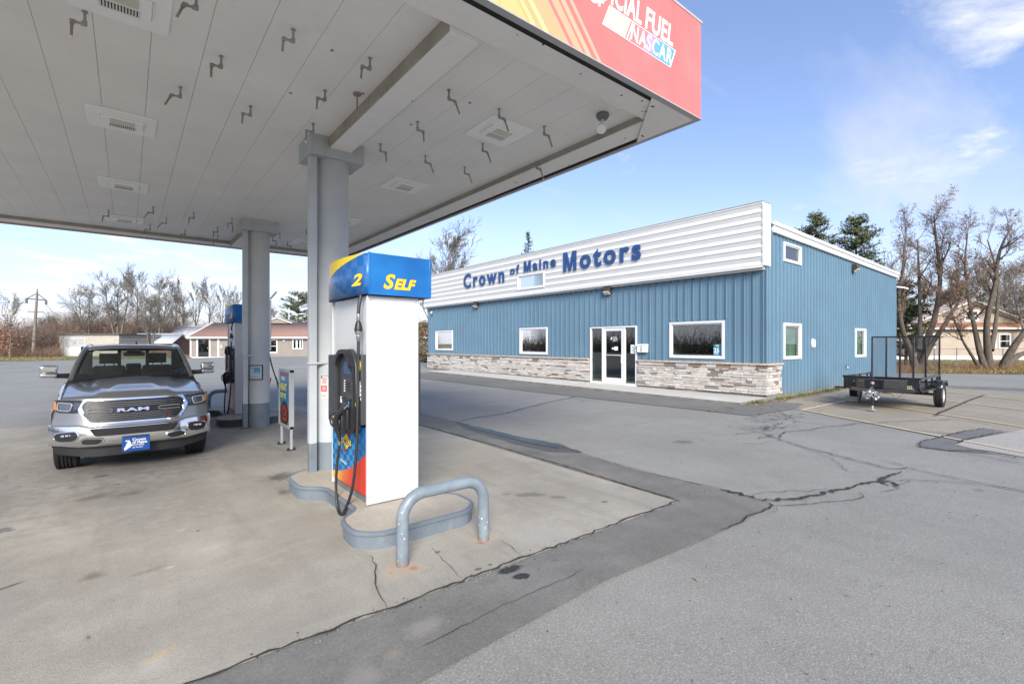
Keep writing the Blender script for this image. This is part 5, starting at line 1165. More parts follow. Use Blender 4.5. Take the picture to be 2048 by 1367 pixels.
# plate
mb = MB(); mb.box((-.165, -.99, .305), (.165, -.965, .515)); pl = mb.build('licence_plate', mat('plate_blue', (.006, .07, .29), .35, var=.05), trk, bevel=.006)
mb = MB(); maine(lambda a, b_: (-.095+a, -.9915, .39+b_), .12, mb); mb.box((-.125, -.9915, .455), (-.075, -.991, .472)); mb.build('plate_emblem', lw2, pl)
join_meshes('lettering', [text('x', s, sz, lw2, frame((-.045, -.9915, z), (1, 0, 0), (0, 0, 1)), None, .0005, of) for s, sz, z, of in (('Crown', .056, .455, .0018), ('of Maine', .050, .415, .0018), ('MOTORS', .034, .383, .0005), ('207-764-5414', .022, .352, .0006))], pl)
# grille: dark field, chrome frame, bars, lettering
gout = [(-.60, 1.075), (.60, 1.075), (.665, .93), (.64, .88), (.54, .715), (-.54, .715), (-.64, .88), (-.665, .93)]
gin = [(-.56, 1.052), (.56, 1.052), (.62, .985), (.585, .905), (.60, .86), (.505, .738), (-.505, .738), (-.60, .86), (-.585, .905), (-.62, .985)]
mb = MB(); patch(mb, round_poly(gout, .03), fy, .028, .05, .04); gr = mb.build('grille', chrome, trk, ang=40)
mb = MB(); patch(mb, round_poly(gin, .03), fy, .032, .05, .0); mb.build('grille_mesh', gblk, gr)
mb = MB(); P = round_poly(gin, .03); mb.tube([(a, fy(a, b_)-.036, b_) for a, b_ in P+P[:1]], .0075, 6, False); mb.build('grille_rim', chrome, gr)
mb = MB()
def gbar(z, h, x0, x1, m_=0):
    n = 14; mb.mi = m_
    pts = [(x0+(x1-x0)*k/n, z) for k in range(n+1)]; A_ = []
    for x, z_ in pts:
        y = fy(x, z_)-.036; A_.append([mb.vert((x, y, z_-h/2)), mb.vert((x, y-.016, z_-h*.3)), mb.vert((x, y-.016, z_+h*.3)), mb.vert((x, y, z_+h/2))])
    for k in range(n):
        for j in range(3): mb.face(A_[k][j], A_[k+1][j], A_[k+1][j+1], A_[k][j+1])
for z, hw in ((1.018, .54), (.990, .57), (.962, .58)): gbar(z, .009, -hw, hw)
for z, hw in ((.850, .57), (.823, .55), (.796, .52), (.769, .50)): gbar(z, .009, -hw, hw)
for s in (-1, 1):
    mb.tube([(s*a, fy(a, b_)-.05, b_) for a, b_ in [(.55, .930), (.30, .928), (.27, .912), (.28, .890), (.31, .886)]], .0095, 6); mb.tube([(s*a, fy(a, b_)-.05, b_) for a, b_ in [(.55, .885), (.36, .880), (.31, .882)]], .0085, 6)
mb.build('grille_bar', chrome, gr)
join_meshes('lettering', [text('x', 'RAM', .066, dchrome, frame((-.225, -.838, .885), (1, 0, 0), (0, .22, 1)), None, .010, .003, 0, 2.75, 'LEFT', 1.08)], gr)
# headlights
lampin, t, b = base_mat('headlamp_dark'); b.inputs['Base Color'].default_value = (.03, .032, .035, 1); b.inputs['Roughness'].default_value = .12
for s in (-1, 1):
    hl = [(.565, 1.045), (.62, 1.068), (.925, 1.075), (.945, .96), (.90, .895), (.70, .885), (.62, .915)]
    mb = MB(); patch(mb, round_poly(mir(hl, s), .03), fy, .022, .025, .05); h = mb.build('headlight', lampin, trk, ang=40)
    mb = MB(); P = round_poly(mir([(.72, 1.02), (.885, 1.035), (.895, .93), (.75, .915)], s), .03); mb.tube([(a, fy(a, b_)-.028, b_) for a, b_ in P+P[:1]], .009, 6, False); mb.build('light_ring', MATS['lamp_clear'], h)
    mb = MB(); patch(mb, round_poly(mir([(.735, 1.005), (.875, 1.02), (.88, .945), (.76, .93)], s), .02), fy, .0255, .025, .0); mb.build('projector', mat('reflector', (.20, .21, .23), .2, .8), h)
    mb = MB(); patch(mb, mir([(.905, 1.05), (.93, 1.055), (.94, .96), (.905, .92)], s), fy, .0255, .02, 0); mb.build('side_marker', mat('amber', (.7, .25, .04), .3), h)
    mb = MB(); patch(mb, mir([(.60, 1.02), (.69, 1.035), (.71, 1.02), (.71, .93), (.66, .94)], s), fy, .0255, .025, 0); mb.build('turn_reflector', mat('reflector_dim', (.12, .12, .13), .2, .8), h)
# cabin
def rail(pts, r, name, m_=silver, sx=(1, -1), n=8):
    for s in sx:
        mb = MB(); mb.tube([(s*a, b_, c) for a, b_, c in pts], r, n); mb.build(name, m_, trk)
rail(smooth([(.845, .83, 1.26), (.80, 1.12, 1.47), (.735, 1.52, 1.70), (.69, 1.78, 1.805), (.67, 2.2, 1.845), (.67, 2.9, 1.83), (.70, 3.08, 1.70), (.80, 3.10, 1.28)], 4), .042, 'roof_rail')
mb = MB(); nx, ny = 16, 12; G = []
for j in range(ny+1):
    y = 1.66+1.36*j/ny; row = []
    for i in range(nx+1):
        a = -1+2*i/nx; hw = .70-.02*sst((y-1.66)/.5); z = 1.845+.045*math.sin(math.pi*min(1, max(0, (y-1.5)/1.7)))-.045*abs(a)**3-(.035*(1-sst((y-1.66)/.12))); row.append(mb.vert((a*hw, y-.05*(1-a*a)*(1-j/ny), z)))
    G.append(row)
for j in range(ny):
    for i in range(nx): mb.face(G[j][i], G[j][i+1], G[j+1][i+1], G[j+1][i])
mb.build('roof', silver, trk, ang=60, solid=.03)
mb = MB(); mb.box((.02, 2.35, 1.88), (.06, 2.5, 1.905)); mb.box((.03, 2.36, 1.90), (.05, 2.48, 1.945)); mb.build('roof_antenna', tblk, trk, bevel=.01)
wgl = glass('car_glass', (.80, .88, .84), .08)
def wsy(t_, a): return .84+.86*t_-.10*(1-a*a)*(1-t_*.5)
mb = MB(); G = []
for j in range(9):
    t_ = j/8; hw = .835-.155*t_; row = [mb.vert((-hw+2*hw*i/16, wsy(t_, -1+i/8), 1.265+.555*t_-.04*t_*t_+.01)) for i in range(17)]; G.append(row)
for j in range(8):
    for i in range(16): mb.face(G[j][i], G[j][i+1], G[j+1][i+1], G[j+1][i])
ws = mb.build('windshield', wgl, trk, ang=60)
mb = MB()     # black frit border and cowl
E_ = [mb_v for mb_v in []]
def wp(t_, a, o_=.006):
    hw = .835-.155*t_; return (a*hw, wsy(t_, a)-o_, 1.265+.555*t_-.04*t_*t_+.01+o_*.6)
for (t0, t1, a0, a1) in ((0, .10, -1, 1), (.93, 1, -1, 1), (.10, .93, -1, -.95), (.10, .93, .95, 1)):
    n = 12; A_ = [[mb.vert(wp(t_, a0+(a1-a0)*k/n)) for k in range(n+1)] for t_ in (t0, t1)]
    for k in range(n): mb.face(A_[0][k], A_[0][k+1], A_[1][k+1], A_[1][k])
mb.build('windshield_border', tblk, ws)
mb = MB(); A_ = [[mb.vert((-.86+1.72*k/16, (.70 if q == 0 else wsy(0, -1+k/8)), 1.25 if q == 0 else 1.275)) for k in range(17)] for q in (0, 1)]
for k in range(16): mb.face(A_[0][k], A_[0][k+1], A_[1][k+1], A_[1][k])
mb.build('cowl', tblk, trk)
for x0, x1 in ((-.62, -.02), (.08, .72)):
    mb = MB(); mb.tube([(x0, .74, 1.282), (x0+.05, .745, 1.30), (x1, .80, 1.335)], .009, 6); mb.bar((x0+.1, .775, 1.315), (x1, .80, 1.325), .006, .02); mb.build('wiper', tblk, trk)
for s in (-1, 1):
    mb = MB(); mb.poly([(s*.845, 1.0, 1.28), (s*.845, 3.0, 1.28), (s*.70, 2.95, 1.80), (s*.70, 1.85, 1.80)]); mb.build('side_window', wgl, trk)
    mb = MB(); mb.bar((s*.845, 2.02, 1.27), (s*.69, 2.05, 1.83), .07, .05, (0, 1, 0)); mb.build('door_pillar', tblk, trk)
mb = MB()
mb.box((-.84, 3.04, 1.2), (.84, 3.10, 1.36)); mb.box((-.84, 3.04, 1.36), (-.66, 3.08, 1.83)); mb.box((.66, 3.04, 1.36), (.84, 3.08, 1.83)); mb.box((-.66, 3.04, 1.76), (.66, 3.08, 1.86))
for x in (-.235, .235): mb.box((x-.03, 3.04, 1.36), (x+.03, 3.07, 1.76))
mb.build('rear_cab_wall', tblk, trk)
mb = MB(); mb.poly([(-.66, 3.055, 1.36), (.66, 3.055, 1.36), (.66, 3.055, 1.76), (-.66, 3.055, 1.76)]); mb.build('rear_window', wgl, trk)
sf = mat('seat_cloth', (.035, .035, .038), .8); tr_ = mat('cabin_trim', (.30, .31, .27), .8); dk = mat('dash_black', (.015, .015, .016), .6)
mb = MB(); mb.box((-.80, .98, 1.0), (.80, 1.45, 1.29)); mb.box((.18, 1.0, 1.28), (.66, 1.35, 1.345)); mb.build('dashboard', dk, trk, bevel=.03)
for x in (-.38, .38):
    mb = MB(); mb.box((x-.25, 1.9, .75), (x+.25, 2.4, .95)); mb.box((x-.25, 2.28, .95), (x+.25, 2.42, 1.46)); st2 = mb.build('seat', sf, trk, bevel=.05, seg=3)
    mb = MB(); mb.box((x-.15, 2.27, 1.50), (x+.15, 2.39, 1.70)); mb.tube([(x-.07, 2.33, 1.40), (x-.07, 2.33, 1.55)], .01, 6); mb.tube([(x+.07, 2.33, 1.40), (x+.07, 2.33, 1.55)], .01, 6); mb.build('headrest', sf, st2, bevel=.05, seg=3)
mb = MB(); mb.box((-.75, 2.75, .8), (.75, 2.95, 1.36)); mb.box((-.13, 2.78, 1.36), (.13, 2.90, 1.48)); mb.build('rear_bench', sf, trk, bevel=.04, seg=2)
mb = MB(); c_ = Vector((.38, 1.52, 1.28)); ring = []
for k in range(25): a = k/24*2*math.pi; ring.append(c_+Vector((math.cos(a), math.sin(a)*.35*-1, math.sin(a)*.93))*.18)
mb.tube(ring, .014, 6, False); mb.bar(c_-Vector((.17, 0, 0)), c_+Vector((.17, 0, 0)), .03, .02); mb.build('steering_wheel', dk, trk)
mb = MB(); mb.box((-.16, 1.60, 1.655), (.09+.07, 1.63, 1.735)); mb.box((-.11, 1.56, 1.70), (.11, 1.66, 1.80)); mb.build('rear_view_mirror', dk, trk, bevel=.015)
mb = MB(); mb.poly([(x, wsy(.17, .75)-.004+0, z) for x, z in ((.60, 1.36), (.69, 1.37), (.69, 1.405), (.60, 1.395))]) if False else mb.box((.585, 1.01, 1.37), (.675, 1.012, 1.40)); mb.build('windshield_sticker', mat('sticker_blue', (.05, .15, .45), .5), trk)
for s in (-1, 1):
    mb = MB(); mb.box((min(s*.80, s*.83), 1.5, 1.25), (max(s*.80, s*.83), 2.9, 1.33)); mb.tube([(s*.80, 1.05, 1.30), (s*.74, 1.45, 1.60), (s*.665, 1.80, 1.76), (s*.64, 2.9, 1.76)], .03, 6); mb.build('cabin_lining', tr_, trk)
    # mirrors
    mb = MB(); mb.tube([(s*.87, 1.06, 1.345), (s*.98, 1.03, 1.35), (s*1.06, 1.02, 1.36)], [.045, .04, .045], 10); mi = mb.build('mirror_arm', tblk, trk)
    mb = MB(); xx = [s*1.01, s*1.23]; mb.box((min(xx), .96, 1.40), (max(xx), 1.10, 1.535)); mb.build('mirror_cap', chrome, mi, bevel=.035, seg=3)
    mb = MB(); mb.box((min(xx)+.003, .955, 1.325), (max(xx)-.003, 1.10, 1.40)); mb.build('mirror_base', dchrome, mi, bevel=.025, seg=3)
    mb = MB(); mb.box((min(xx)+.01, 1.10, 1.35), (max(xx)-.01, 1.106, 1.52)); mb.build('mirror_glass', chrome, mi)
# wheels
def wheel(parent, x, y, z, r, w_, side, rimm, axis='x', name='wheel', lugs=5):
    def off(p): return p
    prof = [(r*.62, -w_*.42), (r*.72, -w_*.5), (r*.9, -w_*.5), (r*.965, -w_*.44), (r, -w_*.38)]
    for q in (-.24, -.08, .08, .24): prof += [(r, w_*(q-.03)), (r-.012, w_*(q-.024)), (r-.012, w_*(q+.024)), (r, w_*(q+.03))]
    prof += [(r, w_*.38), (r*.965, w_*.44), (r*.9, w_*.5), (r*.72, w_*.5), (r*.62, w_*.42)]
    e = MB(); e.lathe(prof, (x, y, z) if axis == 'x' else (x, y, z), axis, 40); 
    n = 44
    for k in range(n):       # tread blocks
        a = 2*math.pi*k/n
        for q0, q1, ph in ((-.44, -.30, 0), (.30, .44, .5), (-.18, -.11, .3), (.11, .18, .8), (-.04, .04, .1)):
            aa = a+ph*2*math.pi/n; c0 = (r+.0035)*math.cos(aa); s0 = (r+.0035)*math.sin(aa)
            if axis == 'x': cc = (x+w_*(q0+q1)/2, y+c0, z+s0); e.obox(cc, (1, 0, 0), (0, -math.sin(aa), math.cos(aa)), (0, math.cos(aa), math.sin(aa)), w_*(q1-q0)/2, r*.052, .004)
            else: cc = (x+s0, y+w_*(q0+q1)/2, z+c0); e.obox(cc, (0, 1, 0), (math.cos(aa), 0, -math.sin(aa)), (math.sin(aa), 0, math.cos(aa)), w_*(q1-q0)/2, r*.052, .004)
    whl = e.build(name, rubber, parent, ang=25)
    mb = MB(); h0 = w_*.42*side; hh = w_*.25*side
    mb.lathe([(r*.63, -w_*.42), (r*.60, -w_*.3), (r*.60, w_*.3), (r*.63, w_*.42)], (x, y, z), axis, 32)
    mb.lathe([(.001, hh+.02*side), (r*.14, hh+.02*side), (r*.18, hh), (r*.2, hh-.02*side)], (x, y, z), axis, 20)
    for k in range(lugs):
        a = 2*math.pi*k/lugs; dv = (0, math.cos(a), math.sin(a)) if axis == 'x' else (math.sin(a), 0, math.cos(a)); c0 = Vector((x, y, z)); o_ = Vector((hh, 0, 0)) if axis == 'x' else Vector((0, hh, 0)); mb.bar(c0+o_*.9+Vector(dv)*r*.1, c0+o_*1.2+Vector(dv)*r*.61, r*.2, .03, (1, 0, 0) if axis == 'x' else (0, 1, 0))
    mb.build('rim', rimm, whl)
    return whl
for y in (0, 3.52):
    for s in (-1, 1): wheel(trk, s*.815, y, .40, .40, .27, s, dchrome)
mb = MB()
for y in (0, 3.52):
    for s in (-1, 1):
        pts = [(s*.72, y+.49*math.cos(a), .38+.49*math.sin(a)) for a in [math.pi*k/12 for k in range(13)]]; A_ = [[mb.vert((q, p[1], p[2])) for p in pts] for q in (s*.45, s*.93)]
        for k in range(12): mb.face(A_[0][k], A_[0][k+1], A_[1][k+1], A_[1][k])
mb.build('wheel_well', tblk, trk)
mb = MB()
for s in (-1, 1): mb.tube([(s*.93, .62, .42), (s*1.0, .75, .40), (s*1.0, 2.8, .40), (s*.93, 2.9, .42)], .035, 8)
mb.build('side_step', dchrome, trk)
# wheel-arch lips and hood/fender seams read as thin dark lines
for s in (-1, 1):
    mb = MB(); mb.tube([(s*(.86-.0*k), -.45+.1*k, hoodz(.875, -.66+(1.54)*(k*.1+.0)/1.33)+.012-.0) for k in range(13)], .004, 4); mb.build('panel_gap', gblk, trk)

# ================================================================== UTILITY TRAILER (local: x to the rear, y to its right side seen from the jack, z up)
trl = thing('utility_trailer', 'black open utility trailer with raised mesh ramp gate', 'trailer', (17.75, 3.93, .10), R(1.2))
tb = mat('trailer_black', (.012, .013, .016), .22, var=.1, coat=.5); tb2 = mat('deck_wood', (.10, .08, .06), .8, var=.3)
hw, L0, L1 = .86, -1.42, 1.45
mb = MB()
mb.box((L0, -hw, .52), (L0+.05, hw, .865)); mb.box((L0, -hw, .50), (L1, -hw+.05, .62)); mb.box((L0, hw-.05, .50), (L1, hw, .62)); mb.box((L1-.06, -hw, .50), (L1, hw, .60))
for s in (-1, 1):
    mb.box((L0+.0, s*hw-.025 if s > 0 else -hw-.025, .825), (L1, s*hw+.025 if s > 0 else -hw+.025, .875))
    for x in (-.6, .2, 1.0, L1-.05): mb.box((x, s*hw-.024 if s > 0 else -hw-.024, .6), (x+.045, s*hw+.024 if s > 0 else -hw+.024, .83))
mb.box((L0-.02, -hw-.05, .86), (L0+.06, hw+.02, .885)); mb.build('side_rails', tb, trl, bevel=.004, seg=1)
mb = MB(); mb.box((L0+.05, -hw+.05, .575), (L1-.06, hw-.05, .60)); mb.build('deck', tb2, trl)
JX = -2.17
mb = MB()
for s in (-1, 1): mb.bar((L0+.02, s*.72, .53), (JX+.10, s*.05, .53), .05, .10)
mb.box((L0-.0, -.3, .47), (L0+.3, .3, .50)); mb.bar((L0-.3, -.35, .53), (L0-.3, .35, .53), .04, .08); mb.build('tongue', tb, trl)
mb = MB(); mb.prism([(L0-.001, -.62), (L0-.001, .62), (L0-.34, .30), (L0-.34, -.18)], .80, .815); 
mb.mi = 1; mb.prism([(L0-.002, -.60), (L0-.002, .60), (L0-.32, .28), (L0-.32, -.16)], .58, .80); mb.build('tool_tray', [mat('tread_plate', (.055, .058, .065), .35, .4, bump=.8, bscale=120), tb], trl)
mb = MB()
for k in range(16):
    y = -.52+k*.07; 
    xa = L0-.30*max(0, min(1, (y+.62)/.42, (.62-y)/.33)); mb.bar((L0-.01, y, .818), (xa, y, .818), .022, .012)
mb.build('tray_rib', MATS['tread_plate'], trl)
mb = MB(); mb.tube([(JX, 0, .12), (JX, 0, .52)], .028, 12); mb.tube([(JX, 0, .40), (JX, 0, .88)], .037, 12); mb.tube([(JX, 0, .88), (JX, 0, .92)], .05, 10); mb.tube([(JX, 0, .90), (JX, .13, .90), (JX, .13, .98)], .012, 6)
mb.mi = 1; mb.lathe([(.001, .02), (.09, .02), (.09, .035), (.03, .05), (.03, .14)], (JX, 0, 0), 'z', 14); mb.tube([(JX-.001, 0, .72), (JX, 0, .78)], .042, 10); mb.build('jack', [tb, galv], trl)
zn = mat('zinc', (.55, .55, .56), .3, .9, var=.2)
mb = MB(); mb.tube([(JX+.06, 0, .55), (JX-.18, 0, .55), (JX-.30, 0, .54)], [.05, .05, .045], 10); mb.sphere((JX-.32, 0, .53), .055); mb.bar((JX-.2, 0, .60), (JX-.02, 0, .64), .03, .03)
for s in (-1, 1): mb.tube([(JX+.05, s*.05, .53), (JX-.02, s*.12, .47), (JX-.05, s*.2, .50)], .018, 6)
mb.build('coupler', zn, trl)
def chain(pts, parent, name='safety_chain'):
    P = smooth(pts, 5); mb = MB()
    for k in range(len(P)-1):
        c_ = (P[k]+P[k+1])/2; d = (P[k+1]-P[k]).normalized(); q = d.orthogonal().normalized() if k % 2 else d.cross(d.orthogonal()).normalized()
        ring = [c_+d*math.cos(a)*.026+q*math.sin(a)*.015 for a in [i*math.pi/4 for i in range(9)]]; mb.tube(ring, .0055, 5, False)
    mb.build(name, zn, parent)
for s in (-1, 1): chain([(JX+.12, s*.09, .50), (JX-.02, s*.15, .42), (JX-.08, s*.11, .33), (JX-.10, s*.04, .38), (JX-.12, s*.0, .48), (JX-.05, s*.11, .52)], trl)
mb = MB(); mb.tube(smooth([(JX+.2, -.1, .48), (JX+.3, -.34, .46), (JX+.33, -.42, .34), (JX+.35, -.52, .42), (JX+.40, -.62, .50)]), .006, 6); mb.mi = 1; mb.tube(smooth([(JX+.3, .2, .5), (JX+.1, .1, .56), (JX+.0, .06, .52)]), .012, 6); mb.build('wiring', [mat('wire_brown', (.12, .03, .01), .5), mat('wire_blue', (.03, .09, .25), .4)], trl)
# stickers on the front
mb = MB(); x = L0-.003
for (y0, y1, z0, z1, m_) in ((.46+-.98, .62-1.04, .70, .78, 0), (-.70, -.44, .595, .665, 1), (-.74, -.36, .545, .59, 2), (.14-.2, -.34, .485, .53, 0)):
    mb.mi = m_; mb.box((x-.001, min(y0, y1), z0), (x+.002, max(y0, y1), z1))
mb.mi = 3
for k in range(5): mb.box((x-.002, -.68+k*.045, .61), (x-.001, -.655+k*.045, .65))
mb.build('safety_sticker', [lw2, mat('sticker_yel', (.45, .42, .22), .5), mat('sticker_silver', (.4, .4, .42), .3), black], trl)
join_meshes('lettering', [text('x', s, sz, lw2, frame((x-.001, y, z), (0, -1, 0), (0, 0, 1)), None, .0005, .0) for s, sz, y, z in (('Docs', .10, .62, .70),)], trl)
# gate
G0, G1, GH = .60, 1.0, 1.96
mb = MB(); gx = L1+.02; gh = hw-.02
lean = .03
def gp(y, z): return (gx+lean*(z-.6), y, z)
for y in (-gh, -gh*.62, -gh*.27, gh*.13, gh*.55, gh): mb.bar(gp(y, .60), gp(y, 2.02), .045, .045)
mb.bar(gp(-gh-.022, 2.02), gp(gh+.022, 2.02), .045, .045); mb.bar(gp(-gh, .62), gp(gh, .62), .045, .045)
gt = mb.build('ramp_gate', tb, trl)
mb = MB(); dy, dz = .062, .026; ny_, nz_ = int(2*gh/dy), int(1.40/dz)
for j in range(nz_):
    z = .62+j*dz
    for i in range(ny_):
        y = -gh+i*dy+(dy/2 if j % 2 else 0)
        if y+dy > gh: continue
        if j % 1 == 0:
            a, b_, c_ = gp(y, z), gp(y+dy/2, z+dz), gp(y+dy, z); w2 = .0034
            for p, q in ((a, b_), (b_, c_)):
                mb.poly([(p[0]+.012, p[1], p[2]-w2), (q[0]+.012, q[1], q[2]-w2), (q[0]+.012, q[1], q[2]+w2), (p[0]+.012, p[1], p[2]+w2)])
mb.build('gate_mesh', tb, gt, solid=.004)
# fenders, wheels, axle
AX = .36
for s in (-1, 1):
    mb = MB(); y0, y1 = s*(hw+.03), s*(hw+.26); prof = [(AX-.50, .56), (AX-.36, .745), (AX+.36, .745), (AX+.50, .56)]
    A_ = [[mb.vert((a, y, b_)) for a, b_ in prof] for y in (y0, y1)]
    for k in range(3): mb.face(A_[0][k], A_[0][k+1], A_[1][k+1], A_[1][k])
    lo = [mb.vert((a, y1, b_-.05)) for a, b_ in prof]
    for k in range(3): mb.face(A_[1][k], A_[1][k+1], lo[k+1], lo[k])
    mb.build('fender', tb, trl, solid=.006)
    wheel(trl, AX, s*(hw+.145), .34, .34, .20, s, mat('trailer_rim', (.6, .6, .6), .35, .3), 'y')
    mb = MB(); mb.box((L0+.02, s*(hw+.05)-.03, .50), (L0+.06, s*(hw+.2)+.03, .55)) ; mb.bar((L0+.06, s*(hw+.02), .52), (AX-.45, s*(hw+.13), .54), .04, .04); mb.build('fender_bracket', tb, trl)
mb = MB(); mb.tube([(AX, -hw-.06, .34), (AX, hw+.06, .34)], .035, 8)
for s in (-1, 1): mb.bar((AX-.35, s*.7, .46), (AX+.35, s*.7, .46), .05, .03); mb.bar((AX, s*.7, .36), (AX, s*.7, .46), .05, .05)
mb.build('axle', tb, trl)
mb = MB(); o = Vector((17.62, 4.92, .10)); mb.obox(o+Vector((0, 0, .075)), (1, .1, 0), (-.1, 1, 0), (0, 0, 1), .10, .16, .075)
o = mb.build('concrete_block', mat('block_grey', (.36, .33, .30), .9, var=.15, bump=.5, bscale=30), bevel=.008); tag(o, 'grey concrete block chocking the left trailer wheel', 'block')

# ================================================================== BACKGROUND: VEGETATION
class Tree:
    def __init__(s, seed, leaf=0., spread=.62, up=.16, lvls=4, twig=.006, bk=1.): s.r = random.Random(seed); s.t = MB(); s.c = MB(); s.leaf = leaf; s.spread = spread; s.up = up; s.lv = lvls; s.tw = twig; s.bk = bk
    def leafq(s, p):
        r = s.r
        a = Vector((r.uniform(-1, 1), r.uniform(-1, 1), r.uniform(-1, 1))).normalized(); b = a.orthogonal().normalized(); z = r.uniform(.03, .06); s.c.mi = 1
        q = p+Vector((r.uniform(-.08, .08), r.uniform(-.08, .08), -.05)); s.c.poly([q+a*z, q+b*z*.7, q-a*z, q-b*z*.7]); s.c.mi = 0
    def grow(s, p, d, L, rad, lv):
        r = s.r; n = 5 if lv > 1 else 3; pts = [Vector(p)]; d = Vector(d).normalized(); q = Vector(p); rs = [rad]
        dirs = []
        for k in range(n):
            d = (d+Vector((r.uniform(-1, 1), r.uniform(-1, 1), r.uniform(-.6, 1)))*.17*s.bk+Vector((0, 0, s.up*.5))).normalized(); q = q+d*L/n; pts.append(q.copy()); rs.append(max(s.tw, rad*(1-.62*(k+1)/n))); dirs.append(d.copy())
        mesh = s.t if lv >= s.lv-1 else s.c
        mesh.tube(pts, rs, 6 if lv >= s.lv-1 else (4 if lv > 1 else 3), False)
        s.kids(pts, rs, dirs, L, lv)
    def kids(s, pts, rs, dirs, L, lv, skip=1):
        r = s.r; n = len(dirs)
        if lv > 0:
            for k in range(skip, n+1):
                for _ in range(2 if r.random() < .18 else (1 if r.random() < .88 else 0)):
                    dd = dirs[min(k, n)-1]; ax = Vector((r.uniform(-1, 1), r.uniform(-1, 1), r.uniform(-1, 1))).cross(dd).normalized()
                    nd = (dd+ax*r.uniform(.55, 1.25)*s.spread*1.2).normalized(); s.grow(pts[k], nd, L*r.uniform(.45, .68), rs[k]*r.uniform(.5, .75), lv-1)
        elif s.leaf and r.random() < s.leaf:
            for _ in range(r.choice((1, 2, 3))): s.leafq(pts[-1])
    def stem(s, pts, radii, lv, L):
        P = [Vector(p) for p in smooth(pts, 3)]; n = len(P); m_ = len(radii)-1
        rs = [radii[min(m_, int(k/(n-1)*m_))]*(1-(k/(n-1)*m_ % 1))+radii[min(m_, int(k/(n-1)*m_)+1)]*(k/(n-1)*m_ % 1) for k in range(n)]
        rs = [q*.82 for q in rs]; s.t.tube(P, rs, 9, False); dirs = [(P[k+1]-P[k]).normalized() for k in range(n-1)]
        for k in range(int(n*.48), n):
            for _ in range(1 if s.r.random() < .7 else 2):
                dd = dirs[min(k, n-1)-1]; ax = Vector((s.r.uniform(-1, 1), s.r.uniform(-1, 1), s.r.uniform(-.5, .8))).cross(dd).normalized(); s.grow(P[k], (dd+ax*s.r.uniform(.6, 1.1)).normalized(), L*s.r.uniform(.6, 1.1)*(1-.4*k/n), rs[k]*.6, lv-1)
    def build(s, label, cat, loc, tm, cms, group=None, rz=0, name='bare_tree'):
        t = thing(name, label, cat, loc, rz, group); s.t.build('trunk', tm, t, ang=80); s.c.build('crown', cms, t, ang=80); return t
bark = mat('bark_brown', (.105, .083, .064), .9, var=.25, scale=6, bump=.8, bscale=30); bark2 = mat('bark_grey', (.145, .128, .108), .9, var=.25, scale=6, bump=.6, bscale=30)
twig = mat('twig_brown', (.125, .098, .074), .9, var=.25); twig2 = mat('twig_grey', (.165, .145, .118), .9, var=.2); oldleaf = mat('dry_leaf', (.25, .11, .05), .8, var=.35)
def G_(px, d): x, y = at(px, d); return (x, y, zg(x, y))
# two big multi-stem trees right of the showroom
d = 30.5
def rp(px, py, dd=0, base=None, d0=d):       # point of a limb: across, depth offset, height
    r0 = (base-1024)/953*d0; r = (px-1024)/953*(d0+dd); z = 1.9-(py-687)/953*(d0+dd)
    v_ = Vector((C_*(r-r0)+S_*dd, -S_*(r-r0)+C_*dd, z-G_(base, d0)[2])); return v_
T1 = Tree(11, .35, .66, .05, 4, .006); B = 1835
T1.stem([rp(1832, 742, 0, B), rp(1822, 705, 0, B), rp(1805, 660, -.5, B), rp(1798, 600, -.8, B), rp(1806, 530, -.4, B), rp(1812, 470, 0, B)], [.30, .22, .15, .09, .04], 4, 1.87)
T1.stem([rp(1836, 742, .1, B), rp(1845, 700, .2, B), rp(1868, 640, .4, B), rp(1880, 560, .6, B), rp(1872, 480, .3, B), rp(1868, 432, 0, B)], [.34, .24, .17, .10, .04], 4, 2.02)
T1.stem([rp(1838, 738, 0, B), rp(1862, 690, -.4, B), rp(1895, 640, -.8, B), rp(1925, 590, -1.2, B), rp(1940, 540, -1.4, B)], [.26, .18, .13, .07, .035], 4, 1.73)
T1.stem([rp(1838, 700, 0, B), rp(1840, 640, .9, B), rp(1838, 560, 1.6, B), rp(1835, 480, 2.2, B)], [.2, .14, .10, .04], 4, 1.87)
T1.build('bare brown tree with forked trunks right of the blue building', 'tree', G_(B, d), bark, [twig, oldleaf], 'bare trees by the grass verge')
T2 = Tree(23, .30, .66, .04, 4, .006); B = 1990; d2 = 30.0
q = lambda px, py, dd=0: rp(px, py, dd, B, d2)
T2.stem([q(1972, 742), q(1960, 705, .2), q(1950, 660, .3), q(1938, 600, .2), q(1930, 530, 0), q(1935, 470, 0)], [.24, .19, .13, .08, .04], 4, 1.80)
T2.stem([q(1982, 744), q(1975, 700), q(1974, 640, -.3), q(1990, 570, -.6), q(2000, 500, -.8), q(2025, 450, -.9)], [.30, .22, .16, .10, .04], 4, 1.94)
T2.stem([q(2000, 744), q(2020, 705, -.4), q(2048, 665, -.7), q(2100, 600, -1), q(2140, 520, -1)], [.32, .24, .18, .10, .05], 4, 1.87)
T2.stem([q(2005, 742), q(2030, 715, .5), q(2062, 700, .9), q(2120, 670, 1.2), q(2180, 600, 1.2)], [.26, .2, .15, .08, .04], 4, 1.73)
T2.stem([q(1960, 738), q(1940, 705, -.5), q(1925, 680, -.9), q(1905, 630, -1.2), q(1895, 590, -1.4)], [.14, .10, .07, .05, .03], 4, 1.37)
T2.stem([q(1982, 700, 0), q(1992, 640, .8), q(1996, 560, 1.4), q(1975, 480, 1.8)], [.2, .13, .09, .04], 4, 1.80)
T2.build('spreading bare tree with five leaning trunks at the right edge', 'tree', G_(B, d2), bark, [twig, oldleaf], 'bare trees by the grass verge')
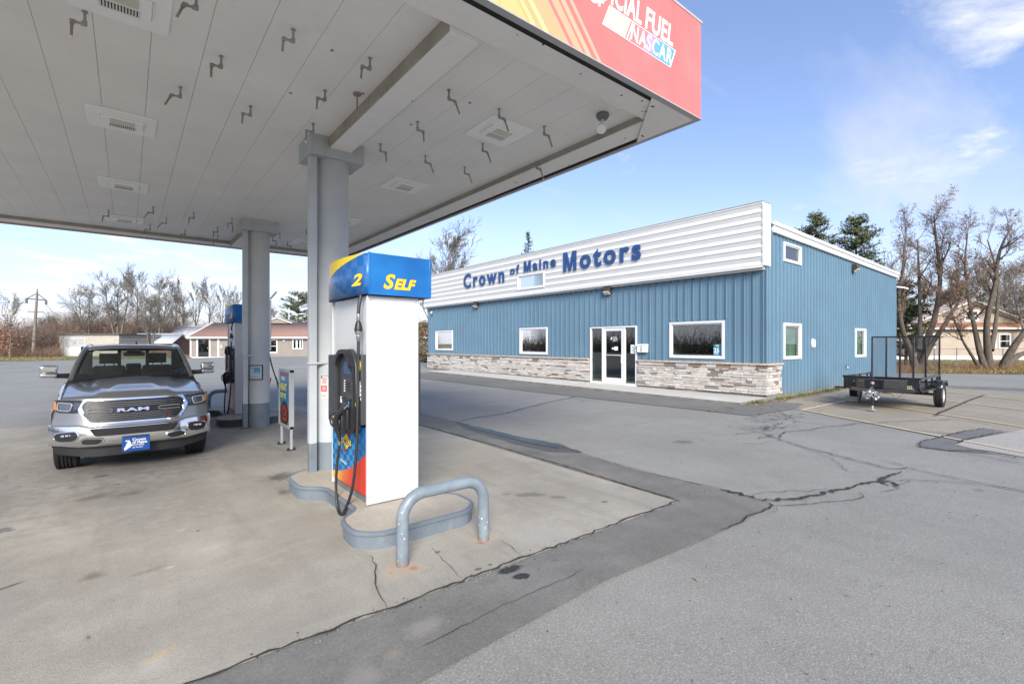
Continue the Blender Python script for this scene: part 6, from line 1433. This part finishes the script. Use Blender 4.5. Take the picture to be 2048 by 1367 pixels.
# conifers
def conifer(label, loc, H, Rb, seed, z0=.15, pine=True, cat='tree', dens=1., name='conifer'):
    r = random.Random(seed); t = thing(name, label, cat, loc, 0, 'evergreen trees'); tm = MB(); tm.tube([(0, 0, 0), (0, 0, H*.5), (.05, 0, H*.98)], [H*.018, H*.012, .02], 7, False); cm_ = MB()
    nb = int(70*dens)
    for k in range(nb):
        u = z0+(1-z0)*k/nb; z = H*u; az = r.uniform(0, 6.28); L = Rb*((1-u)**(.85 if not pine else .55))*r.uniform(.6, 1.12)+.15
        if pine: L = Rb*math.sqrt(max(0, 1-((u-.45)/.56)**2))*r.uniform(.5, 1.1)+.2
        rise = .25 if pine else -.12; dv = Vector((math.cos(az), math.sin(az), rise)).normalized(); p0 = Vector((0, 0, z)); p1 = p0+dv*L; tm.tube([p0, p1], [.05, .012], 3, False)
        for j in range(int((26 if pine else 22)*max(.5, L/1.6))):
            s_ = r.uniform(.30, 1.02); q = p0+dv*L*s_+Vector((r.gauss(0, .10), r.gauss(0, .10), r.gauss(0, .07)))*(1+.8*s_)
            for _ in range(3):
                a = Vector((r.uniform(-1, 1), r.uniform(-1, 1), r.uniform(-.3, 1))).normalized(); b_ = a.orthogonal().normalized(); ln, wd = r.uniform(.16, .34), r.uniform(.03, .07)
                cm_.mi = 0 if r.random() < .6 else 1; cm_.poly([q-b_*wd, q+a*ln, q+b_*wd])
    tm.build('trunk', bark, t, ang=80); cm_.build('crown', [mat('needles_dark', (.065, .09, .035), .8, var=.35), mat('needles_olive', (.15, .17, .055), .8, var=.3)], t, ang=80); return t
conifer('green pine top behind the showroom roof, left of the pair', G_(1632, 47), 14.3, 2.3, 5, .25, dens=2.6); conifer('fuller green pine above the showroom roof, right of the pair', G_(1712, 46), 13.7, 2.6, 6, .22, dens=2.8)
conifer('dark evergreen just past the right corner of the blue building', G_(1812, 33.5), 5.9, 1.5, 7, .12, dens=1.3); conifer('pointed spruce top above the sign band', G_(1056, 66), 17.0, 2.6, 8, .3, False, dens=1.4)
conifer('broad dark evergreen behind the motel roof between the columns', G_(596, 84), 10.5, 3.6, 9, .15, dens=1.7); conifer('tall dark spruce partly cut by the right edge', G_(2050, 60), 8.5, 2.6, 10, .1, False)
conifer('dark evergreen behind the bare verge trees', G_(1912, 52), 7.5, 2.6, 12, .15, dens=1.2)
# bare trees far away; four shapes reused with own scale and turn
protos = []
for i, (sd, sp, up, L, st_) in enumerate([(31, .55, .22, 3.2, 1), (37, .75, .10, 3.4, 2), (41, .42, .34, 2.9, 1), (47, .85, .06, 3.2, 3)]):
    T = Tree(sd, .0, sp, up, 4, .013)
    for k in range(st_):
        a = k*2.1; T.stem([(0, 0, -.1), (.15*math.cos(a)*k, .15*math.sin(a)*k, 1.5), (.6*math.cos(a)*(k > 0)+.1, .6*math.sin(a)*(k > 0), 3.6), (1.2*math.cos(a)*(k > 0), 1.1*math.sin(a)*(k > 0), 6.2), (1.3*math.cos(a)*(k > 0), 1.3*math.sin(a)*(k > 0), 8.4)], [.22, .17, .13, .08, .035], 4, L*.95)
    protos.append(T)
BT = [  # px, depth, height, proto, label
 (900, 54, 16.4, 1, 'tall bare tree rising behind the left end of the sign band'), (858, 58, 13.5, 2, 'thin bare tree just right of the near pump top'), (945, 70, 13.5, 1, 'paler bare tree behind the sign band'),
 (178, 74, 11.8, 1, 'leaning bare tree above the block garage door'), (235, 70, 13.2, 3, 'wide bare tree left of the tall pair behind the garage'), (275, 78, 15.0, 0, 'tallest bare tree of the grove behind the truck'), (318, 74, 13.6, 1, 'round crowned bare tree behind the truck roof'),
 (300, 58, 8.6, 3, 'low bushy bare tree close behind the truck roof'), (352, 82, 14.0, 2, 'slim bare tree at the white gable end'), (392, 84, 13.6, 2, 'slim bare tree over the left motel ridge'), (420, 80, 13.0, 0, 'bare tree over the motel chimney'), (446, 86, 13.2, 2, 'narrow bare tree left of the distant pump sign'), (474, 88, 12.4, 0, 'bare tree left of the second column'),
 (548, 92, 9.6, 1, 'faint bare tree between the two columns'), (20, 56, 7.8, 0, 'bare tree with rusty leaves at the left edge'), (-30, 60, 9.0, 1, 'bare tree half out of frame on the left'), (110, 80, 7.2, 1, 'small bare tree behind the tall power pole'), (85, 84, 6.8, 3, 'small spreading bare tree left of the garage'),
 (1770, 44, 10.2, 0, 'bare tree rising behind the rear corner of the showroom'), (1900, 55, 12.2, 1, 'bare tree behind the tan house gable'), (2010, 50, 11.5, 3, 'bare tree behind the roof of the tan house'), (1960, 66, 13.6, 0, 'far bare tree behind the tan house'), (2060, 44, 10.5, 1, 'bare tree cut by the right edge behind the fence'), (1850, 62, 12.0, 2, 'slim bare tree left of the tan house gable'),
 (520, 100, 11.5, 3, 'distant bare tree hidden partly by the second column'), (368, 92, 12.6, 1, 'faint bare tree behind the white gable')]
first = {}
for i, (px, dd, hh, pr, lab) in enumerate(BT):
    loc = G_(px, dd); s_ = hh/11.6; rz = random.Random(i).uniform(0, 6.28)
    if pr not in first:
        o = protos[pr].build(lab, 'tree', loc, bark2 if px < 1000 else bark, [twig2 if px < 1000 else twig, oldleaf], 'bare trees in the background', rz); o.scale = (s_, s_, s_); first[pr] = o
    else: dup(first[pr], loc, rz, lab, (s_*.95, s_*.95, s_))
# thickets: twiggy brush with no countable plants
def thicket(name, fn, n, hmin, hmax, seed, mats, wid=.02, lean=.5):
    r = random.Random(seed); mb = MB()
    for i in range(n):
        x, y, hm = fn(r); z = zg(x, y); h = r.uniform(hmin, hmax)*hm; p = Vector((x, y, z)); d = Vector((r.gauss(0, lean), r.gauss(0, lean), 1)).normalized(); mb.mi = r.randrange(len(mats)); k = 4; seg = h/k; w_ = wid
        pts = [p.copy()]
        for j in range(k): d = (d+Vector((r.gauss(0, .22), r.gauss(0, .22), .05))).normalized(); p = p+d*seg; pts.append(p.copy())
        mb.tube(pts, [w_, w_*.8, w_*.6, w_*.45, w_*.3], 3, False)
        for j in range(1, k+1):
            for _ in range(3):
                a = Vector((r.gauss(0, 1), r.gauss(0, 1), r.gauss(.5, .6))).normalized(); b_ = a.orthogonal().normalized(); ln = r.uniform(.3, .9)*h*.22; q = pts[j]; mb.poly([q-b_*w_*.45, q+a*ln, q+b_*w_*.45])
    return struct(mb.build(name, mats, ang=80), 'stuff')
br = [mat('brush_brown', (.19, .135, .095), .9, var=.3), mat('brush_rust', (.235, .135, .08), .9, var=.3), mat('brush_grey', (.245, .205, .165), .9, var=.2), mat('brush_dark', (.10, .07, .055), .9, var=.3)]
thicket('brush', lambda r: (*at(r.uniform(-260, 120), r.uniform(60, 74)), 1), 6500, 2.2, 5.0, 3, br, .022)
thicket('brush', lambda r: (*at(r.uniform(100, 345), r.uniform(76, 92)), 1), 5200, 4., 7.6, 4, br, .026)
thicket('brush', lambda r: (*at(r.uniform(330, 660), r.uniform(86, 120)), 1), 3600, 3.6, 7.0, 5, [br[2], br[0]], .026)
thicket('brush', lambda r: (*at(r.uniform(1690, 2120), r.uniform(60, 90)), 1), 3600, 4.5, 9.2, 6, [br[2], br[0], br[3]], .026)
thicket('brush', lambda r: (*at(r.uniform(-260, 118), r.uniform(57, 61)), 1), 2600, .5, 1.5, 13, [br[1], br[0]], .018)
thicket('brush', lambda r: (*at(r.uniform(700, 1100), r.uniform(62, 80)), 1), 1600, 3.0, 6.0, 16, [br[2], br[0], br[3]], .024)
thicket('brush', lambda r: (lambda px, d: (*at(px, d), 1))(r.choice((r.gauss(1975, 40), r.gauss(1815, 25), r.uniform(1800, 2090))), r.uniform(29.2, 31)), 900, .15, .45, 17, [mat('litter_brown', (.22, .12, .07), .9, var=.3), mat('litter_rust', (.30, .15, .08), .9)], .012)
# rusty leaves still clinging at the left edge
r = random.Random(9); mb = MB()
for i in range(650):
    x, y = at(r.gauss(0, 26), r.uniform(54, 59)); z = zg(x, y)+abs(r.gauss(2.7, 1.1)); a = Vector((r.uniform(-1, 1), r.uniform(-1, 1), r.uniform(-1, 1))).normalized(); b_ = a.orthogonal(); s_ = r.uniform(.06, .12); q = Vector((x, y, z)); mb.poly([q+a*s_, q+b_*s_, q-a*s_, q-b_*s_])
struct(mb.build('clinging_leaves', mat('oak_leaf', (.27, .13, .075), .8, var=.3)), 'stuff')
# bush at the left end of the showroom
r = random.Random(19); mb = MB(); X0, Y0, Z0 = G_(852, 40)
for i in range(5200):
    u = Vector((r.gauss(0, 1), r.gauss(0, 1), r.gauss(0, 1))).normalized()*r.uniform(.72, 1.05); q = Vector((X0+u.x*1.2, Y0+u.y*1.2, Z0+1.75+u.z*1.75)); a = Vector((r.uniform(-1, 1), r.uniform(-1, 1), r.uniform(-1, 1))).normalized(); b_ = a.orthogonal(); s_ = r.uniform(.04, .09); mb.mi = r.choice((0, 0, 1, 2)); mb.poly([q+a*s_, q+b_*s_*.6, q-a*s_, q-b_*s_*.6])
o = mb.build('hedge_bush', [mat('bush_olive', (.13, .115, .04), .8, var=.3), mat('bush_dark', (.06, .06, .025), .8), mat('bush_rust', (.24, .13, .06), .8)], ang=80); tag(o, 'olive brown bush beyond the left end of the showroom', 'bush')
# power poles
def vz(px, py, d): x, y = at(px, d); return Vector((x, y, 1.9-(py-687)/953*d))
pole = thing('power_pole', 'tall weathered wooden power pole with hanging insulators', 'utility pole', (0, 0, 0))
D = 58; wd = mat('weathered_wood', (.21, .18, .155), .9, var=.2, scale=5)
mb = MB(); mb.tube([vz(66, 712, D), vz(74, 588, D), vz(74.8, 577, D)], [.19, .11, .05], 10); mb.build('mast', wd, pole)
mb = MB(); mb.bar(vz(52, 597, D), vz(92, 600, D), .14, .14); mb.bar(vz(55, 622.5, D), vz(87, 624, D), .10, .10); mb.bar(vz(53, 597, D), vz(74, 586, D), .07, .07); mb.bar(vz(91.5, 600, D), vz(74, 586, D), .07, .07); mb.build('crossarm', mat('dark_timber', (.10, .09, .085), .9), pole)
mb = MB()
for px, py in ((53, 598), (92, 601)):
    a, b_ = vz(px, py, D), vz(px, py+8, D); mb.tube([a, b_], .12, 8)
mb.build('insulator', mat('insulator_grey', (.12, .13, .15), .4), pole)
pole2 = thing('power_pole', 'shorter leaning power pole behind the block garage', 'utility pole', (0, 0, 0))
mb = MB(); mb.tube([vz(147, 705, 86), vz(152, 627, 86)], [.17, .11], 8); mb.build('mast', wd, pole2); mb = MB(); mb.bar(vz(140, 636, 86), vz(166, 638, 86), .1, .1); mb.bar(vz(140, 641, 86), vz(140, 636, 86), .14, .14); mb.build('crossarm', MATS['dark_timber'], pole2)
wire = mat('wire_black', (.05, .05, .055), .6)
for i, (a, b_, lab) in enumerate([(vz(53, 606, D), Vector((-72, 30, 7.0)), 'left power line running out of frame from the tall pole'), (vz(92, 609, D), vz(152, 630, 86), 'thin wire between the two power poles')]):
    mb = MB(); pts = [a.lerp(b_, t/10)-Vector((0, 0, 1.1*(1-(2*t/10-1)**2))) for t in range(11)]; mb.tube(pts, .018, 4); o = mb.build('power_line', wire); tag(o, lab, 'cable')
# street lamps
sl = thing('street_lamp', 'pale street lamp rising over the motel roof between the columns', 'street lamp', (0, 0, 0)); mb = MB(); mb.tube([vz(578, 700, 75), vz(578, 615, 75)], .09, 8); mb.tube([vz(578, 632, 75), vz(590, 628, 75), vz(604, 627.5, 75)], .06, 8); mb.build('mast', mat('lamp_pale', (.55, .56, .56), .5), sl); mb = MB(); mb.bar(vz(600, 627.5, 75), vz(612, 627.6, 75), .22, .14); mb.build('lamp_head', MATS['lamp_pale'], sl)
sl = thing('street_lamp', 'dark pole with slanted arm just right of the second column', 'street lamp', (0, 0, 0)); mb = MB(); mb.tube([vz(541, 700, 45), vz(541, 600, 45)], .07, 8); mb.build('mast', mat('lamp_dark', (.12, .12, .13), .5), sl); mb = MB(); mb.bar(vz(540, 598, 45), vz(553, 583, 45), .16, .12); mb.build('lamp_arm', MATS['lamp_dark'], sl)

# ================================================================== BACKGROUND BUILDINGS
def siding(name, c, pitch=.2):
    m, t, b = base_mat(name); N = NT(t); s = N.sep(N.coord()); fr2 = N.math('FRACT', N.math('DIVIDE', s[2], pitch)); N.set(b.inputs['Base Color'], N.mix(N.ramp(N.noise(N.coord(), 1, 5), .3, .7), tuple(x*.93 for x in c), tuple(x*1.06 for x in c))); b.inputs['Roughness'].default_value = .7
    N.bump(b, N.math('SUBTRACT', 1., fr2), 1., .03); return m
tan = siding('taupe_siding', (.245, .212, .18)); shing, t, b = base_mat('brown_shingles'); N = NT(t); v = N.coord()
N.set(b.inputs['Base Color'], N.mix(N.ramp(N.noise(v, 5, 6, .7), .3, .7), (.235, .135, .105), (.31, .19, .15))); b.inputs['Roughness'].default_value = .9; N.bump(b, N.noise(N.coord(scale=(4, 1, 4)), 9, 3), .5, .03)
# motel: local x to the screen right, y away, z up ; axis turned with the view
ox, oy, oz = G_(381, 55.5)
mot = thing('motel_building', 'long taupe sided motel building with brown shingle roof', 'building', (ox, oy, 0), R(-38.9-1.0)); z0 = .34; W_ = 34; DP = 9; EZ = 2.62; RZ = 4.55
ops = [(.9, 2.15, z0, 2.45), (9.3, 10.1, .95, 2.30), (12.1, 13.1, 1.38, 2.38), (20, 21, 1.2, 2.3)]
mb = MB(); wall(mb, lambda u, w_, z: (u, w_, z), 0, W_, z0-.2, EZ, ops); mb.box((.02, .3, z0-.2), (W_-.05, DP, EZ-.05))
mb.poly([(0, 0, EZ), (0, DP, EZ), (0, DP/2, RZ-.05)]); mb.poly([(0, 0, z0-.2), (0, DP, z0-.2), (0, DP, EZ), (0, 0, EZ)]); mb.build('wall', tan, mot)
mb = MB(); mb.poly([(-.25, -.40, EZ+.02), (W_, -.40, EZ+.02), (W_, DP/2, RZ), (-.25, DP/2, RZ)]); mb.poly([(-.25, DP+.4, EZ+.02), (-.25, DP/2, RZ), (W_, DP/2, RZ), (W_, DP+.4, EZ+.02)]); rf = mb.build('roof', shing, mot, solid=.08)
mb = MB(); mb.box((3.0, 4.0, RZ-.3), (4.6, 5.2, RZ+.38)); mb.build('chimney', mat('chimney_tan', (.36, .26, .19), .9), rf)
mb = MB(); mb.prism([(6.6, RZ-.1), (9.9, RZ-.1), (8.2, RZ+.52)], DP/2-.6, DP/2+3); mb.v = [Vector((v.x, v.z, v.y)) if False else Vector((v.x, v.z, v.y)) for v in mb.v]; mb.build('dormer', tan, rf)
mb = MB(); mb.bar((6.4, DP/2-.7, RZ-.1), (8.2, DP/2-.7, RZ+.58), .1, .14, (0, 1, 0)); mb.bar((8.2, DP/2-.7, RZ+.58), (10.1, DP/2-.7, RZ-.1), .1, .14, (0, 1, 0)); mb.build('dormer_trim', trimw, rf)
mb = MB(); mb.box((-.2, -.46, EZ-.12), (W_, -.36, EZ+.06)); mb.box((0, -.03, z0-.16), (W_, -.002, z0+.02)); mb.box((-.05, -.05, z0), (.12, .0, EZ)); mb.box((.72, -.05, z0+.02), (.9, -.002, EZ-.1)); mb.box((2.2, -.05, z0+.02), (2.36, -.002, EZ-.1)); mb.box((3.2, -.08, z0+.02), (3.42, -.002, EZ-.1)); mb.bar((-.27, -.42, EZ), (-.27, DP/2, RZ+.03), .05, .2, (1, 0, 0)); mb.bar((-.27, DP/2, RZ+.03), (-.27, DP+.42, EZ), .05, .2, (1, 0, 0)); mb.build('trim', trimw, mot)
dg = glass('dark_glass', (.12, .16, .17), .16)
mb = MB(); mb.poly([(.9, .06, z0), (2.15, .06, z0), (2.15, .06, 2.45), (.9, .06, 2.45)]); dd_ = mb.build('door', dg, mot); mb = MB(); mb.box((1.95, .02, 1.3), (2.0, .05, 1.5)); mb.build('door_handle', galv, dd_)
def fwin(parent, f, o, mull=True):
    a, b_, c_, d = o; mb = MB()
    def q(u0, u1, z0_, z1_, w0=-.05, w1=.03): P = [f(u0, w0, z0_), f(u1, w1, z1_)]; mb.box([min(P[0][i], P[1][i]) for i in range(3)], [max(P[0][i], P[1][i]) for i in range(3)])
    q(a-.12, b_+.12, c_-.12, c_); q(a-.12, b_+.12, d, d+.12); q(a-.12, a, c_, d); q(b_, b_+.12, c_, d)
    if mull: q(a, b_, (c_+d)/2-.03, (c_+d)/2+.03)
    w_ = mb.build('window', trimw, parent); mb = MB(); mb.poly([f(a, .02, c_), f(b_, .02, c_), f(b_, .02, d), f(a, .02, d)]); mb.build('pane', dg, w_); return w_
FM = lambda u, w_, z: (u, w_, z)
for o_ in ops[1:]: fwin(mot, FM, o_, o_[0] < 12)
mb = MB(); mb.box((12.35, .015, 1.4), (12.55, .018, 2.35)); mb.box((12.8, .015, 1.4), (12.95, .018, 2.35)); mb.build('curtain', white, mot)
for u in (.2 - .6 + .2, 4.6, 11.0):
    if u < 0: continue
    mb = MB(); mb.box((u-.1, -.14, 2.15), (u+.1, 0, 2.3)); mb.build('porch_lamp', white, mot, bevel=.03)
mb = MB(); mb.box((3.55, -.12, 1.35), (3.85, -.0, 1.7)); mb.box((3.62, -.12, 1.7), (3.78, -.02, 1.85)); mb.build('meter_box', mat('meter_grey', (.4, .4, .4), .5), mot)
mb = MB(); mb.box((-.03, 1.5, 2.6), (-.005, 2.4, 3.4)) ; mb.mi = 1; mb.box((-.06, .9, 1.2), (-.005, 1.2, 2.5)); mb.build('gable_decor', [mat('brick_red', (.25, .07, .05), .8), trimw], mot)
# small white gabled house left of the motel
def simple_house(label, px, d, w_, dp, ez, rz_, wm, rm, rot, name='house', group=None, ridge='x', wins_=(), zb=None):
    x, y, z = G_(px, d); h = thing(name, label, 'house', (x, y, 0), rot, group); zb = z if zb is None else zb
    mb = MB(); mb.box((0, 0, z-.1), (w_, dp, ez))
    if ridge == 'x':
        for u in (0, w_): mb.poly([(u, 0, ez), (u, dp, ez), (u, dp/2, rz_)])
    else:
        for u in (0, dp): mb.poly([(0, u, ez), (w_, u, ez), (w_/2, u, rz_)])
    mb.build('wall', wm, h); mb = MB()
    if ridge == 'x': mb.poly([(-.3, -.35, ez-.1), (w_+.3, -.35, ez-.1), (w_+.3, dp/2, rz_+.08), (-.3, dp/2, rz_+.08)]); mb.poly([(-.3, dp+.35, ez-.1), (w_+.3, dp+.35, ez-.1), (w_+.3, dp/2, rz_+.08), (-.3, dp/2, rz_+.08)])
    else: mb.poly([(-.35, -.3, ez-.1), (-.35, dp+.3, ez-.1), (w_/2, dp+.3, rz_+.08), (w_/2, -.3, rz_+.08)]); mb.poly([(w_+.35, -.3, ez-.1), (w_+.35, dp+.3, ez-.1), (w_/2, dp+.3, rz_+.08), (w_/2, -.3, rz_+.08)])
    mb.build('roof', rm, h, solid=.1); return h
vr = R(-38.9)
mw = mat('metal_roof_white', (.45, .46, .47), .4); pw_ = siding('white_siding', (.62, .62, .60))
h = simple_house('white gabled house left of the motel behind bare trees', 338, 76, 3.6, 6, 2.9, 4.7, pw_, mw, vr+R(8), ridge='x')
fwin(h, FM, (1.0, 1.7, 1.4, 2.3)); fwin(h, FM, (2.6, 3.2, 1.4, 2.3))
h = simple_house('low brick red shed with pale metal roof behind the truck roof', 256, 68, 6.2, 4, 2.05, 3.25, mat('shed_red', (.16, .085, .07), .9), mw, vr, name='shed')
# cinder-block garage
x, y, z = G_(118, 62); gr_ = thing('block_garage', 'low grey block garage with peeling white door on the grass', 'garage', (x, y, 0), vr)
cb_, t, b = base_mat('painted_block'); N = NT(t); v = N.coord(); bt = N.n('ShaderNodeTexBrick'); N.set(bt.inputs['Vector'], N.coord(rot=(R(90), 0, 0))); bt.inputs['Scale'].default_value = 1; bt.inputs['Brick Width'].default_value = .4; bt.inputs['Row Height'].default_value = .2; bt.inputs['Mortar Size'].default_value = .008
bt.inputs['Color1'].default_value = (.40, .37, .33, 1); bt.inputs['Color2'].default_value = (.45, .42, .37, 1); bt.inputs['Mortar'].default_value = (.3, .28, .25, 1)
N.set(b.inputs['Base Color'], N.mix(N.ramp(N.noise(v, 1.2, 6), .45, .75, 0, .5), bt.outputs[0], (.3, .27, .22))); b.inputs['Roughness'].default_value = .9
mb = MB(); wall(mb, FM, 0, 7.8, z-.3, 3.05, [(.6, 3.35, z-.3, 2.75)]); mb.box((.01, .13, z-.3), (7.8, 7, 3.0)); mb.build('wall', cb_, gr_)
mb = MB(); mb.box((-.2, -.2, 3.05), (8.0, 7.2, 3.18)); mb.build('roof', mat('tar_roof', (.12, .12, .12), .9), gr_)
mb = MB(); mb.box((.6, .05, z-.2), (3.35, .09, 2.75)); gd = mb.build('garage_door', mat('peeling_white', (.62, .62, .60), .7, var=.1, dirt=(.3, .3, .3), dirt_amt=.6, dscale=5), gr_)
mb = MB()
for zz_ in (1.55,): mb.box((.6, .03, zz_), (3.35, .049, zz_+.1))
for u in (1.25, 2.3): mb.box((u-.04, .03, 1.65), (u+.04, .049, 2.7))
mb.mi = 1
mb.box((.7, .04, 1.7), (1.2, .0495, 2.6)); mb.box((1.35, .04, 1.7), (2.25, .0495, 2.6)); mb.box((2.4, .04, 1.7), (3.25, .0495, 2.6)); mb.build('door_trim', [mat('grey_trim', (.35, .35, .35), .8), mat('flaking_panel', (.36, .36, .37), .8, var=.3, scale=9)], gd)
# tan house right behind the fence
x, y, z = G_(1790, 46); hs = thing('tan_house', 'tan sided house with orange shingle porch roof behind the chain link fence', 'house', (x, y, 0), vr-R(4)); beige = siding('beige_siding', (.38, .315, .245), .18)
z1 = z; E2 = 3.35
mb = MB(); wops = [(3.5, 4.6, 1.5, 2.8) if False else (2.7, 3.55, 1.55, 2.75), (8.1, 9.0, 1.55, 2.75), (9.45, 10.3, 1.55, 2.75)]
mb.box((-2, .12, z1-.2), (26, 9, E2)); wall(mb, FM, -2, 26, .75, E2, wops); mb.poly([(1.6, .6, E2+.45), (12.6, .6, E2+.45), (7.3, .6, 5.95)]); mb.poly([(1.6, 9, E2+.45), (12.6, 9, E2+.45), (7.3, 9, 5.95)]); mb.build('wall', beige, hs)
mb = MB(); mb.box((-2.03, -.03, z1-.2), (26, .1, .75)); mb.build('foundation', white, hs)
osh = mat('orange_shingles', (.33, .155, .09), .9, var=.2, scale=4, bump=.5, bscale=9); gsh = mat('grey_shingles', (.28, .24, .22), .9, var=.15, scale=4)
mb = MB(); mb.poly([(-2.3, -.5, E2), (26, -.5, E2), (26, .9, E2+.72), (-2.3, .9, E2+.72)]); mb.build('porch_roof', osh, hs, solid=.1)
mb = MB(); mb.poly([(1.2, .2, E2+.25), (1.2, 9.3, E2+.25), (7.3, 9.3, 6.05), (7.3, .2, 6.05)]); mb.poly([(13.6, .2, E2+.0), (13.6, 9.3, E2+.0), (7.3, 9.3, 6.05), (7.3, .2, 6.05)]); mb.poly([(9, 2, 5.4), (26, 2, 5.4), (26, 9, 4), (9, 9, 4)]); mb.poly([(8.5, 4.9, 5.35), (26, 4.9, 5.35), (26, .9, E2+.6), (11.8, .9, E2+.6)]); mb.build('roof', gsh, hs, solid=.12)
mb = MB(); mb.bar((1.2, .14, E2+.25), (7.3, .14, 6.05), .09, .22, (0, 1, 0)); mb.bar((7.3, .14, 6.05), (13.6, .14, E2), .09, .22, (0, 1, 0)); mb.box((-2.3, -.56, E2-.08), (26, -.5, E2+.08)); mb.build('trim', trimw, hs)
for o_ in wops: fwin(hs, FM, o_)
fwin(hs, lambda u, w_, z: (u, .56+w_, z), (6.85, 7.9, 4.2, 5.0))
mb = MB(); mb.tube([(-.9, -.08, .5), (-.9, -.08, 3.3)], .05, 6); mb.tube([(-.9, -.08, .6), (-1.3, -.4, .5)], .06, 6); mb.build('downspout', trimw, hs)
# chain-link fence
fn = thing('chain_link_fence', 'grey chain link fence along the grass behind the bare trees', 'fence', (0, 0, 0)); gz = mat('fence_zinc', (.34, .34, .34), .5, .5, var=.2)
a, b_ = Vector(at(1780, 34)+(0,)), Vector(at(2150, 32)+(0,)); n = 9
mb = MB(); mb.tube([a+(b_-a)*k/12+Vector((0, 0, zg(*(a+(b_-a)*k/12).xy)+1.25)) for k in range(13)], .021, 6); mb.build('top_rail', gz, fn)
for k in range(n):
    p = a+(b_-a)*k/(n-1); z = zg(p.x, p.y); mb = MB(); mb.tube([(p.x, p.y, z-.1), (p.x, p.y, z+1.30)], .03, 8); mb.build('fence_post', gz, fn)
mb = MB(); Lf = (b_-a).length; u = (b_-a).normalized(); nn = int(Lf/.10)
for k in range(nn):
    for s in (-1, 1):
        p = a+u*(k*.10); q = p+u*s*1.2
        if 0 <= (q-a).dot(u) <= Lf:
            z = zg(p.x, p.y); mb.tube([p+Vector((0, 0, z+.03)), q+Vector((0, 0, z+1.23))], .0028, 3, False)
mb.build('chain_mesh', gz, fn)
# treeline across the street that the showroom windows mirror (stands left of and behind the camera)
thicket('brush', lambda r: (r.uniform(-46, -40), r.uniform(-40, 110), (1+.6*math.sin(r.random()*3)*(r.random() < .25))), 4200, 1.6, 3.6, 21, [br[3], br[0]], .05)
